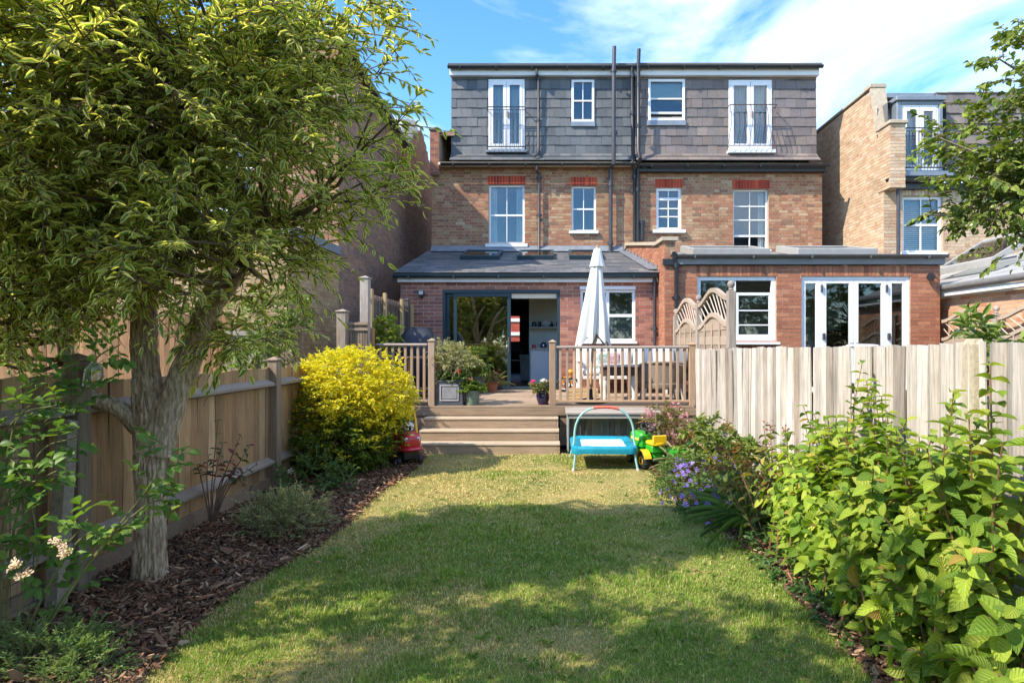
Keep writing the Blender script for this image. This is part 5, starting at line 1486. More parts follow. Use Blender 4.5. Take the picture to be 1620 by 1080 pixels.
garden_tree('garden_tree', 'dark leafy tree behind the camera on the right', (7.5, -8.5, 0), [((7.4, -8.4, 3.6), (2.2, 1.5, 2.0)), ((5.2, -8.6, 2.6), (1.6, 1.0, 1.5)), ((10.0, -8.8, 3.0), (1.8, 1.0, 1.9))], 420, .17, .08, PAL_T)
garden_tree('garden_tree', 'dark leafy tree behind the camera on the left', (-7.5, -8.0, 0), [((-7.4, -8.0, 3.8), (2.0, 1.5, 2.1)), ((-5.0, -8.4, 2.4), (1.6, 1.0, 1.6))], 320, .17, .08, PAL_T)
garden_tree('garden_tree', 'dark leafy tree far behind the camera, mirrored in the folding doors', (15, -7.5, 0), [((15, -7.4, 3.4), (2.4, 1.4, 2.2)), ((12.4, -7.6, 2.4), (1.8, 1.0, 1.7)), ((18, -7.6, 2.6), (2.2, 1.0, 1.9))], 420, .18, .09, PAL_T)
# ---- holly at the right edge
hol = thing('holly_tree', 'glossy-leaved holly branches hanging into the upper right corner', 'tree', (4.1, 4.2, 0))
hl = [((3.25, 4.3, 2.55), (.55, .45, .30)), ((3.45, 4.3, 3.0), (.75, .5, .42)), ((3.75, 4.2, 3.45), (.75, .5, .40)), ((3.75, 4.2, 2.45), (.6, .4, .30)), ((3.95, 4.3, 3.85), (.55, .45, .35)), ((3.05, 4.3, 2.72), (.30, .25, .22)), ((4.0, 4.3, 2.9), (.5, .5, .5))]
hl = [((c[0] + .08, c[1], c[2] + .03), r) for (c, r) in hl]
b, o = lobe_points(hl, 560, .3)
T, paths = twig_leaves(b, o, 3, .17, .2, 9, .058, .036, upb=.3, ang=.9, ld=.1)
ends = np.array([(2.62, 4.3, 2.42), (2.72, 4.3, 2.60), (2.75, 4.3, 2.85), (2.7, 4.3, 3.02), (3.05, 4.2, 3.45), (3.15, 4.2, 3.65), (2.85, 4.3, 2.30), (3.1, 4.3, 2.15)])
ends = ends + np.array([.08, 0, .03])
T2, p2 = twig_leaves(ends, np.tile([-.9, 0, .1], (len(ends), 1)), 3, .2, .2, 10, .058, .036, spread=.4)
T = np.concatenate([T, T2])
pieces('leaf', 'crown', hol, LV3, LF3, T, clumpcol(T, [(.15, .22, .035, 4), (.20, .27, .045, 3), (.27, .33, .06, 2), (.10, .16, .03, 2)], .15), lm_holly, 300, LU3)
bark_limb(hol, [(4.15, 4.25, -.05), (4.12, 4.25, 1.2), (4.05, 4.25, 2.3), (3.9, 4.2, 3.4), (3.9, 4.2, 4.0)], [.10, .09, .075, .05, .02], 'trunk', n=16, rings=30, ridge=.05)
hb_ = [[(4.05, 4.25, 2.2), (3.6, 4.3, 2.3), (3.1, 4.3, 2.4), (2.65, 4.3, 2.43)], [(4.02, 4.25, 2.5), (3.6, 4.25, 2.75), (3.1, 4.3, 2.85), (2.75, 4.3, 2.98)], [(3.95, 4.2, 3.0), (3.5, 4.25, 3.3), (3.1, 4.2, 3.5)],
       [(4.0, 4.2, 2.7), (3.8, 4.1, 3.2), (3.5, 4.2, 3.5)], [(4.05, 4.25, 2.1), (3.8, 4.3, 2.15), (3.4, 4.3, 2.15)]]
polyline_tubes([catmull(q, 8) for q in hb_], [list(np.linspace(.022, .006, 9))]*len(hb_), 6).build('branches', M('pale_holly_bark', (.30, .22, .16), .9, .3, 20), hol)
polyline_tubes(paths + p2, [[.004, .003, .002, .0015]]*len(paths + p2)).build('twigs', twig_m, hol)['kind'] = 'stuff'

# ---- golden bush
yb = thing('golden_shrub', 'rounded bright yellow and green shrub by the deck', 'shrub', (-2.42, 7.1, 0))
b, o = lobe_points([((-2.40, 7.15, .92), (.66, .62, .50)), ((-2.55, 7.1, .55), (.62, .6, .5)), ((-2.30, 7.15, .50), (.45, .5, .48)), ((-2.45, 6.95, .35), (.48, .5, .35)), ((-2.5, 7.1, 1.15), (.42, .4, .28)), ((-2.1, 7.0, .85), (.42, .4, .35))], 2300, .8)
T, paths = twig_leaves(b, o, 2, .075, .1, 9, .046, .020, upb=.2, ang=.8, ld=-.15, spread=.5)
T = clamp_y(T, lambda x, y, z: z > .02)
z = T[:, 2, 3]
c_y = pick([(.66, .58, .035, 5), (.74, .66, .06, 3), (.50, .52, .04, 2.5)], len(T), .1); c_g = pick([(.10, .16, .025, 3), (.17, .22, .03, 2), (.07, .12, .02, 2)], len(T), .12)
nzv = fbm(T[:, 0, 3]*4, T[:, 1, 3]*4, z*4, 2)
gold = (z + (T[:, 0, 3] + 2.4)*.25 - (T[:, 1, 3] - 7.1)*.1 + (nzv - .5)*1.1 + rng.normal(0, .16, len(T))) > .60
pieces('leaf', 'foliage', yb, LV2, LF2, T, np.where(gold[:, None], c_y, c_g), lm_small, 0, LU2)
sm_ = MB()
for k in range(14):
    a = rng.uniform(0, 6.28); q = np.array([-2.4 + .5*math.cos(a)*rng.random(), 7.1 + .45*math.sin(a)*rng.random(), rng.uniform(.5, 1.0)])
    sm_.tube(catmull([(-2.4 + .05*math.cos(a), 7.1 + .05*math.sin(a), -.02), (np.array([-2.4, 7.1, .1]) + q)/2, q], 6), list(np.linspace(.02, .006, 7)), 6)
sm_.build('stems', twig_m, yb)

# ---- big lime-green shrub on the right, every stem with paired leaves
def stem_shrub(name, label, base, stems, leafL, leafW, pal, mats, n_single, V=(LV5, LF5, LU5), stem_mat=None, spacing=.075, cat='shrub', t0=.18, ld=.28, r0=.007, keep=None, tip=.55):
    t = thing(name, label, cat, base)
    Ps, Ds, Ns, Ls = [], [], [], []; mb = MB()
    for (p0, p1, p2) in stems:
        p0, p1, p2 = [np.array(q, float) for q in (p0, p1, p2)]
        Lg = np.linalg.norm(p1-p0) + np.linalg.norm(p2-p1)
        mb.tube(catmull([p0, p1, p2], 8), list(np.linspace(r0, r0*.35, 9)), 5, cap=False)
        n = max(3, int(Lg * (1 - t0) / spacing)); ph = rng.random() * 3.14
        for i in range(n + 1):
            s = t0 + (1 - t0) * i / n
            c = (1-s)**2*p0 + 2*s*(1-s)*(2*p1 - .5*(p0+p2)) + s*s*p2
            q = catmull([p0, p1, p2], 40)[int(s*40)]
            tg = catmull([p0, p1, p2], 40)[min(40, int(s*40)+1)] - catmull([p0, p1, p2], 40)[max(0, int(s*40)-1)]
            tg = tg / max(1e-6, np.linalg.norm(tg))
            a = np.cross(tg, [0, 0, 1]) if abs(tg[2]) < .95 else np.array([1., 0, 0]); a /= np.linalg.norm(a); bb = np.cross(tg, a)
            th = ph + (i % 2) * 1.57 + rng.normal(0, .3)
            for sg in (1, -1):
                dr_ = (a*math.cos(th) + bb*math.sin(th)) * sg
                D = dr_ + tg*.55 + np.array([0, 0, -ld]) + rng.normal(0, .18, 3)
                Ps.append(q); Ds.append(D); Ns.append(tg*.9 + np.array([0, 0, .7]) + rng.normal(0, .3, 3)); Ls.append(rng.uniform(.72, 1.15) * (1 if s < .8 else 1 - (1 - tip)*(s - .8)/.2))
    Ps, Ds, Ns, Ls = map(np.array, (Ps, Ds, Ns, Ls))
    T = leaf_T(Ps, Ds, leafL*Ls, leafW*Ls*rng.uniform(.8, 1.15, len(Ls)), Ns)
    if keep is not None: T = clamp_y(T, keep)
    mb.build('stems', stem_mat or stem_red, t, smooth=True)
    pieces('leaf', 'foliage', t, V[0], V[1], T, clumpcol(T, pal, .12, 2.5, .22), mats, n_single, V[2], smooth=True)
    return t
stems = []
for k in range(190):
    yb_ = rng.uniform(2.35, 4.35); xb_ = rng.uniform(1.62, 1.92)
    lean = rng.random()
    xr_ = xb_ - lean * rng.uniform(.1, .62) ; h = (rng.uniform(.85, 1.30) * (1 - .60 * lean) + .12) * np.interp(yb_, [2.4, 3.3, 3.8, 4.35], [1.05, .98, .88, .70])
    x2 = max(xr_, np.interp(yb_, [2, 2.6, 3.4, 4.3], [1.32, 1.36, 1.42, 1.46])); y2 = yb_ + rng.normal(-.15, .25)
    stems.append(((xb_, yb_, 0), ((xb_*1.3 + x2*.7)/2, (yb_+y2)/2, h*.62), (x2, y2, h)))
for k in range(60):
    yb_ = rng.uniform(2.1, 4.4); xb_ = rng.uniform(1.5, 1.8); x2 = np.interp(yb_, [2, 2.6, 3.4, 4.3], [1.34, 1.38, 1.44, 1.48]) + rng.uniform(0, .2); h = rng.uniform(.12, .55)
    stems.append(((xb_, yb_, 0), ((xb_ + x2)/2, yb_ - .03, h*.8 + .08), (x2, yb_ + rng.normal(-.08, .12), h)))
for (px_, py_, Y) in ((1364, 575, 3.9), (1455, 590, 3.7), (1525, 590, 3.4), (1385, 590, 4.0), (1600, 640, 3.0), (1545, 610, 3.5), (1612, 560, 3.1)):
    q = P(px_, py_, Y); stems.append(((1.8, Y + .1, 0), ((1.8 + q.x)/2, Y + .05, .75), (q.x, Y, q.z)))
PAL_LIME = [(.22, .33, .035, 4), (.30, .40, .045, 4), (.14, .24, .03, 4), (.40, .46, .07, 1.6), (.38, .27, .06, .3)]
big = stem_shrub('broadleaf_shrub', 'big lime-green broad-leaved shrub in the lower right corner', (1.8, 3.3, 0), stems, .104, .066, PAL_LIME, lm_broad, 300, t0=.08, spacing=.060, keep=lambda x, y, z: (z > .05) & (x < 2.07) & (y > 1.75))
# ---- its neighbour with rusty seed heads
stems = []
for k in range(34):
    xb_, yb_ = rng.uniform(1.55, 1.95), rng.uniform(4.45, 5.35); a = rng.uniform(0, 6.28); r_ = rng.uniform(.1, .5)
    q = (min(2.04, xb_ + r_*math.cos(a) - .1), yb_ + r_*math.sin(a), rng.uniform(.35, .82))
    stems.append(((xb_, yb_, 0), ((xb_+q[0])/2, (yb_+q[1])/2, q[2]*.65), q))
rusty = stem_shrub('rusty_headed_shrub', 'shrub with yellowing leaves and rust-brown dead flower heads against the pale fence', (1.75, 4.9, 0), stems, .085, .045, [(.11, .16, .03, 4), (.17, .20, .035, 3), (.32, .27, .05, 1.5), (.30, .15, .04, .7)], lm_green, 120, (LV3, LF3, LU3), spacing=.085, keep=lambda x, y, z: (z > .03) & (x < 2.07))
Ps = []
for (p0, p1, p2) in stems[:22]: Ps.append(np.array(p2) + rng.normal(0, .025, (26, 3)))
Ps = np.concatenate(Ps); T = leaf_T(Ps, rng.normal(0, 1, Ps.shape), .026, .016, rng.normal(0, 1, Ps.shape))
pieces('seed_head', 'seed_heads', rusty, LV2, LF2, T, pick([(.24, .075, .03, 3), (.32, .12, .05, 2), (.16, .06, .03, 2)], len(T), .15), petal, 0, LU2)

# ---- arching strap-leaved clumps
def strap_mesh(seg=7, bend=.9):
    vs, uv = [], []
    for i in range(seg + 1):
        t = i / seg; a = bend * t * 1.9
        x = math.sin(a) / max(a, 1e-3) * t if a > 1e-3 else t
        z = t * (.95 - .75*t*bend); x = t * (.25 + .6*bend*t)
        w = .5 * (1 - t**3 * .95) * (.7 + .3*math.sin(math.pi*t))
        vs += [(x, -w, z + .05*w), (x, 0, z - .05), (x, w, z + .05*w)]; uv += [(t, 0), (t, .5), (t, 1)]
    fs = []
    for i in range(seg): a = i*3; fs += [(a, a+3, a+4, a+1), (a+1, a+4, a+5, a+2)]
    return np.array(vs), fs, np.array(uv)
SV = [strap_mesh(7, b_)[0] for b_ in (.35, .6, .8, 1.0, 1.15)]; _, SF, SU = strap_mesh()
def strap_clump(name, label, c, n, h, w, pal, mats, r=.1, n_single=0, cat='plant'):
    t = thing(name, label, cat, c)
    a = rng.random(n) * 6.283; rr = r * np.sqrt(rng.random(n))
    pos = np.c_[c[0] + rr*np.cos(a), c[1] + rr*np.sin(a), np.full(n, c[2])]
    a2 = a + rng.normal(0, .5, n); hh = h * rng.uniform(.6, 1.2, n)
    U = np.c_[np.cos(a2), np.sin(a2), np.zeros(n)]; V = np.c_[-np.sin(a2), np.cos(a2), np.zeros(n)]
    T = mats_from(pos, U*hh[:, None], V*w, np.c_[np.zeros(n), np.zeros(n), hh])
    pieces('leaf', 'leaves', t, SV, SF, T, pick(pal, n, .15), mats, n_single, SU, smooth=True)
    return t
PAL_S = [(.11, .20, .055, 3), (.15, .25, .07, 3), (.20, .30, .09, 1)]
strap_clump('strap_leaved_plant', 'dark green clump of arching strap leaves hanging over the bark mulch', (1.60, 4.85, 0), 120, .52, .016, PAL_S, lm_small, .14, 90)
strap_clump('strap_leaved_plant', 'arching strap leaves just behind the violet flowers', (1.78, 5.45, 0), 90, .52, .014, PAL_S, lm_small, .16, 90)
strap_clump('variegated_grass', 'pale cream-striped grass tuft beside the green toy trailer', (1.52, 7.15, 0), 90, .42, .016, [(.26, .30, .14, 2), (.36, .38, .20, 2)], lm_pale, .08, 90)
# ---- violet cranesbill
gr = thing('violet_cranesbill', 'sprawling mound of small violet flowers at the lawn edge', 'plant', (1.4, 6.0, 0))
b, o = lobe_points([((1.42, 6.25, .10), (.36, .40, .18)), ((1.32, 5.7, .07), (.30, .40, .15)), ((1.60, 5.7, .12), (.30, .45, .2)), ((1.42, 6.75, .08), (.22, .25, .14)), ((1.32, 5.2, .04), (.22, .35, .09))], 520, .7)
T, paths = twig_leaves(b, o, 2, .10, .2, 7, .034, .022, upb=.5)
T = clamp_y(T, lambda x, y, z: z > .005)
pieces('leaf', 'foliage', gr, LV2, LF2, T, clumpcol(T, [(.07, .13, .03, 3), (.11, .18, .04, 3), (.16, .22, .05, 1)]), lm_small, 0, LU2)
def flower_mesh(n=5, r=1.0):
    vs, fs = [(0, 0, 0)], []
    for k in range(n):
        a = 2*math.pi*k/n
        for (rr, da, z) in ((.45*r, -.35, .12), (r*.95, -.42, .28), (r*1.05, 0, .22), (r*.95, .42, .28), (.45*r, .35, .12)):
            vs.append((rr*math.cos(a+da), rr*math.sin(a+da), z))
        i = 1 + k*5; fs += [(0, i, i+1, i+2), (0, i+2, i+3, i+4)]
    return np.array(vs, float), fs
FV, FF = flower_mesh()
FU = np.tile([.5, .8], (len(FV), 1))
def flowers(parent, pos, r, pal, n_single=400, face=(-.25, -.8, .55), nm='flower', spread=.4):
    n = len(pos); nr = norm(np.tile(face, (n, 1)) + rng.normal(0, spread, (n, 3)))
    u = norm(np.cross(nr, rng.normal(0, 1, (n, 3)))); v = np.cross(nr, u); s = r * rng.uniform(.8, 1.2, (n, 1))
    pieces(nm, nm + 's', parent, [FV], FF, mats_from(pos, u*s, v*s, nr*s), pick(pal, n, .12), petal, n_single, FU)
PAL_VIO = [(.26, .16, .68, 3), (.33, .20, .70, 2), (.42, .27, .70, 1)]
fp = []
for (px_, py_, Y) in [(1062, 742, 6.9), (1104, 720, 6.9), (1090, 735, 6.6), (1085, 748, 6.5), (1098, 752, 6.3), (1115, 744, 6.4), (1123, 757, 6.1), (1142, 762, 5.9), (1120, 770, 6), (1096, 778, 5.9), (1080, 785, 5.8), (1069, 790, 5.8), (1060, 785, 5.9), (1048, 795, 5.7),
                          (1056, 772, 6.1), (1139, 790, 5.6), (1113, 787, 5.7), (1108, 775, 5.9), (1084, 798, 5.6), (1066, 762, 6.3), (1066, 773, 6.2), (1120, 828, 5.1), (1143, 738, 6.6), (1123, 747, 6.2), (1078, 783, 5.9), (1096, 785, 5.8), (1160, 737, 6.4), (1144, 756, 6.2),
                          (1112, 727, 6.8), (1165, 742, 6.4), (1089, 745, 6.5), (1100, 765, 6.1), (1130, 768, 6.0), (1092, 760, 6.2), (1072, 752, 6.5), (1152, 770, 5.8), (1046, 778, 6.1), (1105, 803, 5.5), (1128, 800, 5.6), (1085, 768, 6.1), (1094, 729, 6.8), (1112, 760, 6.2)]:
    q = P(px_, py_, Y*.93); q.z = max(q.z, .06); fp.append(q)
b2, _o = lobe_points([((1.34, 5.95, .12), (.26, .55, .15)), ((1.36, 5.3, .08), (.2, .4, .1)), ((1.52, 6.2, .2), (.25, .5, .12))], 46, 1.0)
for q in b2[b2[:, 2] > .06]: fp.append(Vector(q) + Vector((-.03, -.04, .03)))
flowers(gr, np.array([tuple(q) for q in fp]), .025, PAL_VIO)
st = MB()
for q in fp: st.tube([(q.x, q.y+.004, q.z), (q.x+.02, q.y+.05, max(.0, q.z-.16))], .0018, 4, False)
st.build('flower_stalks', stem_green, gr)
# ---- mixed leafy plants before the pale fence
def mound(name, label, base, lobes, n, leafL, leafW, pal, per=8, nt=2, length=.12, cat='plant', mats=None, V=None, n_single=0, upb=.5, spread=.6, ld=.1):
    t = thing(name, label, cat, base)
    V = V or (LV2, LF2, LU2)
    b, o = lobe_points(lobes, n, .6)
    T, paths = twig_leaves(b, o, nt, length, .2, per, leafL, leafW, upb=upb, spread=spread, ld=ld)
    T = clamp_y(T, lambda x, y, z: z > base[2] + .004)
    pieces('leaf', 'foliage', t, V[0], V[1], T, clumpcol(T, pal), mats or lm_small, n_single, V[2])
    polyline_tubes(paths, [[.003, .0025, .002, .0015]]*len(paths)).build('stems', stem_green, t)['kind'] = 'stuff'
    return t
sc_ = mound('leafy_perennial', 'yellow-green leafy perennials against the pale fence beyond the violet flowers', (1.75, 6.9, 0), [((1.78, 7.1, .34), (.24, .32, .28)), ((1.75, 6.5, .30), (.24, .38, .26)), ((1.88, 6.0, .28), (.17, .42, .25))], 150, .075, .034, [(.15, .22, .04, 3), (.23, .28, .05, 2), (.10, .16, .03, 2)], V=(LV3, LF3, LU3), n_single=60)
tall = [P(1192, 674, 6.6), P(1141, 714, 6.8), P(1205, 725, 6.2), P(1190, 700, 6.5), P(1113, 720, 7.0)]
flowers(sc_, np.array([tuple(q) for q in tall]).repeat(3, 0) + rng.normal(0, .012, (15, 3)), .026, [(.16, .12, .45, 3), (.25, .15, .5, 2)])
st = MB()
for q in tall: st.tube([q, (q.x+.02, q.y+.02, q.z*.5), (q.x+.03, q.y+.03, .1)], .003, 5, False)
st.build('flower_stalks', stem_green, sc_)
pk = mound('pink_flowered_shrub', 'small shrub covered in faded pink flower clusters beside the deck', (1.50, 7.95, 0), [((1.50, 7.95, .36), (.30, .28, .30)), ((1.42, 7.9, .52), (.24, .22, .2)), ((1.62, 7.9, .25), (.28, .25, .25))], 170, .042, .022, [(.16, .17, .05, 3), (.22, .20, .06, 2), (.26, .12, .05, 1.5)], length=.10)
b, o = lobe_points([((1.48, 7.82, .45), (.32, .18, .28)), ((1.40, 7.85, .55), (.22, .18, .15))], 46, .9)
flowers(pk, np.repeat(b, 7, 0) + rng.normal(0, .022, (len(b)*7, 3)), .015, [(.62, .26, .34, 3), (.72, .40, .44, 2), (.50, .18, .26, 1.5)], 0, spread=.7)
# ---- left bed
mound('grey_leaved_shrub', 'low grey-green lavender-like bush on the bark mulch', (-2.1, 4.75, 0), [((-2.12, 4.75, .12), (.26, .24, .18)), ((-2.02, 4.7, .16), (.2, .2, .16)), ((-2.25, 4.75, .14), (.18, .2, .15))], 230, .028, .007, [(.34, .36, .20, 3), (.42, .43, .25, 2), (.28, .22, .13, 1)], per=16, length=.13, upb=1.1, spread=.35, ld=-.35)
rs_ = mound('small_rose', 'little rose bush with one pale pink bloom beside the golden shrub', (-2.45, 6.1, 0), [((-2.5, 6.1, .16), (.3, .22, .2)), ((-2.22, 6.05, .1), (.2, .18, .12))], 90, .04, .024, [(.06, .12, .03, 3), (.09, .16, .04, 2)], length=.11)
flowers(rs_, np.array([tuple(P(501, 772, 5.95)), tuple(P(505, 776, 5.93)), tuple(P(497, 778, 5.93)), tuple(P(460, 745, 6.1)), tuple(P(468, 752, 6.1))]), .03, [(.75, .58, .56, 3)], spread=.6)
mound('feathery_plant', 'feathery green herb in the bottom left corner', (-2.35, 2.72, 0), [((-2.32, 2.75, .06), (.28, .15, .10)), ((-2.1, 2.7, .04), (.15, .12, .06))], 160, .026, .004, [(.18, .29, .10, 3), (.24, .34, .13, 2)], per=18, length=.12, upb=1.0, spread=.5, ld=-.2)
mound('ground_cover', 'low round-leaved weeds at the edge of the right bed', (1.5, 4.0, 0), [((1.5, 4.1, .03), (.12, .5, .05)), ((1.52, 3.3, .03), (.1, .4, .05))], 70, .04, .03, [(.06, .13, .03, 3), (.09, .17, .04, 2)], length=.07)
# thin young shrub with dark red leaves
stems = []
for (px_, py_) in ((345, 665), (380, 690), (312, 735), (395, 705), (352, 700), (330, 720), (405, 735), (372, 745), (395, 770)):
    q = P(px_, py_, 4.85); stems.append(((-2.80, 4.9, 0), ((-2.80 + q.x)/2 - .03, 4.88, .30 + .15*rng.random()), tuple(q)))
stem_shrub('sparse_shrub', 'thin young shrub with dark red and green leaves by the left fence', (-2.8, 4.9, 0), stems, .065, .036, [(.05, .09, .03, 3), (.17, .04, .03, 2.2), (.09, .12, .03, 1)], lm_green, 150, (LV3, LF3, LU3), spacing=.075, stem_mat=M('grey_stem', (.17, .12, .085), .9, .3, 20), t0=.6)
# ---- rose canes in the left foreground
rose = thing('rambling_rose', 'leafy rose canes with faded cream blooms in the left foreground', 'rose', (-2.48, 2.85, 0))
canes = [[P(20, 1075, 2.8), P(110, 930, 2.8), P(235, 770, 2.85), P(262, 705, 2.85)], [P(15, 1080, 2.75), P(150, 880, 2.8), P(230, 800, 2.8), P(272, 790, 2.85)], [P(5, 1060, 2.85), P(20, 850, 2.85), P(60, 720, 2.9), P(125, 690, 2.9)],
         [P(0, 1000, 3.0), P(10, 800, 3.0), P(60, 680, 3.05), P(165, 595, 3.05)], [P(-20, 900, 2.9), P(10, 740, 2.9), P(30, 660, 2.9), P(90, 640, 2.9)], [P(-30, 800, 3.0), P(5, 690, 3.0), P(60, 630, 3.0), P(105, 590, 3.0)],
         [P(25, 1070, 2.8), P(60, 960, 2.8), P(130, 850, 2.8), P(205, 835, 2.85)], [P(10, 1070, 2.8), P(40, 930, 2.8), P(60, 880, 2.8), P(50, 790, 2.8)], [P(60, 680, 3.05), P(120, 640, 3.05), P(150, 570, 3.1), P(190, 545, 3.1)],
         [P(-30, 760, 2.9), P(0, 700, 2.9), P(40, 760, 2.85), P(90, 745, 2.85)], [P(0, 900, 2.8), P(20, 860, 2.8), P(90, 870, 2.8), P(140, 820, 2.8)]]
cm = MB(); Ps, Ds, Ns, Ls = [], [], [], []
for cnp in canes:
    c = catmull([tuple(q) for q in cnp], 40); cm.tube(c, list(np.linspace(.007, .003, 41)), 6, cap=False)
    for i in range(13, 41, 3):
        tg = c[min(i+1, 40)] - c[i-1]; tg /= np.linalg.norm(tg)
        sd_ = np.cross(tg, [0, .6, .8]); sd_ /= np.linalg.norm(sd_); sg = 1 if (i // 3) % 2 else -1
        ax = sd_*sg*.9 + tg*.5 + np.array([0, -.2, .12]) + rng.normal(0, .2, 3); ax /= np.linalg.norm(ax)
        Lr = rng.uniform(.09, .13)
        cm.tube([c[i], c[i] + ax*Lr], .0016, 4, cap=False)
        n_ = np.array([0, -.35, 1.0]) + rng.normal(0, .25, 3); s2 = np.cross(n_, ax); s2 /= np.linalg.norm(s2)
        for (f, g) in ((.42, 1), (.42, -1), (.75, 1), (.75, -1), (1.0, 0)):
            Ps.append(c[i] + ax*Lr*f); Ds.append(ax*(1 if g == 0 else .45) + s2*g*.9); Ns.append(n_); Ls.append(rng.uniform(.85, 1.15)*(1.15 if g == 0 else 1))
T = leaf_T(np.array(Ps), np.array(Ds), .052*np.array(Ls), .036*np.array(Ls), np.array(Ns))
pieces('leaf', 'foliage', rose, LV3, LF3, T, clumpcol(T, [(.10, .21, .045, 3), (.14, .26, .05, 3), (.21, .31, .06, 1)]), lm_green, 300, LU3, smooth=True)
cm.build('canes', stem_green, rose)
for (px_, py_, Y) in ((22, 893, 2.6), (97, 858, 2.62), (103, 874, 2.6), (40, 905, 2.6)):
    q = P(px_, py_, Y); flowers(rose, np.array(q)[None] + rng.normal(0, .010, (6, 3)), .019, [(.62, .46, .34, 2), (.70, .56, .42, 2)], nm='rose_bloom', spread=.5)
# ---- climber beyond the left fence
mound('leafy_bush', 'light green bush beyond the left fence against the yellow brick', (-3.7, 8.0, 0), [((-3.62, 7.9, 1.95), (.38, .3, .30)), ((-3.9, 7.9, 1.7), (.4, .3, .45)), ((-3.95, 7.9, 1.1), (.35, .3, .6))], 260, .055, .032, [(.16, .24, .04, 3), (.22, .30, .06, 2), (.09, .15, .03, 2)], length=.13, cat='bush')
# ---- grass blades
NG = 230000
t_ = rng.random(NG); y = 1 / (1/2.25 + t_ * (1/8.24 - 1/2.25))
lo = np.array([lawn_l(v) for v in np.linspace(2, 8.3, 400)]); hi = np.array([lawn_r(v) for v in np.linspace(2, 8.3, 400)])
ll = np.interp(y, np.linspace(2, 8.3, 400), lo); lr = np.interp(y, np.linspace(2, 8.3, 400), hi)
x = ll + (lr - ll) * rng.random(NG) + rng.normal(0, .03, NG) * (rng.random(NG) < .15)
dry = fbm(x*1.0 + 3.1, y*1.0, 0, 4) + .10*np.exp(-((x - ll)/.16)**2) + .06*np.exp(-((lr - x)/.14)**2) + .05*fbm(x*7, y*7, 0, 2) + np.where(y > 5.2, .035, 0)  # dry patches and edges; the step at the far end is painted sunlight
dry = np.clip((dry - .52) / .10, 0, 1)
dry_or_sunlit = rng.random(NG) < (.17 + .58*dry + np.where(y > 5, .10, 0))  # extra straw blades on the far lawn put sunlight into the colour
col = np.where(dry_or_sunlit[:, None], pick([(.58, .47, .20, 3), (.64, .54, .27, 2), (.46, .36, .15, 2)], NG, .15), pick([(.17, .295, .035, 3), (.22, .34, .045, 3), (.29, .38, .055, 2), (.11, .21, .025, 1)], NG, .15))
az = rng.random(NG)*6.283; tuft = np.clip((vnoise(x*4.5, y*4.5) - .62)*4, 0, 1) + 1.2*np.clip((vnoise(x*9+7, y*9) - .78)*6, 0, 1); ln = rng.uniform(.016, .034, NG) * (1 - .35*dry) * (1 + .8*tuft) ; lean = rng.uniform(.2, 1.1, NG)
D = np.c_[np.cos(az)*np.sin(lean), np.sin(az)*np.sin(lean), np.cos(lean)]
side = np.c_[-np.sin(az), np.cos(az), np.zeros(NG)]; up = np.cross(D, side)
wd = (.0026 + .0011*np.maximum(0, y - 2.5)) * rng.uniform(.7, 1.3, NG)
T = mats_from(np.c_[x, y, np.full(NG, -.004)], D*ln[:, None], side*wd[:, None], up*ln[:, None])
GV = [np.array([(0, -.5, 0), (0, .5, 0), (.6, .4, .05), (.6, -.4, .05), (1, 0, -.12)])]
go = pieces('blade', 'grass', None, GV, [(0, 1, 2, 3), (3, 2, 4)], T, col, (None, leaf_mat('grass_blade', 'attr', trans=.25, rough=.7)), 0, np.tile([.5, .8], (5, 1)))
tag(go, 'short mown grass, patchy green and straw, over the whole lawn', 'grass', kind='stuff')

# weeds scattered in the turf
nW = 260
wy = 1 / (1/2.4 + rng.random(nW) * (1/7.8 - 1/2.4)); wx = np.interp(wy, np.linspace(2, 8.3, 400), lo) + (np.interp(wy, np.linspace(2, 8.3, 400), hi) - np.interp(wy, np.linspace(2, 8.3, 400), lo)) * rng.random(nW)
k5 = 7
pw_ = np.repeat(np.c_[wx, wy, np.full(nW, .012)], k5, 0) + rng.normal(0, .008, (nW*k5, 3)) * [1, 1, .3]
aw = rng.random(nW*k5) * 6.283
T = leaf_T(pw_, np.c_[np.cos(aw), np.sin(aw), rng.uniform(.1, .5, nW*k5)], rng.uniform(.016, .038, nW*k5), rng.uniform(.010, .016, nW*k5))
wo = pieces('weed', 'lawn_weeds', None, LV2, LF2, T, pick([(.12, .22, .03, 3), (.18, .28, .05, 2), (.30, .32, .08, 1)], nW*k5, .15), (None, lm_small[1]), 0, LU2)
tag(wo, 'small broad-leaved weeds scattered through the lawn', 'weeds', kind='stuff')
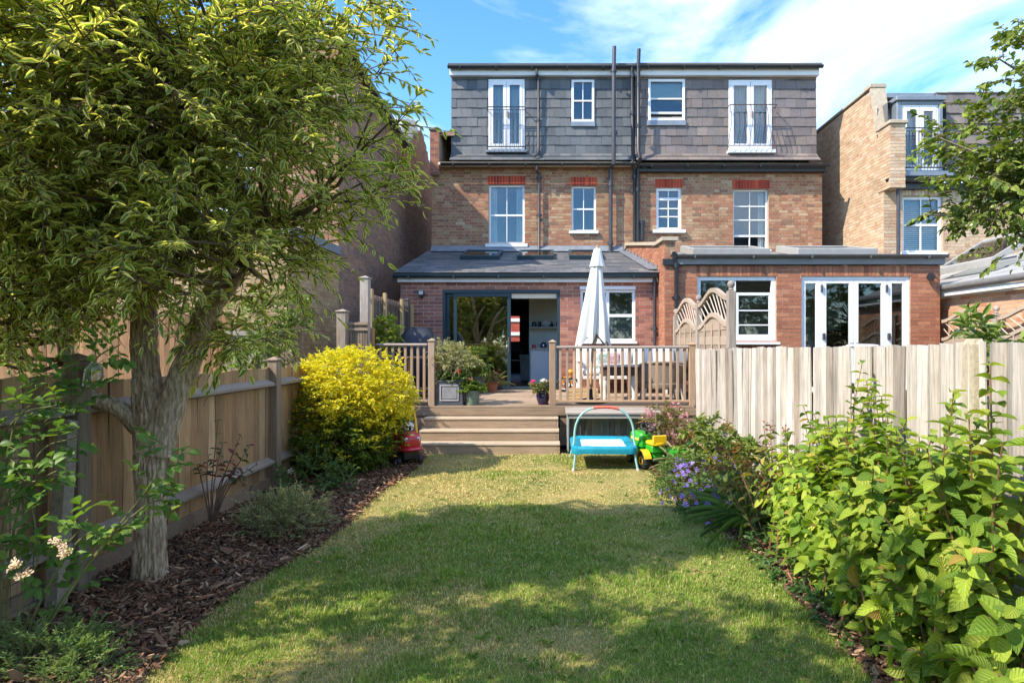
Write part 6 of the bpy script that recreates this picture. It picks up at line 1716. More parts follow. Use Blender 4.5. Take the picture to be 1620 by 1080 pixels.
# ================================================================== things on the deck
def ellipsoid(mb, c, r, n=20, m=12, M=None, e=1.0):
    vs = []
    sp = lambda v: math.copysign(abs(v)**e, v)
    for i in range(m + 1):
        ph = -math.pi/2 + math.pi*i/m
        for k in range(n):
            th = 2*math.pi*k/n
            vs.append(Vector((c[0] + r[0]*sp(math.cos(ph))*sp(math.cos(th)), c[1] + r[1]*sp(math.cos(ph))*sp(math.sin(th)), c[2] + r[2]*sp(math.sin(ph)))))
    if M is not None: vs = [M @ v for v in vs]
    mb.add(vs, [(i*n+k, i*n+(k+1) % n, (i+1)*n+(k+1) % n, (i+1)*n+k) for i in range(m) for k in range(n)]); mb.sm = True
    return mb
def torus(mb, c, R, r, axis='y', n=28, m=10, M=None):
    pts = []
    for k in range(n + 1):
        t = 2*math.pi*k/n
        pts.append({'y': (c[0]+R*math.cos(t), c[1], c[2]+R*math.sin(t)), 'z': (c[0]+R*math.cos(t), c[1]+R*math.sin(t), c[2]), 'x': (c[0], c[1]+R*math.cos(t), c[2]+R*math.sin(t))}[axis])
    up0 = {'y': Vector((0, 1, 0)), 'z': Vector((0, 0, 1)), 'x': Vector((1, 0, 0))}[axis]
    vs = []; C = Vector(c)
    for p in pts[:-1]:
        p = Vector(p); o = (p - C).normalized()
        for j in range(m):
            a = 2*math.pi*j/m; vs.append(p + o*math.cos(a)*r + up0*math.sin(a)*r)
    if M is not None: vs = [M @ v for v in vs]
    fs = [(k*m+j, ((k+1) % n)*m+j, ((k+1) % n)*m+(j+1) % m, k*m+(j+1) % m) for k in range(n) for j in range(m)]
    mb.add(vs, fs); mb.sm = True
    return mb
soilm = M('potting_soil', (.03, .02, .015), .95)
# square planter with a small variegated standard
pl = thing('square_planter', 'square grey lead-look planter box at the left of the steps', 'planter', (PX(711, 8.98), 9.0, ZD))
xa_, xb_, ya_, yb_, zt_ = PX(691, 8.97), PX(732, 8.97), 8.98, 9.36, PZ(602, 8.97)
slate_pl = M('lead_planter', (.085, .09, .105), .55, .25, 8, .2, 40); slate_lt = M('planter_panel', (.24, .24, .25), .6, .2, 8, .2, 40)
MB().bbox(xa_, xb_, ya_, yb_, ZD+.02, zt_-.02, .008).build('planter_body', slate_pl, pl)
MB().bbox(xa_-.012, xb_+.012, ya_-.012, yb_+.012, zt_-.019, zt_, .006).build('rim', slate_pl, pl)
MB().bbox(xa_-.012, xb_+.012, ya_-.012, yb_+.012, ZD, ZD+.019, .006).build('plinth', slate_pl, pl)
fm = MB()
a, b, c, d = xa_+.045, xb_-.06, ZD+.07, zt_-.065
for (p, q, r, s) in ((a, b, c, c+.016), (a, b, d-.016, d), (a, a+.016, c+.016, d-.016), (b-.016, b, c+.016, d-.016)): fm.bbox(p, q, ya_-.012, ya_-.001, r, s, .003)
fm.build('moulding', M('worn_lead_edge', (.42, .41, .41), .5), pl)
MB().bbox(a+.03, b-.03, ya_-.006, ya_-.001, c+.03, d-.03, .002).build('panel', slate_lt, pl)
os_ = mound('potted_standard', 'small cream-variegated shrub on a stem in the grey planter', (PX(713, 9.1), 9.15, zt_), [((PX(715, 9.1), 9.12, PZ(568, 9.1)), (.27, .25, .17)), ((PX(708, 9.1), 9.12, PZ(560, 9.1)), (.2, .2, .16)), ((PX(735, 9.1), 9.1, PZ(572, 9.1)), (.16, .15, .12)), ((PX(697, 9.1), 9.1, PZ(576, 9.1)), (.13, .13, .08))], 150, .042, .012, [(.17, .20, .06, 2), (.30, .31, .13, 3), (.40, .39, .20, 2)], per=12, length=.14, upb=.6, cat='shrub', mats=LM('cream_variegated', margin=(.55, .52, .30), edge=.55, trans=.3))
MB().tube([(PX(713, 9.1), 9.15, zt_-.01), (PX(713, 9.1), 9.15, PZ(575, 9.1))], .014, 8).build('stem', twig_m, os_)
ge = mound('red_geranium', 'red-flowered geranium at the foot of the standard in the grey planter', (PX(722, 9.0), 9.06, zt_ - .01), [((PX(722, 9.0), 9.08, zt_+.05), (.13, .10, .07)), ((PX(702, 9.0), 9.1, zt_+.04), (.09, .08, .05))], 60, .04, .036, [(.10, .19, .04, 3), (.16, .24, .05, 2)], length=.06)
flowers(ge, np.array(P(726, 587, 8.98))[None] + rng.normal(0, .014, (9, 3)), .020, [(.75, .03, .03, 3)]); flowers(ge, np.array(P(718, 590, 9.0))[None] + rng.normal(0, .014, (5, 3)), .017, [(.55, .10, .08, 3)])
def pot(name, label, c, r0, r1, h, mat, rim=.012, n=28):
    t = thing(name, label, 'pot', c)
    MB().lathe([(r0*.97, 0), (r0, .006), (r1, h-.03), (r1+rim, h-.029), (r1+rim, h), (r1-.01, h), (r1-.016, h-.03), (r0*.5, h-.032)], c, n, cap=True).build('pot_body', mat, t)
    MB().lathe([(r1-.014, h-.025), (.01, h-.02)], c, n).build('soil', soilm, t)
    return t
gp = (PX(747, 9.1), 9.1, ZD)
pot('plant_pot', 'sage-green ribbed round pot beside the grey planter', gp, .105, .11, .22, M('sage_pot', (.16, .21, .16), .6, .15, 12, .3, 30))
g2_ = mound('potted_pelargonium', 'trailing green plant with dusty pink flower in the sage-green pot', (gp[0], gp[1], ZD+.21), [((gp[0]+.02, gp[1], ZD+.25), (.15, .12, .05)), ((gp[0]-.06, gp[1]-.05, ZD+.29), (.1, .08, .07)), ((gp[0]+.12, gp[1]-.05, ZD+.235), (.07, .06, .04))], 70, .05, .042, [(.14, .24, .03, 3), (.22, .30, .05, 2)], length=.06)
flowers(g2_, np.array(P(742, 599, 9.0))[None] + rng.normal(0, .02, (12, 3)), .02, [(.55, .20, .16, 3), (.62, .30, .22, 1)])
bp_ = (PX(859, 9.15), 9.15, ZD)
blue = M('blue_glaze', (.02, .012, .06), .15, .4, 8, coat=.6)
t = thing('plant_pot', 'dark blue glazed pot at the foot of the balustrade post', 'pot', bp_)
MB().lathe([(.065, 0), (.07, .005), (.098, .08), (.105, .14), (.092, .19), (.098, .205), (.085, .205), (.08, .185), (.02, .18)], bp_, 28).build('pot_body', blue, t)
p3 = mound('potted_pelargonium', 'trailing plant with magenta and white flowers in the blue glazed pot', (bp_[0], bp_[1], ZD+.19), [((bp_[0]-.05, bp_[1]-.02, ZD+.24), (.15, .12, .07)), ((bp_[0]+.04, bp_[1], ZD+.26), (.1, .1, .08)), ((bp_[0]-.12, bp_[1]-.04, ZD+.2), (.06, .06, .07))], 80, .036, .026, [(.16, .20, .05, 3), (.24, .24, .08, 2), (.25, .16, .07, 1)], length=.06)
flowers(p3, np.array(P(844, 603, 9.0))[None] + rng.normal(0, .014, (10, 3)), .018, [(.62, .03, .16, 3)]); flowers(p3, np.array(P(860, 602, 9.0))[None] + rng.normal(0, .014, (9, 3)), .018, [(.8, .78, .75, 3)])
tp = (PX(776, 11.6), 11.65, ZD)
pot('plant_pot', 'terracotta pot in front of the glass door panel', tp, .11, .15, .2, M('terracotta', (.42, .17, .085), .85, .2, 12), .015)
g3 = mound('potted_succulent', 'pink and green spreading plant in the terracotta pot', (tp[0], tp[1], ZD+.19), [((tp[0], tp[1], ZD+.24), (.2, .17, .06))], 60, .05, .024, [(.17, .20, .06, 2), (.34, .16, .10, 2), (.22, .25, .08, 1)], length=.07)
og = (PX(757, 11.3), 11.3, ZD)
pot('plant_pot', 'tall dark pot behind the planter by the glass door', og, .10, .13, .32, slate_pl)
o4 = mound('orange_lily', 'tall orange and yellow flowers in front of the glass door', (og[0], og[1], ZD+.3), [((og[0], og[1], ZD+.55), (.15, .12, .28))], 70, .10, .018, [(.12, .20, .04, 3), (.2, .26, .05, 2)], length=.12)
flowers(o4, np.array([tuple(P(764, 577, 11.2)), tuple(P(754, 563, 11.2)), tuple(P(758, 570, 11.2)), tuple(P(750, 572, 11.2)), tuple(P(762, 580, 11.2))]), .045, [(.72, .16, .05, 2), (.75, .45, .06, 2)])
cr2 = strap_clump('pampas_grass', 'tall pale green grass fountain in front of the glass door', (PX(775, 11.8), 11.85, ZD), 60, .50, .006, [(.32, .38, .18, 3), (.42, .45, .25, 2)], lm_small, .08, 0)
# covered barbecue, wooden stand and leafy plant behind the short balustrade
bq = thing('covered_barbecue', 'barbecue under a black cover behind the short balustrade', 'barbecue', (-2.42, 10.6, ZD))
mb = MB(); K = 24; prof = [(0, .0), (.0, .55), (.05, .78), (.14, .98), (.25, 1.10), (.36, 1.14)]
vs = []
for (ins, z) in prof:
    for k in range(K):
        th = 2*math.pi*k/K; ce = lambda v: math.copysign(abs(v)**.55, v)
        rx, ry = .40 - ins*.75, .32 - ins*.75
        wv = 1 + .03*math.sin(5*th + z*3) * (1 - z)
        vs.append((-2.42 + rx*ce(math.cos(th))*wv, 10.65 + ry*ce(math.sin(th))*wv, ZD + .08 + z))
mb.add(vs, [(i*K+k, i*K+(k+1) % K, (i+1)*K+(k+1) % K, (i+1)*K+k) for i in range(len(prof)-1) for k in range(K)] + [tuple(range((len(prof)-1)*K, len(prof)*K))]); mb.sm = True
mb.build('cover', M('black_cover', (.018, .022, .028), .45, .4, 4, .5, 8), bq)
for (x, y) in ((-2.7, 10.42), (-2.14, 10.42), (-2.7, 10.88), (-2.14, 10.88)): MB().tube([(x, y, ZD), (x, y, ZD+.12)], .02, 8).build('leg', black_plastic, bq)
stn = thing('potting_stand', 'slatted timber stand behind the short balustrade', 'stand', (-2.3, 9.5, ZD))
for z in (.78, 1.28): woodo(MB().bbox(-2.72, -1.86, 9.35, 9.75, z, z+.03, .004).build('shelf', wood_h[0], stn), [(.40, .26, .12)])
for (x, y) in ((-2.7, 9.37), (-1.9, 9.37), (-2.7, 9.7), (-1.9, 9.7), (-2.3, 9.37)): woodo(MB().bbox(x, x+.05, y, y+.05, ZD, 1.279, .004).build('leg', wood_v[0], stn), [(.42, .27, .12)])
yc = (PX(612, 9.55), 9.55, 1.31)
pot('plant_pot', 'small dark pot on the timber stand behind the balustrade', yc, .06, .08, .12, slate_pl)
mound('whorled_plant', 'bright green whorled plant standing above the short balustrade', (yc[0], yc[1], 1.42), [((yc[0], 9.5, 1.52), (.14, .12, .14)), ((yc[0]-.03, 9.5, 1.82), (.15, .12, .09))], 46, .10, .026, [(.20, .27, .04, 3), (.28, .34, .07, 2)], length=.10, V=(LV3, LF3, LU3), n_single=60, upb=.3)

# closed parasol
cloth = M('parasol_cloth', (.60, .60, .57), .85, .04, 3, .15, 60)
pw = M('parasol_pole', (.40, .25, .12), .5, .15, 6)
ps = thing('parasol', 'closed white parasol standing on the deck', 'parasol', (.55, 9.42, ZD))
ax0, ax1 = Vector((.55, 9.42, ZD)), P(945, 396, 9.42)
axd = (ax1 - ax0).normalized()
MB().tube([ax0, ax1 - axd*.05], .02, 10).build('pole', pw, ps)
MB().lathe([(.24, 0), (.24, .03), (.2, .05), (.08, .075), (.045, .09), (.04, .22), (.022, .22)], ax0, 28).build('base', black_plastic, ps)
mb = MB(); n = 64; m = 24
zb_ = P(937, 540, 9.42).z
for i in range(m + 1):
    f = i / m
    c = ax1.lerp(ax0, 0) + (Vector((ax0.x + (ax1.x-ax0.x)*((zb_-ax0.z)/(ax1.z-ax0.z)), 9.42, zb_)) - ax1) * f
    r = .035 + .195 * f**.85
    for k in range(n):
        th = 2*math.pi*k/n
        pleat = 1 + (.02 + .24*f) * math.cos(8*th + 1.2*f) + .05*f*math.cos(3*th + 2)
        dz = (-.07*math.cos(8*th + 1.2) - .05*math.sin(th*2+1)) * f**3
        mb.v.append((c.x + r*pleat*math.cos(th), c.y + r*pleat*math.sin(th), c.z + dz))
mb.f += [(i*n+k, (i+1)*n+k, (i+1)*n+(k+1) % n, i*n+(k+1) % n) for i in range(m) for k in range(n)]; mb.sm = True
cn = mb.build('canopy', cloth, ps)
mb = MB().lathe([(.115, -.27), (.10, -.2), (.07, -.05), (.055, 0), (.03, .02)], (ax1.x, ax1.y, ax1.z+.012), 32, wob=lambda t, z: 1 + .10*math.cos(8*t)*(-z*3))
mb.build('top_vent', cloth, cn); MB().lathe([(.02, 0), (.025, .02), (.012, .05)], (ax1.x, ax1.y, ax1.z+.03), 12).build('finial', pw, ps)

# garden sofa, table, wicker chair
wp = M('worn_white_paint', (.68, .64, .58), .6, .12, 8)
cush = M('off_white_cushion', (.66, .65, .64), .9, .08, 5, .2, 30)
flor = M('floral_cushion', (.66, .60, .58), .9, .0, 26, col2=(.60, .16, .20), contrast=4)
flor2 = M('green_floral_cushion', (.68, .68, .64), .9, .0, 22, col2=(.18, .38, .32), contrast=4)
greyc = M('grey_cushion', (.26, .29, .34), .9, .15, 8)
def cushion(parent, c, s, M_=None, mat=None, name='cushion'):
    m = ellipsoid(MB(), (0, 0, 0), (s[0]/2, s[1]/2, s[2]/2), 24, 14, Matrix.Translation(Vector(c)) @ (M_ or Matrix.Identity(4)), .45)
    return m.build(name, mat or cush, parent)
sf = thing('garden_sofa', 'white garden sofa with pale cushions against the extension wall', 'sofa', (1.0, 11.5, ZD))
sx0, sx1 = PX(913, 11.4), PX(1052, 11.4)
for x in (sx0, sx1-.07):
    MB().bbox(x, x+.07, 11.1, 11.17, ZD, 1.18, .006).build('leg', wp, sf); MB().bbox(x, x+.07, 11.85, 11.92, ZD, 1.42, .006).build('leg', wp, sf)
    MB().bbox(x-.01, x+.08, 11.08, 11.9, 1.181, 1.21, .006).build('armrest', wp, sf)
MB().bbox(sx0+.071, sx1-.071, 11.12, 11.85, .86, .92, .006).build('seat_frame', wp, sf); MB().bbox(sx0+.071, sx1-.071, 11.86, 11.91, .95, 1.42, .006).build('backrest', wp, sf)
w_ = (sx1-sx0-.16)/3
for i in range(3):
    cushion(sf, (sx0+.08+w_*(i+.5), 11.48, .985), (w_*.98, .70, .13), name='seat_cushion'); cushion(sf, (sx0+.08+w_*(i+.5), 11.74, 1.24), (w_*.95, .16, .42), Matrix.Rotation(.15, 4, 'X'), name='back_cushion')
for (px_, mt, lb) in ((957, flor2, 'white cushion with green pattern on the garden sofa'), (966, flor, 'white cushion with pink flowers on the garden sofa')):
    q = P(px_, 571, 11.3); o = cushion(None, q, (.36, .12, .34), Matrix.Rotation(.2, 4, 'X'), mt, 'scatter_cushion'); tag(o, lb, 'cushion')
tb = thing('garden_table', 'low garden table with dark woven top and white turned legs', 'table', (PX(975, 10), 9.95, ZD))
tx0, tx1 = PX(953, 9.7), PX(1004, 9.9)
MB().bbox(tx0-.03, tx1+.03, 9.6, 10.35, 1.14, 1.17, .006).build('tabletop', M('pale_table_top', (.5, .46, .42), .6, .15), tb)
MB().bbox(tx0, tx1, 9.63, 10.32, 1.0, 1.139, .006).build('apron', M('dark_wicker', (.09, .06, .045), .8, .4, 40, .6, 90), tb)
for (x, y) in ((tx0+.04, 9.68), (tx1-.04, 9.68), (tx0+.04, 10.27), (tx1-.04, 10.27)):
    MB().lathe([(.03, 0), (.042, .03), (.03, .08), (.04, .22), (.05, .30), (.035, .34), (.045, .36), (.045, .41)], (x, y, ZD), 14).build('leg', wp, tb)
wick = M('grey_wicker', (.30, .25, .20), .85, .3, 60, .8, 110, stretch=(1, 1, 3))
wc = thing('wicker_armchair', 'grey wicker armchair seen from behind through the balustrade', 'chair', (PX(1050, 9.75), 9.85, ZD))
cx_ = PX(1049, 9.75)
mb = MB(); n = 28; zs_ = np.linspace(.86, 1.20, 10)
for z in zs_:
    for k in range(n + 1):
        a = math.pi * (1.02 + .96 * k / n)
        fz = (z - .86)/.34; r = .36 + .06*fz
        zz = z if z < 1.15 else z + .02*math.sin(a*2)
        if fz > .6: zz -= .16 * (abs(k/n - .5)*2)**3 * (fz - .6)/.4
        mb.v.append((cx_ + r*math.cos(a)*1.05, 9.98 + r*math.sin(a)*.85, zz))
mb.f += [(i*(n+1)+k, i*(n+1)+k+1, (i+1)*(n+1)+k+1, (i+1)*(n+1)+k) for i in range(len(zs_)-1) for k in range(n)]; mb.sm = True
o = mb.build('backrest', wick, wc)
sol = o.modifiers.new('solid', 'SOLIDIFY'); sol.thickness = .035
rimp = [(cx_ + .42*1.05*math.cos(math.pi*(1.02+.96*k/28)), 9.98 + .42*.85*math.sin(math.pi*(1.02+.96*k/28)), 1.215 - .16*(abs(k/28-.5)*2)**3) for k in range(29)]
MB().tube(rimp, .022, 8).build('rim', wick, wc)
MB().lathe([(.34, .78), (.36, .80), (.36, .87), (.3, .88)], (cx_, 9.98, 0), 28).build('seat', wick, wc)
for (x, y) in ((-.28, -.22), (.28, -.22), (-.26, .26), (.26, .26)): MB().tube([(cx_+x*1.15, 9.98+y*1.15, ZD), (cx_+x, 9.98+y, .79)], [.013, .022], 8).build('leg', M('pale_leg', (.55, .46, .36), .6), wc)
cushion(wc, (cx_, 9.98, .94), (.6, .55, .12), name='seat_cushion')
o = cushion(None, (cx_-.05, 9.86, 1.28), (.5, .16, .38), Matrix.Rotation(-.15, 4, 'X'), M('white_cushion', (.76, .75, .73), .9, .04, 5), 'scatter_cushion'); tag(o, 'plain white cushion standing up in the wicker armchair', 'cushion')
o = cushion(None, (cx_+.26, 9.9, 1.27), (.34, .14, .32), Matrix.Rotation(-.15, 4, 'X') @ Matrix.Rotation(.5, 4, 'Y'), greyc, 'scatter_cushion'); tag(o, 'grey cushion leaning in the right side of the wicker armchair', 'cushion')
# little bike beside the sofa
bk = thing('toddler_bike', 'small toddler bike with white wheel rim beside the sofa', 'bike', (PX(905, 11.3), 11.3, ZD))
for (px_, nm) in ((905, 'wheel'), (893, 'wheel')):
    c = Vector((PX(px_, 11.3), 11.3 + (0 if px_ == 905 else .3), ZD + .15))
    w_ = torus(MB(), c, .125, .022, 'y').build('wheel', black_plastic, bk); torus(MB(), c, .10, .012, 'y', 28, 8).build('rim', M('white_rim', (.7, .7, .7), .4), w_)
    MB().tube([c - Vector((0, .04, 0)), c + Vector((0, .04, 0))], .015, 8).build('hub', upvc, w_)
orange = M('orange_plastic', (.75, .30, .02), .35, .05)
c = Vector((PX(903, 11.3), 11.3, ZD)); MB().tube([c + Vector((.02, 0, .15)), c + Vector((-.02, .02, .36))], .012, 8).build('fork', orange, bk)
ellipsoid(MB(), c + Vector((0, .02, .40)), (.06, .05, .05), 16, 10).build('saddle', orange, bk)
MB().tube([c + Vector((-.02, .02, .3)), c + Vector((-.14, .3, .28)), c + Vector((-.14, .3, .15))], .012, 8).build('frame', orange, bk)
crt = thing('wooden_crate', 'low pale wooden crate on the deck behind the balustrade', 'crate', (PX(925, 9.9), 10.0, ZD))
for i in range(3): woodo(MB().bbox(PX(896, 9.9), PX(946, 9.9), 9.85, 9.868, ZD+.01+i*.06, ZD+.06+i*.06, .003).build('slat', wood_h[0], crt), [(.52, .36, .18)])
for i in range(3): woodo(MB().bbox(PX(896, 9.9), PX(946, 9.9), 10.15, 10.168, ZD+.01+i*.06, ZD+.06+i*.06, .003).build('slat', wood_h[0], crt), [(.52, .36, .18)])
for x in (PX(896, 9.9), PX(946, 9.9)-.03): woodo(MB().bbox(x, x+.03, 9.869, 10.149, ZD+.005, ZD+.18, .003).build('crate_end', wood_v[0], crt), [(.50, .35, .18)])

# ================================================================== in the kitchen
ku = thing('kitchen_cupboard', 'tall grey-white cupboard fronts inside the open door', 'cupboard', (0, 13.35, ZD))
kx0, kx1 = PX(839, 13.2), .35
greyw = M('cupboard_paint', (.62, .68, .72), .5, .05)
MB().box(kx0, kx1, 13.22, 13.68, ZD, PZ(553, 13.2)).build('carcass', greyw, ku)
for i in range(2): MB().bbox(kx0+.005+i*.44, kx0+.435+i*.44, 13.2, 13.218, ZD+.05, PZ(556, 13.2), .004).build('cupboard_door', greyw, ku)
MB().bbox(kx0-.01, kx1, 13.18, 13.69, PZ(553, 13.2)+.001, PZ(550, 13.2), .004).build('worktop', M('worktop', (.35, .37, .36), .4), ku)
zs = PZ(517, 13.5)
o = top('wall_shelf', MB().bbox(PX(838, 13.5), .4, 13.44, 13.695, zs-.025, zs, .004), M('shelf_paint', (.5, .56, .54), .6), 'pale shelf of crockery on the sage wall inside the open door', 'shelf', (0, 13.6, zs))
def jar(name, label, cat, c, prof, mat): return top(name, MB().lathe(prof, c, 20), mat, label, cat, c)
jar('storage_jar', 'squat teal jar at the left end of the shelf', 'jar', (PX(845, 13.5), 13.55, zs+.001), [(.045, 0), (.05, .01), (.05, .09), (.04, .10), (.042, .11), (.01, .12)], M('teal_glaze', (.05, .12, .14), .3))
jar('storage_jar', 'dark hourglass jar beside the plate on the shelf', 'jar', (PX(853.5, 13.5), 13.55, zs+.001), [(.03, 0), (.035, .03), (.022, .06), (.035, .09), (.03, .12), (.01, .125)], black_plastic)
jar('bottle', 'dark pointed bottle right of the plate on the shelf', 'bottle', (PX(873, 13.5), 13.55, zs+.001), [(.03, 0), (.036, .02), (.034, .06), (.012, .09), (.012, .12), (.004, .125)], black_plastic)
jar('bottle', 'tall dark bottle at the right end of the shelf', 'bottle', (PX(882, 13.5), 13.55, zs+.001), [(.03, 0), (.032, .1), (.014, .13), (.014, .17), (.004, .172)], black_plastic)
c = Vector((PX(864, 13.5), 13.6, zs + .085)); pm = Matrix.Translation(c) @ Matrix.Rotation(math.radians(80), 4, 'X')
plt_ = thing('plate', 'white patterned plate standing upright on the shelf', 'plate', (c.x, c.y, zs))
MB().lathe([(.005, 0), (.05, 0), (.083, .012), (.083, .016), (.05, .006), (.005, .005)], n=28, M=pm).build('plate_body', M('grey_patterned_plate', (.55, .56, .56), .3, .3, 30), plt_)
zt_ = PZ(550, 13.2) + .001
top('canister', MB().bbox(PX(841, 13.3), PX(848, 13.3), 13.3, 13.4, zt_, zt_+.07, .006), M('red_enamel', (.5, .03, .025), .35), 'small red tin on the cupboard worktop', 'tin', (PX(844, 13.3), 13.35, zt_))
jar('kettle', 'round steel pot on the cupboard worktop', 'pot', (PX(860, 13.3), 13.35, zt_), [(.06, 0), (.075, .02), (.07, .08), (.04, .11), (.012, .12), (.012, .14), (.002, .142)], M('brushed_steel', (.4, .4, .4), .3, metal=1))
mb = MB(); bx = PX(833, 15.4)
mb.add([(bx-.14, 15.3, ZD), (bx+.14, 15.3, ZD), (bx+.14, 15.6, ZD), (bx-.14, 15.6, ZD), (bx-.17, 15.27, 1.25), (bx+.17, 15.27, 1.25), (bx+.17, 15.63, 1.25), (bx-.17, 15.63, 1.25)], [(0, 3, 2, 1), (0, 1, 5, 4), (1, 2, 6, 5), (2, 3, 7, 6), (3, 0, 4, 7), (4, 5, 6, 7)])
top('waste_bin', mb, M('grey_bin', (.5, .52, .5), .5), 'tall pale bin in the dark kitchen doorway', 'bin', (bx, 15.45, ZD))
ct = thing('dining_chair', 'dark wooden chair silhouetted in the hallway behind the kitchen', 'chair', (PX(815, 16.5), 16.5, ZD))
dk = M('dark_wood', (.035, .022, .016), .5, .2)
for (x, y, h) in ((-.2, 0, 1.02), (.2, 0, 1.02), (-.2, -.4, .45), (.2, -.4, .45)): MB().bbox(PX(815, 16.5)+x-.02, PX(815, 16.5)+x+.02, 16.5+y-.02, 16.5+y+.02, ZD, ZD+h, .004).build('leg', dk, ct)
MB().bbox(PX(815, 16.5)-.22, PX(815, 16.5)+.22, 16.07, 16.52, ZD+.45, ZD+.49, .006).build('seat', dk, ct); MB().bbox(PX(815, 16.5)-.18, PX(815, 16.5)+.18, 16.49, 16.51, ZD+.7, ZD+1.0, .004).build('backrest', dk, ct)

# ================================================================== garden toys and bench
sb = thing('open_storage_bench', 'weathered grey-blue open-fronted timber bench below the deck', 'bench', (.8, 8.6, 0))
X0, X1 = .17, 1.46; zf, zk = .535, .56
gwt = pair('peeling_blue_timber', rough=.9, var=.35, scale=7, bump=.4, bscale=30, stretch=(3, 3, .6), grime=.45)
PAL_BL = [(.25, .29, .29, 3), (.20, .22, .22, 2), (.30, .29, .26, 2), (.17, .15, .13, 1)]
nbp = 4
for i in range(nbp):
    ya = 8.30 + i*(8.87-8.30)/nbp; yb2 = ya + (8.87-8.30)/nbp - .004
    woodo(MB().bbox(X0-.02, X1+.02, ya, yb2, zf+.005*i, zf+.03+.005*i, .004).build('top_plank', wood_h[0], sb), [(.36, .32, .28), (.33, .29, .25)])
x = X0 + .03
while x < X1 - .05:
    wd = rng.uniform(.075, .10); woodo(MB().bbox(x, min(x+wd-.005, X1-.03), 8.70, 8.715, .02, zf-.01, .003).build('back_board', gwt[0], sb), PAL_BL); x += wd
for xx in (X0, X1-.03): woodo(MB().bbox(xx, xx+.028, 8.34, 8.74, .0, zf-.002, .004).build('side_board', gwt[0], sb), [(.33, .35, .33), (.28, .31, .31)])
woodo(MB().bbox(X0+.029, X1-.031, 8.32, 8.345, zf-.06, zf-.002, .004).build('front_rail', wood_h[0], sb), [(.32, .29, .25)])
# trampoline
aqua = M('aqua_tube', (.28, .50, .47), .35, .08, 6); turq = M('turquoise_pad', (.004, .25, .36), .5, .15, 12, .3, 25)
tm = thing('toddler_trampoline', 'small turquoise trampoline with aqua hoop handle on the lawn', 'trampoline', (.6, 7.5, 0))
fx0, fx1, fy0, fy1, zt_ = .20, .99, 7.12, 7.98, .275
for (x, y, dx, dy) in ((fx0+.05, fy0+.05, -.03, -.03), (fx1-.05, fy0+.05, .05, -.03), (fx0+.05, fy1-.05, -.05, .04), (fx1-.05, fy1-.05, .05, .04)):
    l_ = MB().tube([(x, y, zt_-.02), (x+dx*.9, y+dy*.9, .015)], .014, 10).build('leg', aqua, tm)
    MB().tube([(x+dx*.85, y+dy*.85, .03), (x+dx, y+dy, 0)], .018, 10).build('foot', M('grey_foot', (.55, .55, .55), .6), l_)
mb = MB(); ringp = []
def rrect(x0, x1, y0, y1, r, n=6):
    out = []
    for (cx, cy, a0) in ((x1-r, y0+r, -90), (x1-r, y1-r, 0), (x0+r, y1-r, 90), (x0+r, y0+r, 180)):
        for k in range(n+1): a = math.radians(a0 + 90*k/n); out.append((cx + r*math.cos(a), cy + r*math.sin(a)))
    return out
prof = [(0.0, -.075), (-.004, -.03), (.0, .0), (.02, .016), (.06, .012), (.12, -.004), (.125, -.02)]
rings = [[(x, y, zt_ + dz) for (x, y) in rrect(fx0+i_, fx1-i_, fy0+i_, fy1-i_, max(.02, .09-i_*.4))] for (i_, dz) in prof]
K = len(rings[0])
for ri, r_ in enumerate(rings):
    for k, v in enumerate(r_):
        wz = (.012*math.sin(k*1.9) + .008*math.sin(k*4.1)) * (1 if ri < 2 else .25); mb.v.append((v[0], v[1], v[2] + wz))
mb.f += [(i*K+k, i*K+(k+1) % K, (i+1)*K+(k+1) % K, (i+1)*K+k) for i in range(len(rings)-1) for k in range(K)]; mb.sm = True
mb.build('pad', turq, tm)
mt_ = MB().add([(x, y, zt_-.012) for (x, y) in rrect(fx0+.115, fx1-.115, fy0+.115, fy1-.115, .03)], [tuple(range(28))]).build('jumping_mat', M('white_mat', (.66, .72, .70), .7, .05, 10), tm)
ov = MB().add([(.595 + .07*math.cos(a), 7.52 + .035*math.sin(a), zt_-.009) for a in np.linspace(0, 6.283, 21)[:-1]], [tuple(range(20))]); ov.build('printed_mark', M('grey_print', (.32, .38, .40), .7), mt_)
arch = []
for k in range(25):
    a = math.pi * k / 24; hw = .36
    e_ = lambda v: math.copysign(abs(v)**.75, v)
    arch.append((.595 - hw*e_(math.cos(a)), 7.26, .36 + .385*abs(math.sin(a))**.8))
arch = [(arch[0][0]-.02, 7.24, .24)] + arch + [(arch[-1][0]+.02, 7.24, .24)]
h_ = MB().tube(arch, .0135, 10).build('handle', aqua, tm)
MB().tube(arch[11:17], .018, 10).build('foam_grip', M('red_foam', (.62, .12, .08), .8), h_)
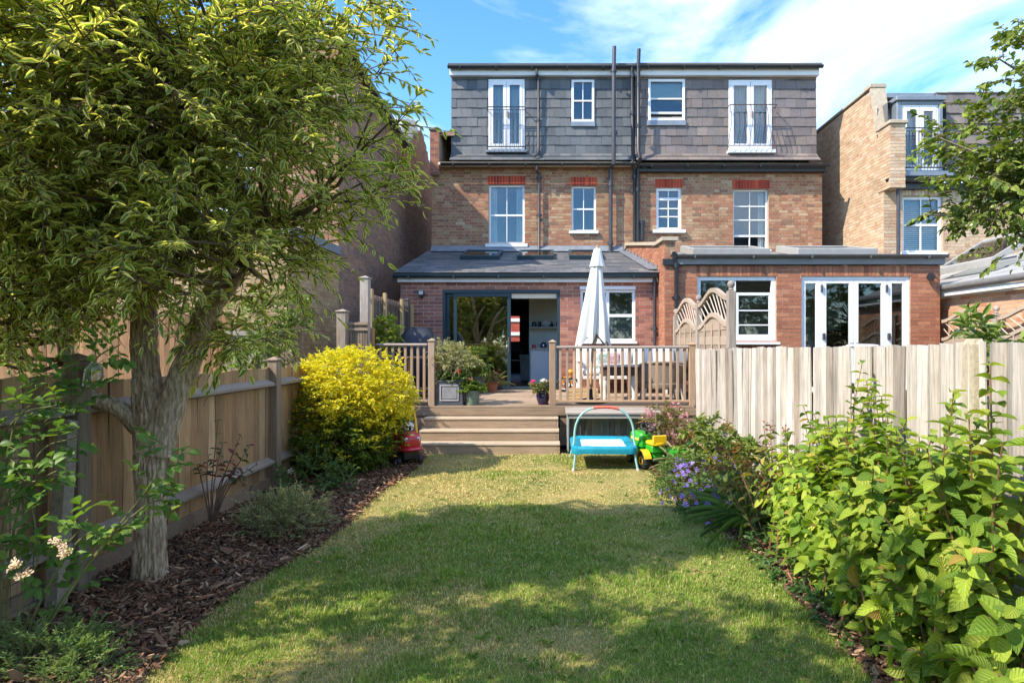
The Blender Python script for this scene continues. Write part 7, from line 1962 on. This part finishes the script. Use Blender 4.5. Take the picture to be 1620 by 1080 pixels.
# toy tractor and trailer
grn = M('green_plastic', (.03, .36, .025), .35, .08, 6, coat=.3); yel_ = M('yellow_plastic', (.85, .50, .01), .35, .06, 6, coat=.3); tyre = M('black_tyre', (.022, .022, .024), .6, .2, 30, .4, 60)
tk = thing('toy_tractor', 'green and yellow ride-on toy tractor beside the trampoline', 'toy tractor', (1.12, 7.35, 0))
fw_ = Vector((-.30, .954, 0)); lf = Vector((-fw_.y, fw_.x, 0))
TM = Matrix(((fw_.x, lf.x, 0, 1.21), (fw_.y, lf.y, 0, 7.28), (0, 0, 1, 0), (0, 0, 0, 1)))
def wheel(parent, c, R, wdt, rim_mat, lugs=0):
    m = MB(); Mw = TM @ Matrix.Translation(Vector(c)) @ Matrix.Rotation(math.radians(90), 4, 'X')
    m.lathe([(R*.45, -wdt/2), (R*.9, -wdt/2), (R, -wdt*.3), (R, wdt*.3), (R*.9, wdt/2), (R*.45, wdt/2)], n=28, M=Mw)
    for k in range(lugs):
        a = 2*math.pi*k/lugs; m.bbox(-wdt*.45, wdt*.45, -R*.05, R*.05, R*.97, R*1.06, .003, TM @ Matrix.Translation(Vector(c)) @ Matrix.Rotation(a, 4, 'Y') @ Matrix.Rotation(math.radians(90), 4, 'Z'))
    w_ = m.build('wheel', tyre, parent)
    MB().lathe([(R*.5, -wdt*.52), (R*.46, -wdt*.56), (R*.2, -wdt*.46), (.004, -wdt*.5)], n=20, M=Mw, cap=False).build('rim', rim_mat, w_)
    MB().lathe([(R*.5, wdt*.52), (R*.46, wdt*.56), (R*.2, wdt*.46), (.004, wdt*.5)], n=20, M=Mw, cap=False).build('rim', rim_mat, w_)
for s_ in (1, -1): wheel(tk, (0, s_*.15, .105), .105, .075, yel_, 14); wheel(tk, (.42, s_*.13, .07), .07, .05, yel_, 10)
MB().bbox(-.08, .5, -.06, .06, .10, .20, .015, TM).build('chassis', grn, tk)
hd = MB().bbox(.22, .54, -.085, .085, .20, .40, .03, TM).build('bonnet', grn, tk)
MB().bbox(.541, .548, -.06, .06, .22, .36, .003, TM).build('grille', black_plastic, hd)
MB().bbox(.25, .50, -.088, -.0855, .30, .33, .001, TM).build('yellow_stripe', yel_, hd); MB().bbox(.25, .50, .0855, .088, .30, .33, .001, TM).build('yellow_stripe', yel_, hd)
st_ = MB(); ellipsoid(st_, (-.02, 0, .315), (.13, .10, .028), 20, 10, TM, .6); se = st_.build('seat', yel_, tk)
MB().bbox(-.14, -.11, -.09, .09, .32, .42, .012, TM).build('seat_back', yel_, se)
MB().bbox(-.10, .08, -.09, .09, .20, .29, .015, TM).build('seat_box', grn, tk)
for s_ in (1, -1):
    m = MB()
    for k in range(8):
        a0, a1 = math.radians(10 + k*19), math.radians(10 + (k+1)*19)
        ro, ri, y0_, y1_ = .135, .125, s_*.15-.045, s_*.15+.045
        m.add([TM @ Vector((r*math.cos(a), y, .105 + r*math.sin(a))) for a in (a0, a1) for r in (ri, ro) for y in (y0_, y1_)], [(0, 1, 3, 2), (4, 6, 7, 5), (2, 3, 7, 6), (0, 4, 5, 1), (0, 2, 6, 4), (1, 5, 7, 3)])
    m.build('mudguard', yel_ if s_ > 0 else grn, tk)
m = MB(); torus(m, (0, 0, 0), .085, .013, 'z', 24, 8, TM @ Matrix.Translation((.19, 0, .475)) @ Matrix.Rotation(math.radians(-28), 4, 'Y'))
sw_ = m.build('steering_wheel', tyre, tk); MB().tube([TM @ Vector((.24, 0, .38)), TM @ Vector((.19, 0, .475))], .014, 8).build('steering_column', tyre, sw_)
for a in (0, 2.1, 4.2): MB().tube([TM @ Vector((.19, 0, .475)), TM @ Vector((.19 + .08*math.cos(a), .08*math.sin(a), .475 + .043*math.cos(a)))], .008, 6).build('spoke', tyre, sw_)
trl = thing('toy_trailer', 'green toy tipping trailer behind the toy tractor', 'toy trailer', (1.40, 7.3, 0))
fw_ = Vector((-.97, .24, 0)); lf = Vector((-fw_.y, fw_.x, 0))
TM = Matrix(((fw_.x, lf.x, 0, 1.52), (fw_.y, lf.y, 0, 7.28), (0, 0, 1, 0), (0, 0, 0, 1)))
mb = MB(); mb.bbox(-.16, .16, -.12, .12, .12, .14, .005, TM)
for (a, b, c, d) in ((-.16, .16, -.12, -.105), (-.16, .16, .105, .12), (.145, .16, -.104, .104)): mb.bbox(a, b, c, d, .141, .235, .004, TM)
mb.build('tub', grn, trl); MB().bbox(-.24, -.162, -.10, .10, .17, .185, .004, TM @ Matrix.Translation((-.12, 0, .05)) @ Matrix.Rotation(.9, 4, 'Y')).build('tailgate', grn, trl)
MB().tube([TM @ Vector((.16, 0, .11)), TM @ Vector((.30, -.02, .13))], .012, 8).build('drawbar', grn, trl)
for s_ in (1, -1): wheel(trl, (-.02, s_*.155, .07), .07, .045, yel_, 10)
# toy car
redp = M('red_plastic', (.55, .02, .03), .35, .06, 5, coat=.4); whp = M('white_plastic', (.75, .75, .75), .4, .03)
tcar = thing('toy_car', 'red ride-on toy car with yellow roof half hidden by the golden shrub', 'toy car', (-1.82, 7.55, 0))
fw_ = Vector((.55, -.83, 0)); lf = Vector((-fw_.y, fw_.x, 0))
TM = Matrix(((fw_.x, lf.x, 0, -1.90), (fw_.y, lf.y, 0, 7.60), (0, 0, 1, 0), (0, 0, 0, 1)))
bd_ = ellipsoid(MB(), (.12, 0, .30), (.17, .145, .125), 28, 16, TM, .75); ellipsoid(bd_, (.13, 0, .215), (.19, .16, .035), 28, 8, TM, .7); ellipsoid(bd_, (-.16, 0, .28), (.20, .155, .12), 28, 14, TM, .6)
bo_ = bd_.build('body', redp, tcar)
for s_ in (1, -1):
    ellipsoid(MB(), (.265, s_*.075, .335), (.014, .028, .032), 16, 10, TM).build('headlight', whp, bo_)
    ellipsoid(MB(), (.278, s_*.075, .332), (.004, .010, .012), 12, 8, TM).build('headlight_pupil', M('dark_print', (.04, .05, .12), .4), bo_)
ellipsoid(MB(), (.258, 0, .385), (.006, .032, .016), 16, 8, TM @ Matrix.Translation((0, 0, 0))).build('badge', M('yellow_badge', (.8, .65, .12), .4), bo_)
ws = ellipsoid(MB(), (.06, 0, .465), (.022, .10, .062), 20, 12, TM, .8).build('windscreen_eyes', whp, tcar)
for s_ in (1, -1): ellipsoid(MB(), (.082, s_*.04, .455), (.006, .016, .028), 12, 8, TM).build('eye_pupil', black_plastic, ws)
for s_ in (1, -1):
    MB().tube([TM @ Vector((.07, s_*.13, .38)), TM @ Vector((.02, s_*.13, .55)), TM @ Vector((-.04, s_*.12, .68))], .017, 8).build('pillar', yel_, tcar)
    MB().tube([TM @ Vector((-.30, s_*.13, .36)), TM @ Vector((-.30, s_*.12, .68))], .02, 8).build('pillar', yel_, tcar)
ellipsoid(MB(), (-.16, 0, .69), (.20, .16, .03), 24, 8, TM, .6).build('roof', yel_, tcar)
MB().bbox(-.28, .22, -.10, .10, .07, .20, .02, TM).build('underbody', black_plastic, tcar)
for (x, s_) in ((.14, 1), (.14, -1), (-.2, 1), (-.2, -1)): wheel(tcar, (x, s_*.135, .064), .064, .05, whp)
# lantern on the tree
lt = thing('garden_lantern', 'small cream-framed glass lantern hanging on the left branch of the tree', 'lantern', P(147, 600, 3.62))
c = P(147, 598, 3.62); LM_ = Matrix.Translation(c) @ Matrix.Rotation(.5, 4, 'Z') @ Matrix.Rotation(.12, 4, 'Y')
crf = M('cream_lantern', (.62, .55, .40), .6, .1); mb = MB(); s_ = .042
for z in (-.048, .044): 
    for (a, b, c2, d) in ((-s_, s_, -s_, -s_+.009), (-s_, s_, s_-.009, s_), (-s_, -s_+.009, -s_+.009, s_-.009), (s_-.009, s_, -s_+.009, s_-.009)): mb.box(a, b, c2, d, z, z+.009, LM_)
for (a, b) in ((-s_, -s_), (s_-.009, -s_), (-s_, s_-.009), (s_-.009, s_-.009)): mb.box(a, a+.009, b, b+.009, -.039, .044, LM_)
mb.build('frame', crf, lt)
mb = MB()
for (a, b, c2, d) in ((-s_+.009, s_-.009, -s_+.003, -s_+.005), (-s_+.009, s_-.009, s_-.005, s_-.003), (-s_+.003, -s_+.005, -s_+.009, s_-.009), (s_-.005, s_-.003, -s_+.009, s_-.009)): mb.box(a, b, c2, d, -.039, .044, LM_)
mb.build('pane', G_ext, lt)
MB().lathe([(.055, .053), (.05, .065), (.03, .088), (.008, .098), (.006, .12)], n=4, M=LM_ @ Matrix.Rotation(math.radians(45), 4, 'Z')).build('roof', M('lantern_roof', (.34, .36, .32), .5), lt, smooth=False)
MB().box(-.03, .03, -.03, .03, -.052, -.0485, LM_).build('base', crf, lt)
MB().tube([LM_ @ Vector((0, 0, .115)), (c.x-.03, 3.68, c.z+.16)], .002, 5).build('hook', iron, lt)
# neighbours' bits seen over the fences
t = thing('garden_table', 'white rounded table top just above the pale fence before the folding doors', 'table', (PX(1362, 10.2), 10.2, .5))
c = (PX(1364, 10.2), 10.2)
m = ellipsoid(MB(), (c[0], c[1], 1.475), (.24, .24, .035), 28, 10, None, .7).build('tabletop', whp, t)
for a in (0, 2.09, 4.19): MB().tube([(c[0]+.12*math.cos(a), c[1]+.12*math.sin(a), 1.45), (c[0]+.2*math.cos(a), c[1]+.2*math.sin(a), -.05)], .015, 8).build('leg', whp, t)
mound('laurel_sprig', 'glossy laurel sprigs poking over the pale fence at the right', (2.55, 3.55, .8), [((2.50, 3.55, 1.50), (.10, .1, .08)), ((2.65, 3.55, 1.47), (.1, .1, .06))], 22, .075, .026, [(.12, .20, .04, 3), (.18, .26, .05, 2)], length=.10, V=(LV3, LF3, LU3), n_single=80, mats=lm_holly, upb=.7)
# bits of litter on the lawn: fallen leaves
for (x, y) in ((-1.62, 4.05), (-1.45, 4.4), (.4, 5.2), (-.6, 3.2), (1.35, 2.9), (.9, 3.9), (-1.2, 6.1), (.2, 6.9)):
    T = leaf_T(np.array([[x, y, .03]]), np.array([[rng.normal(), rng.normal(), .05]]), .05, .03)
    me_v = (LV3[0] @ T[0][:3, :3].T + T[0][:3, 3])
    o = MB().add([tuple(v) for v in me_v], LF3).build('fallen_leaf', M('dry_leaf', (.35, .20, .09), .8), None)
    tag(o, 'dry brown fallen leaf lying on the grass', 'leaf', 'dry leaves fallen on the lawn')
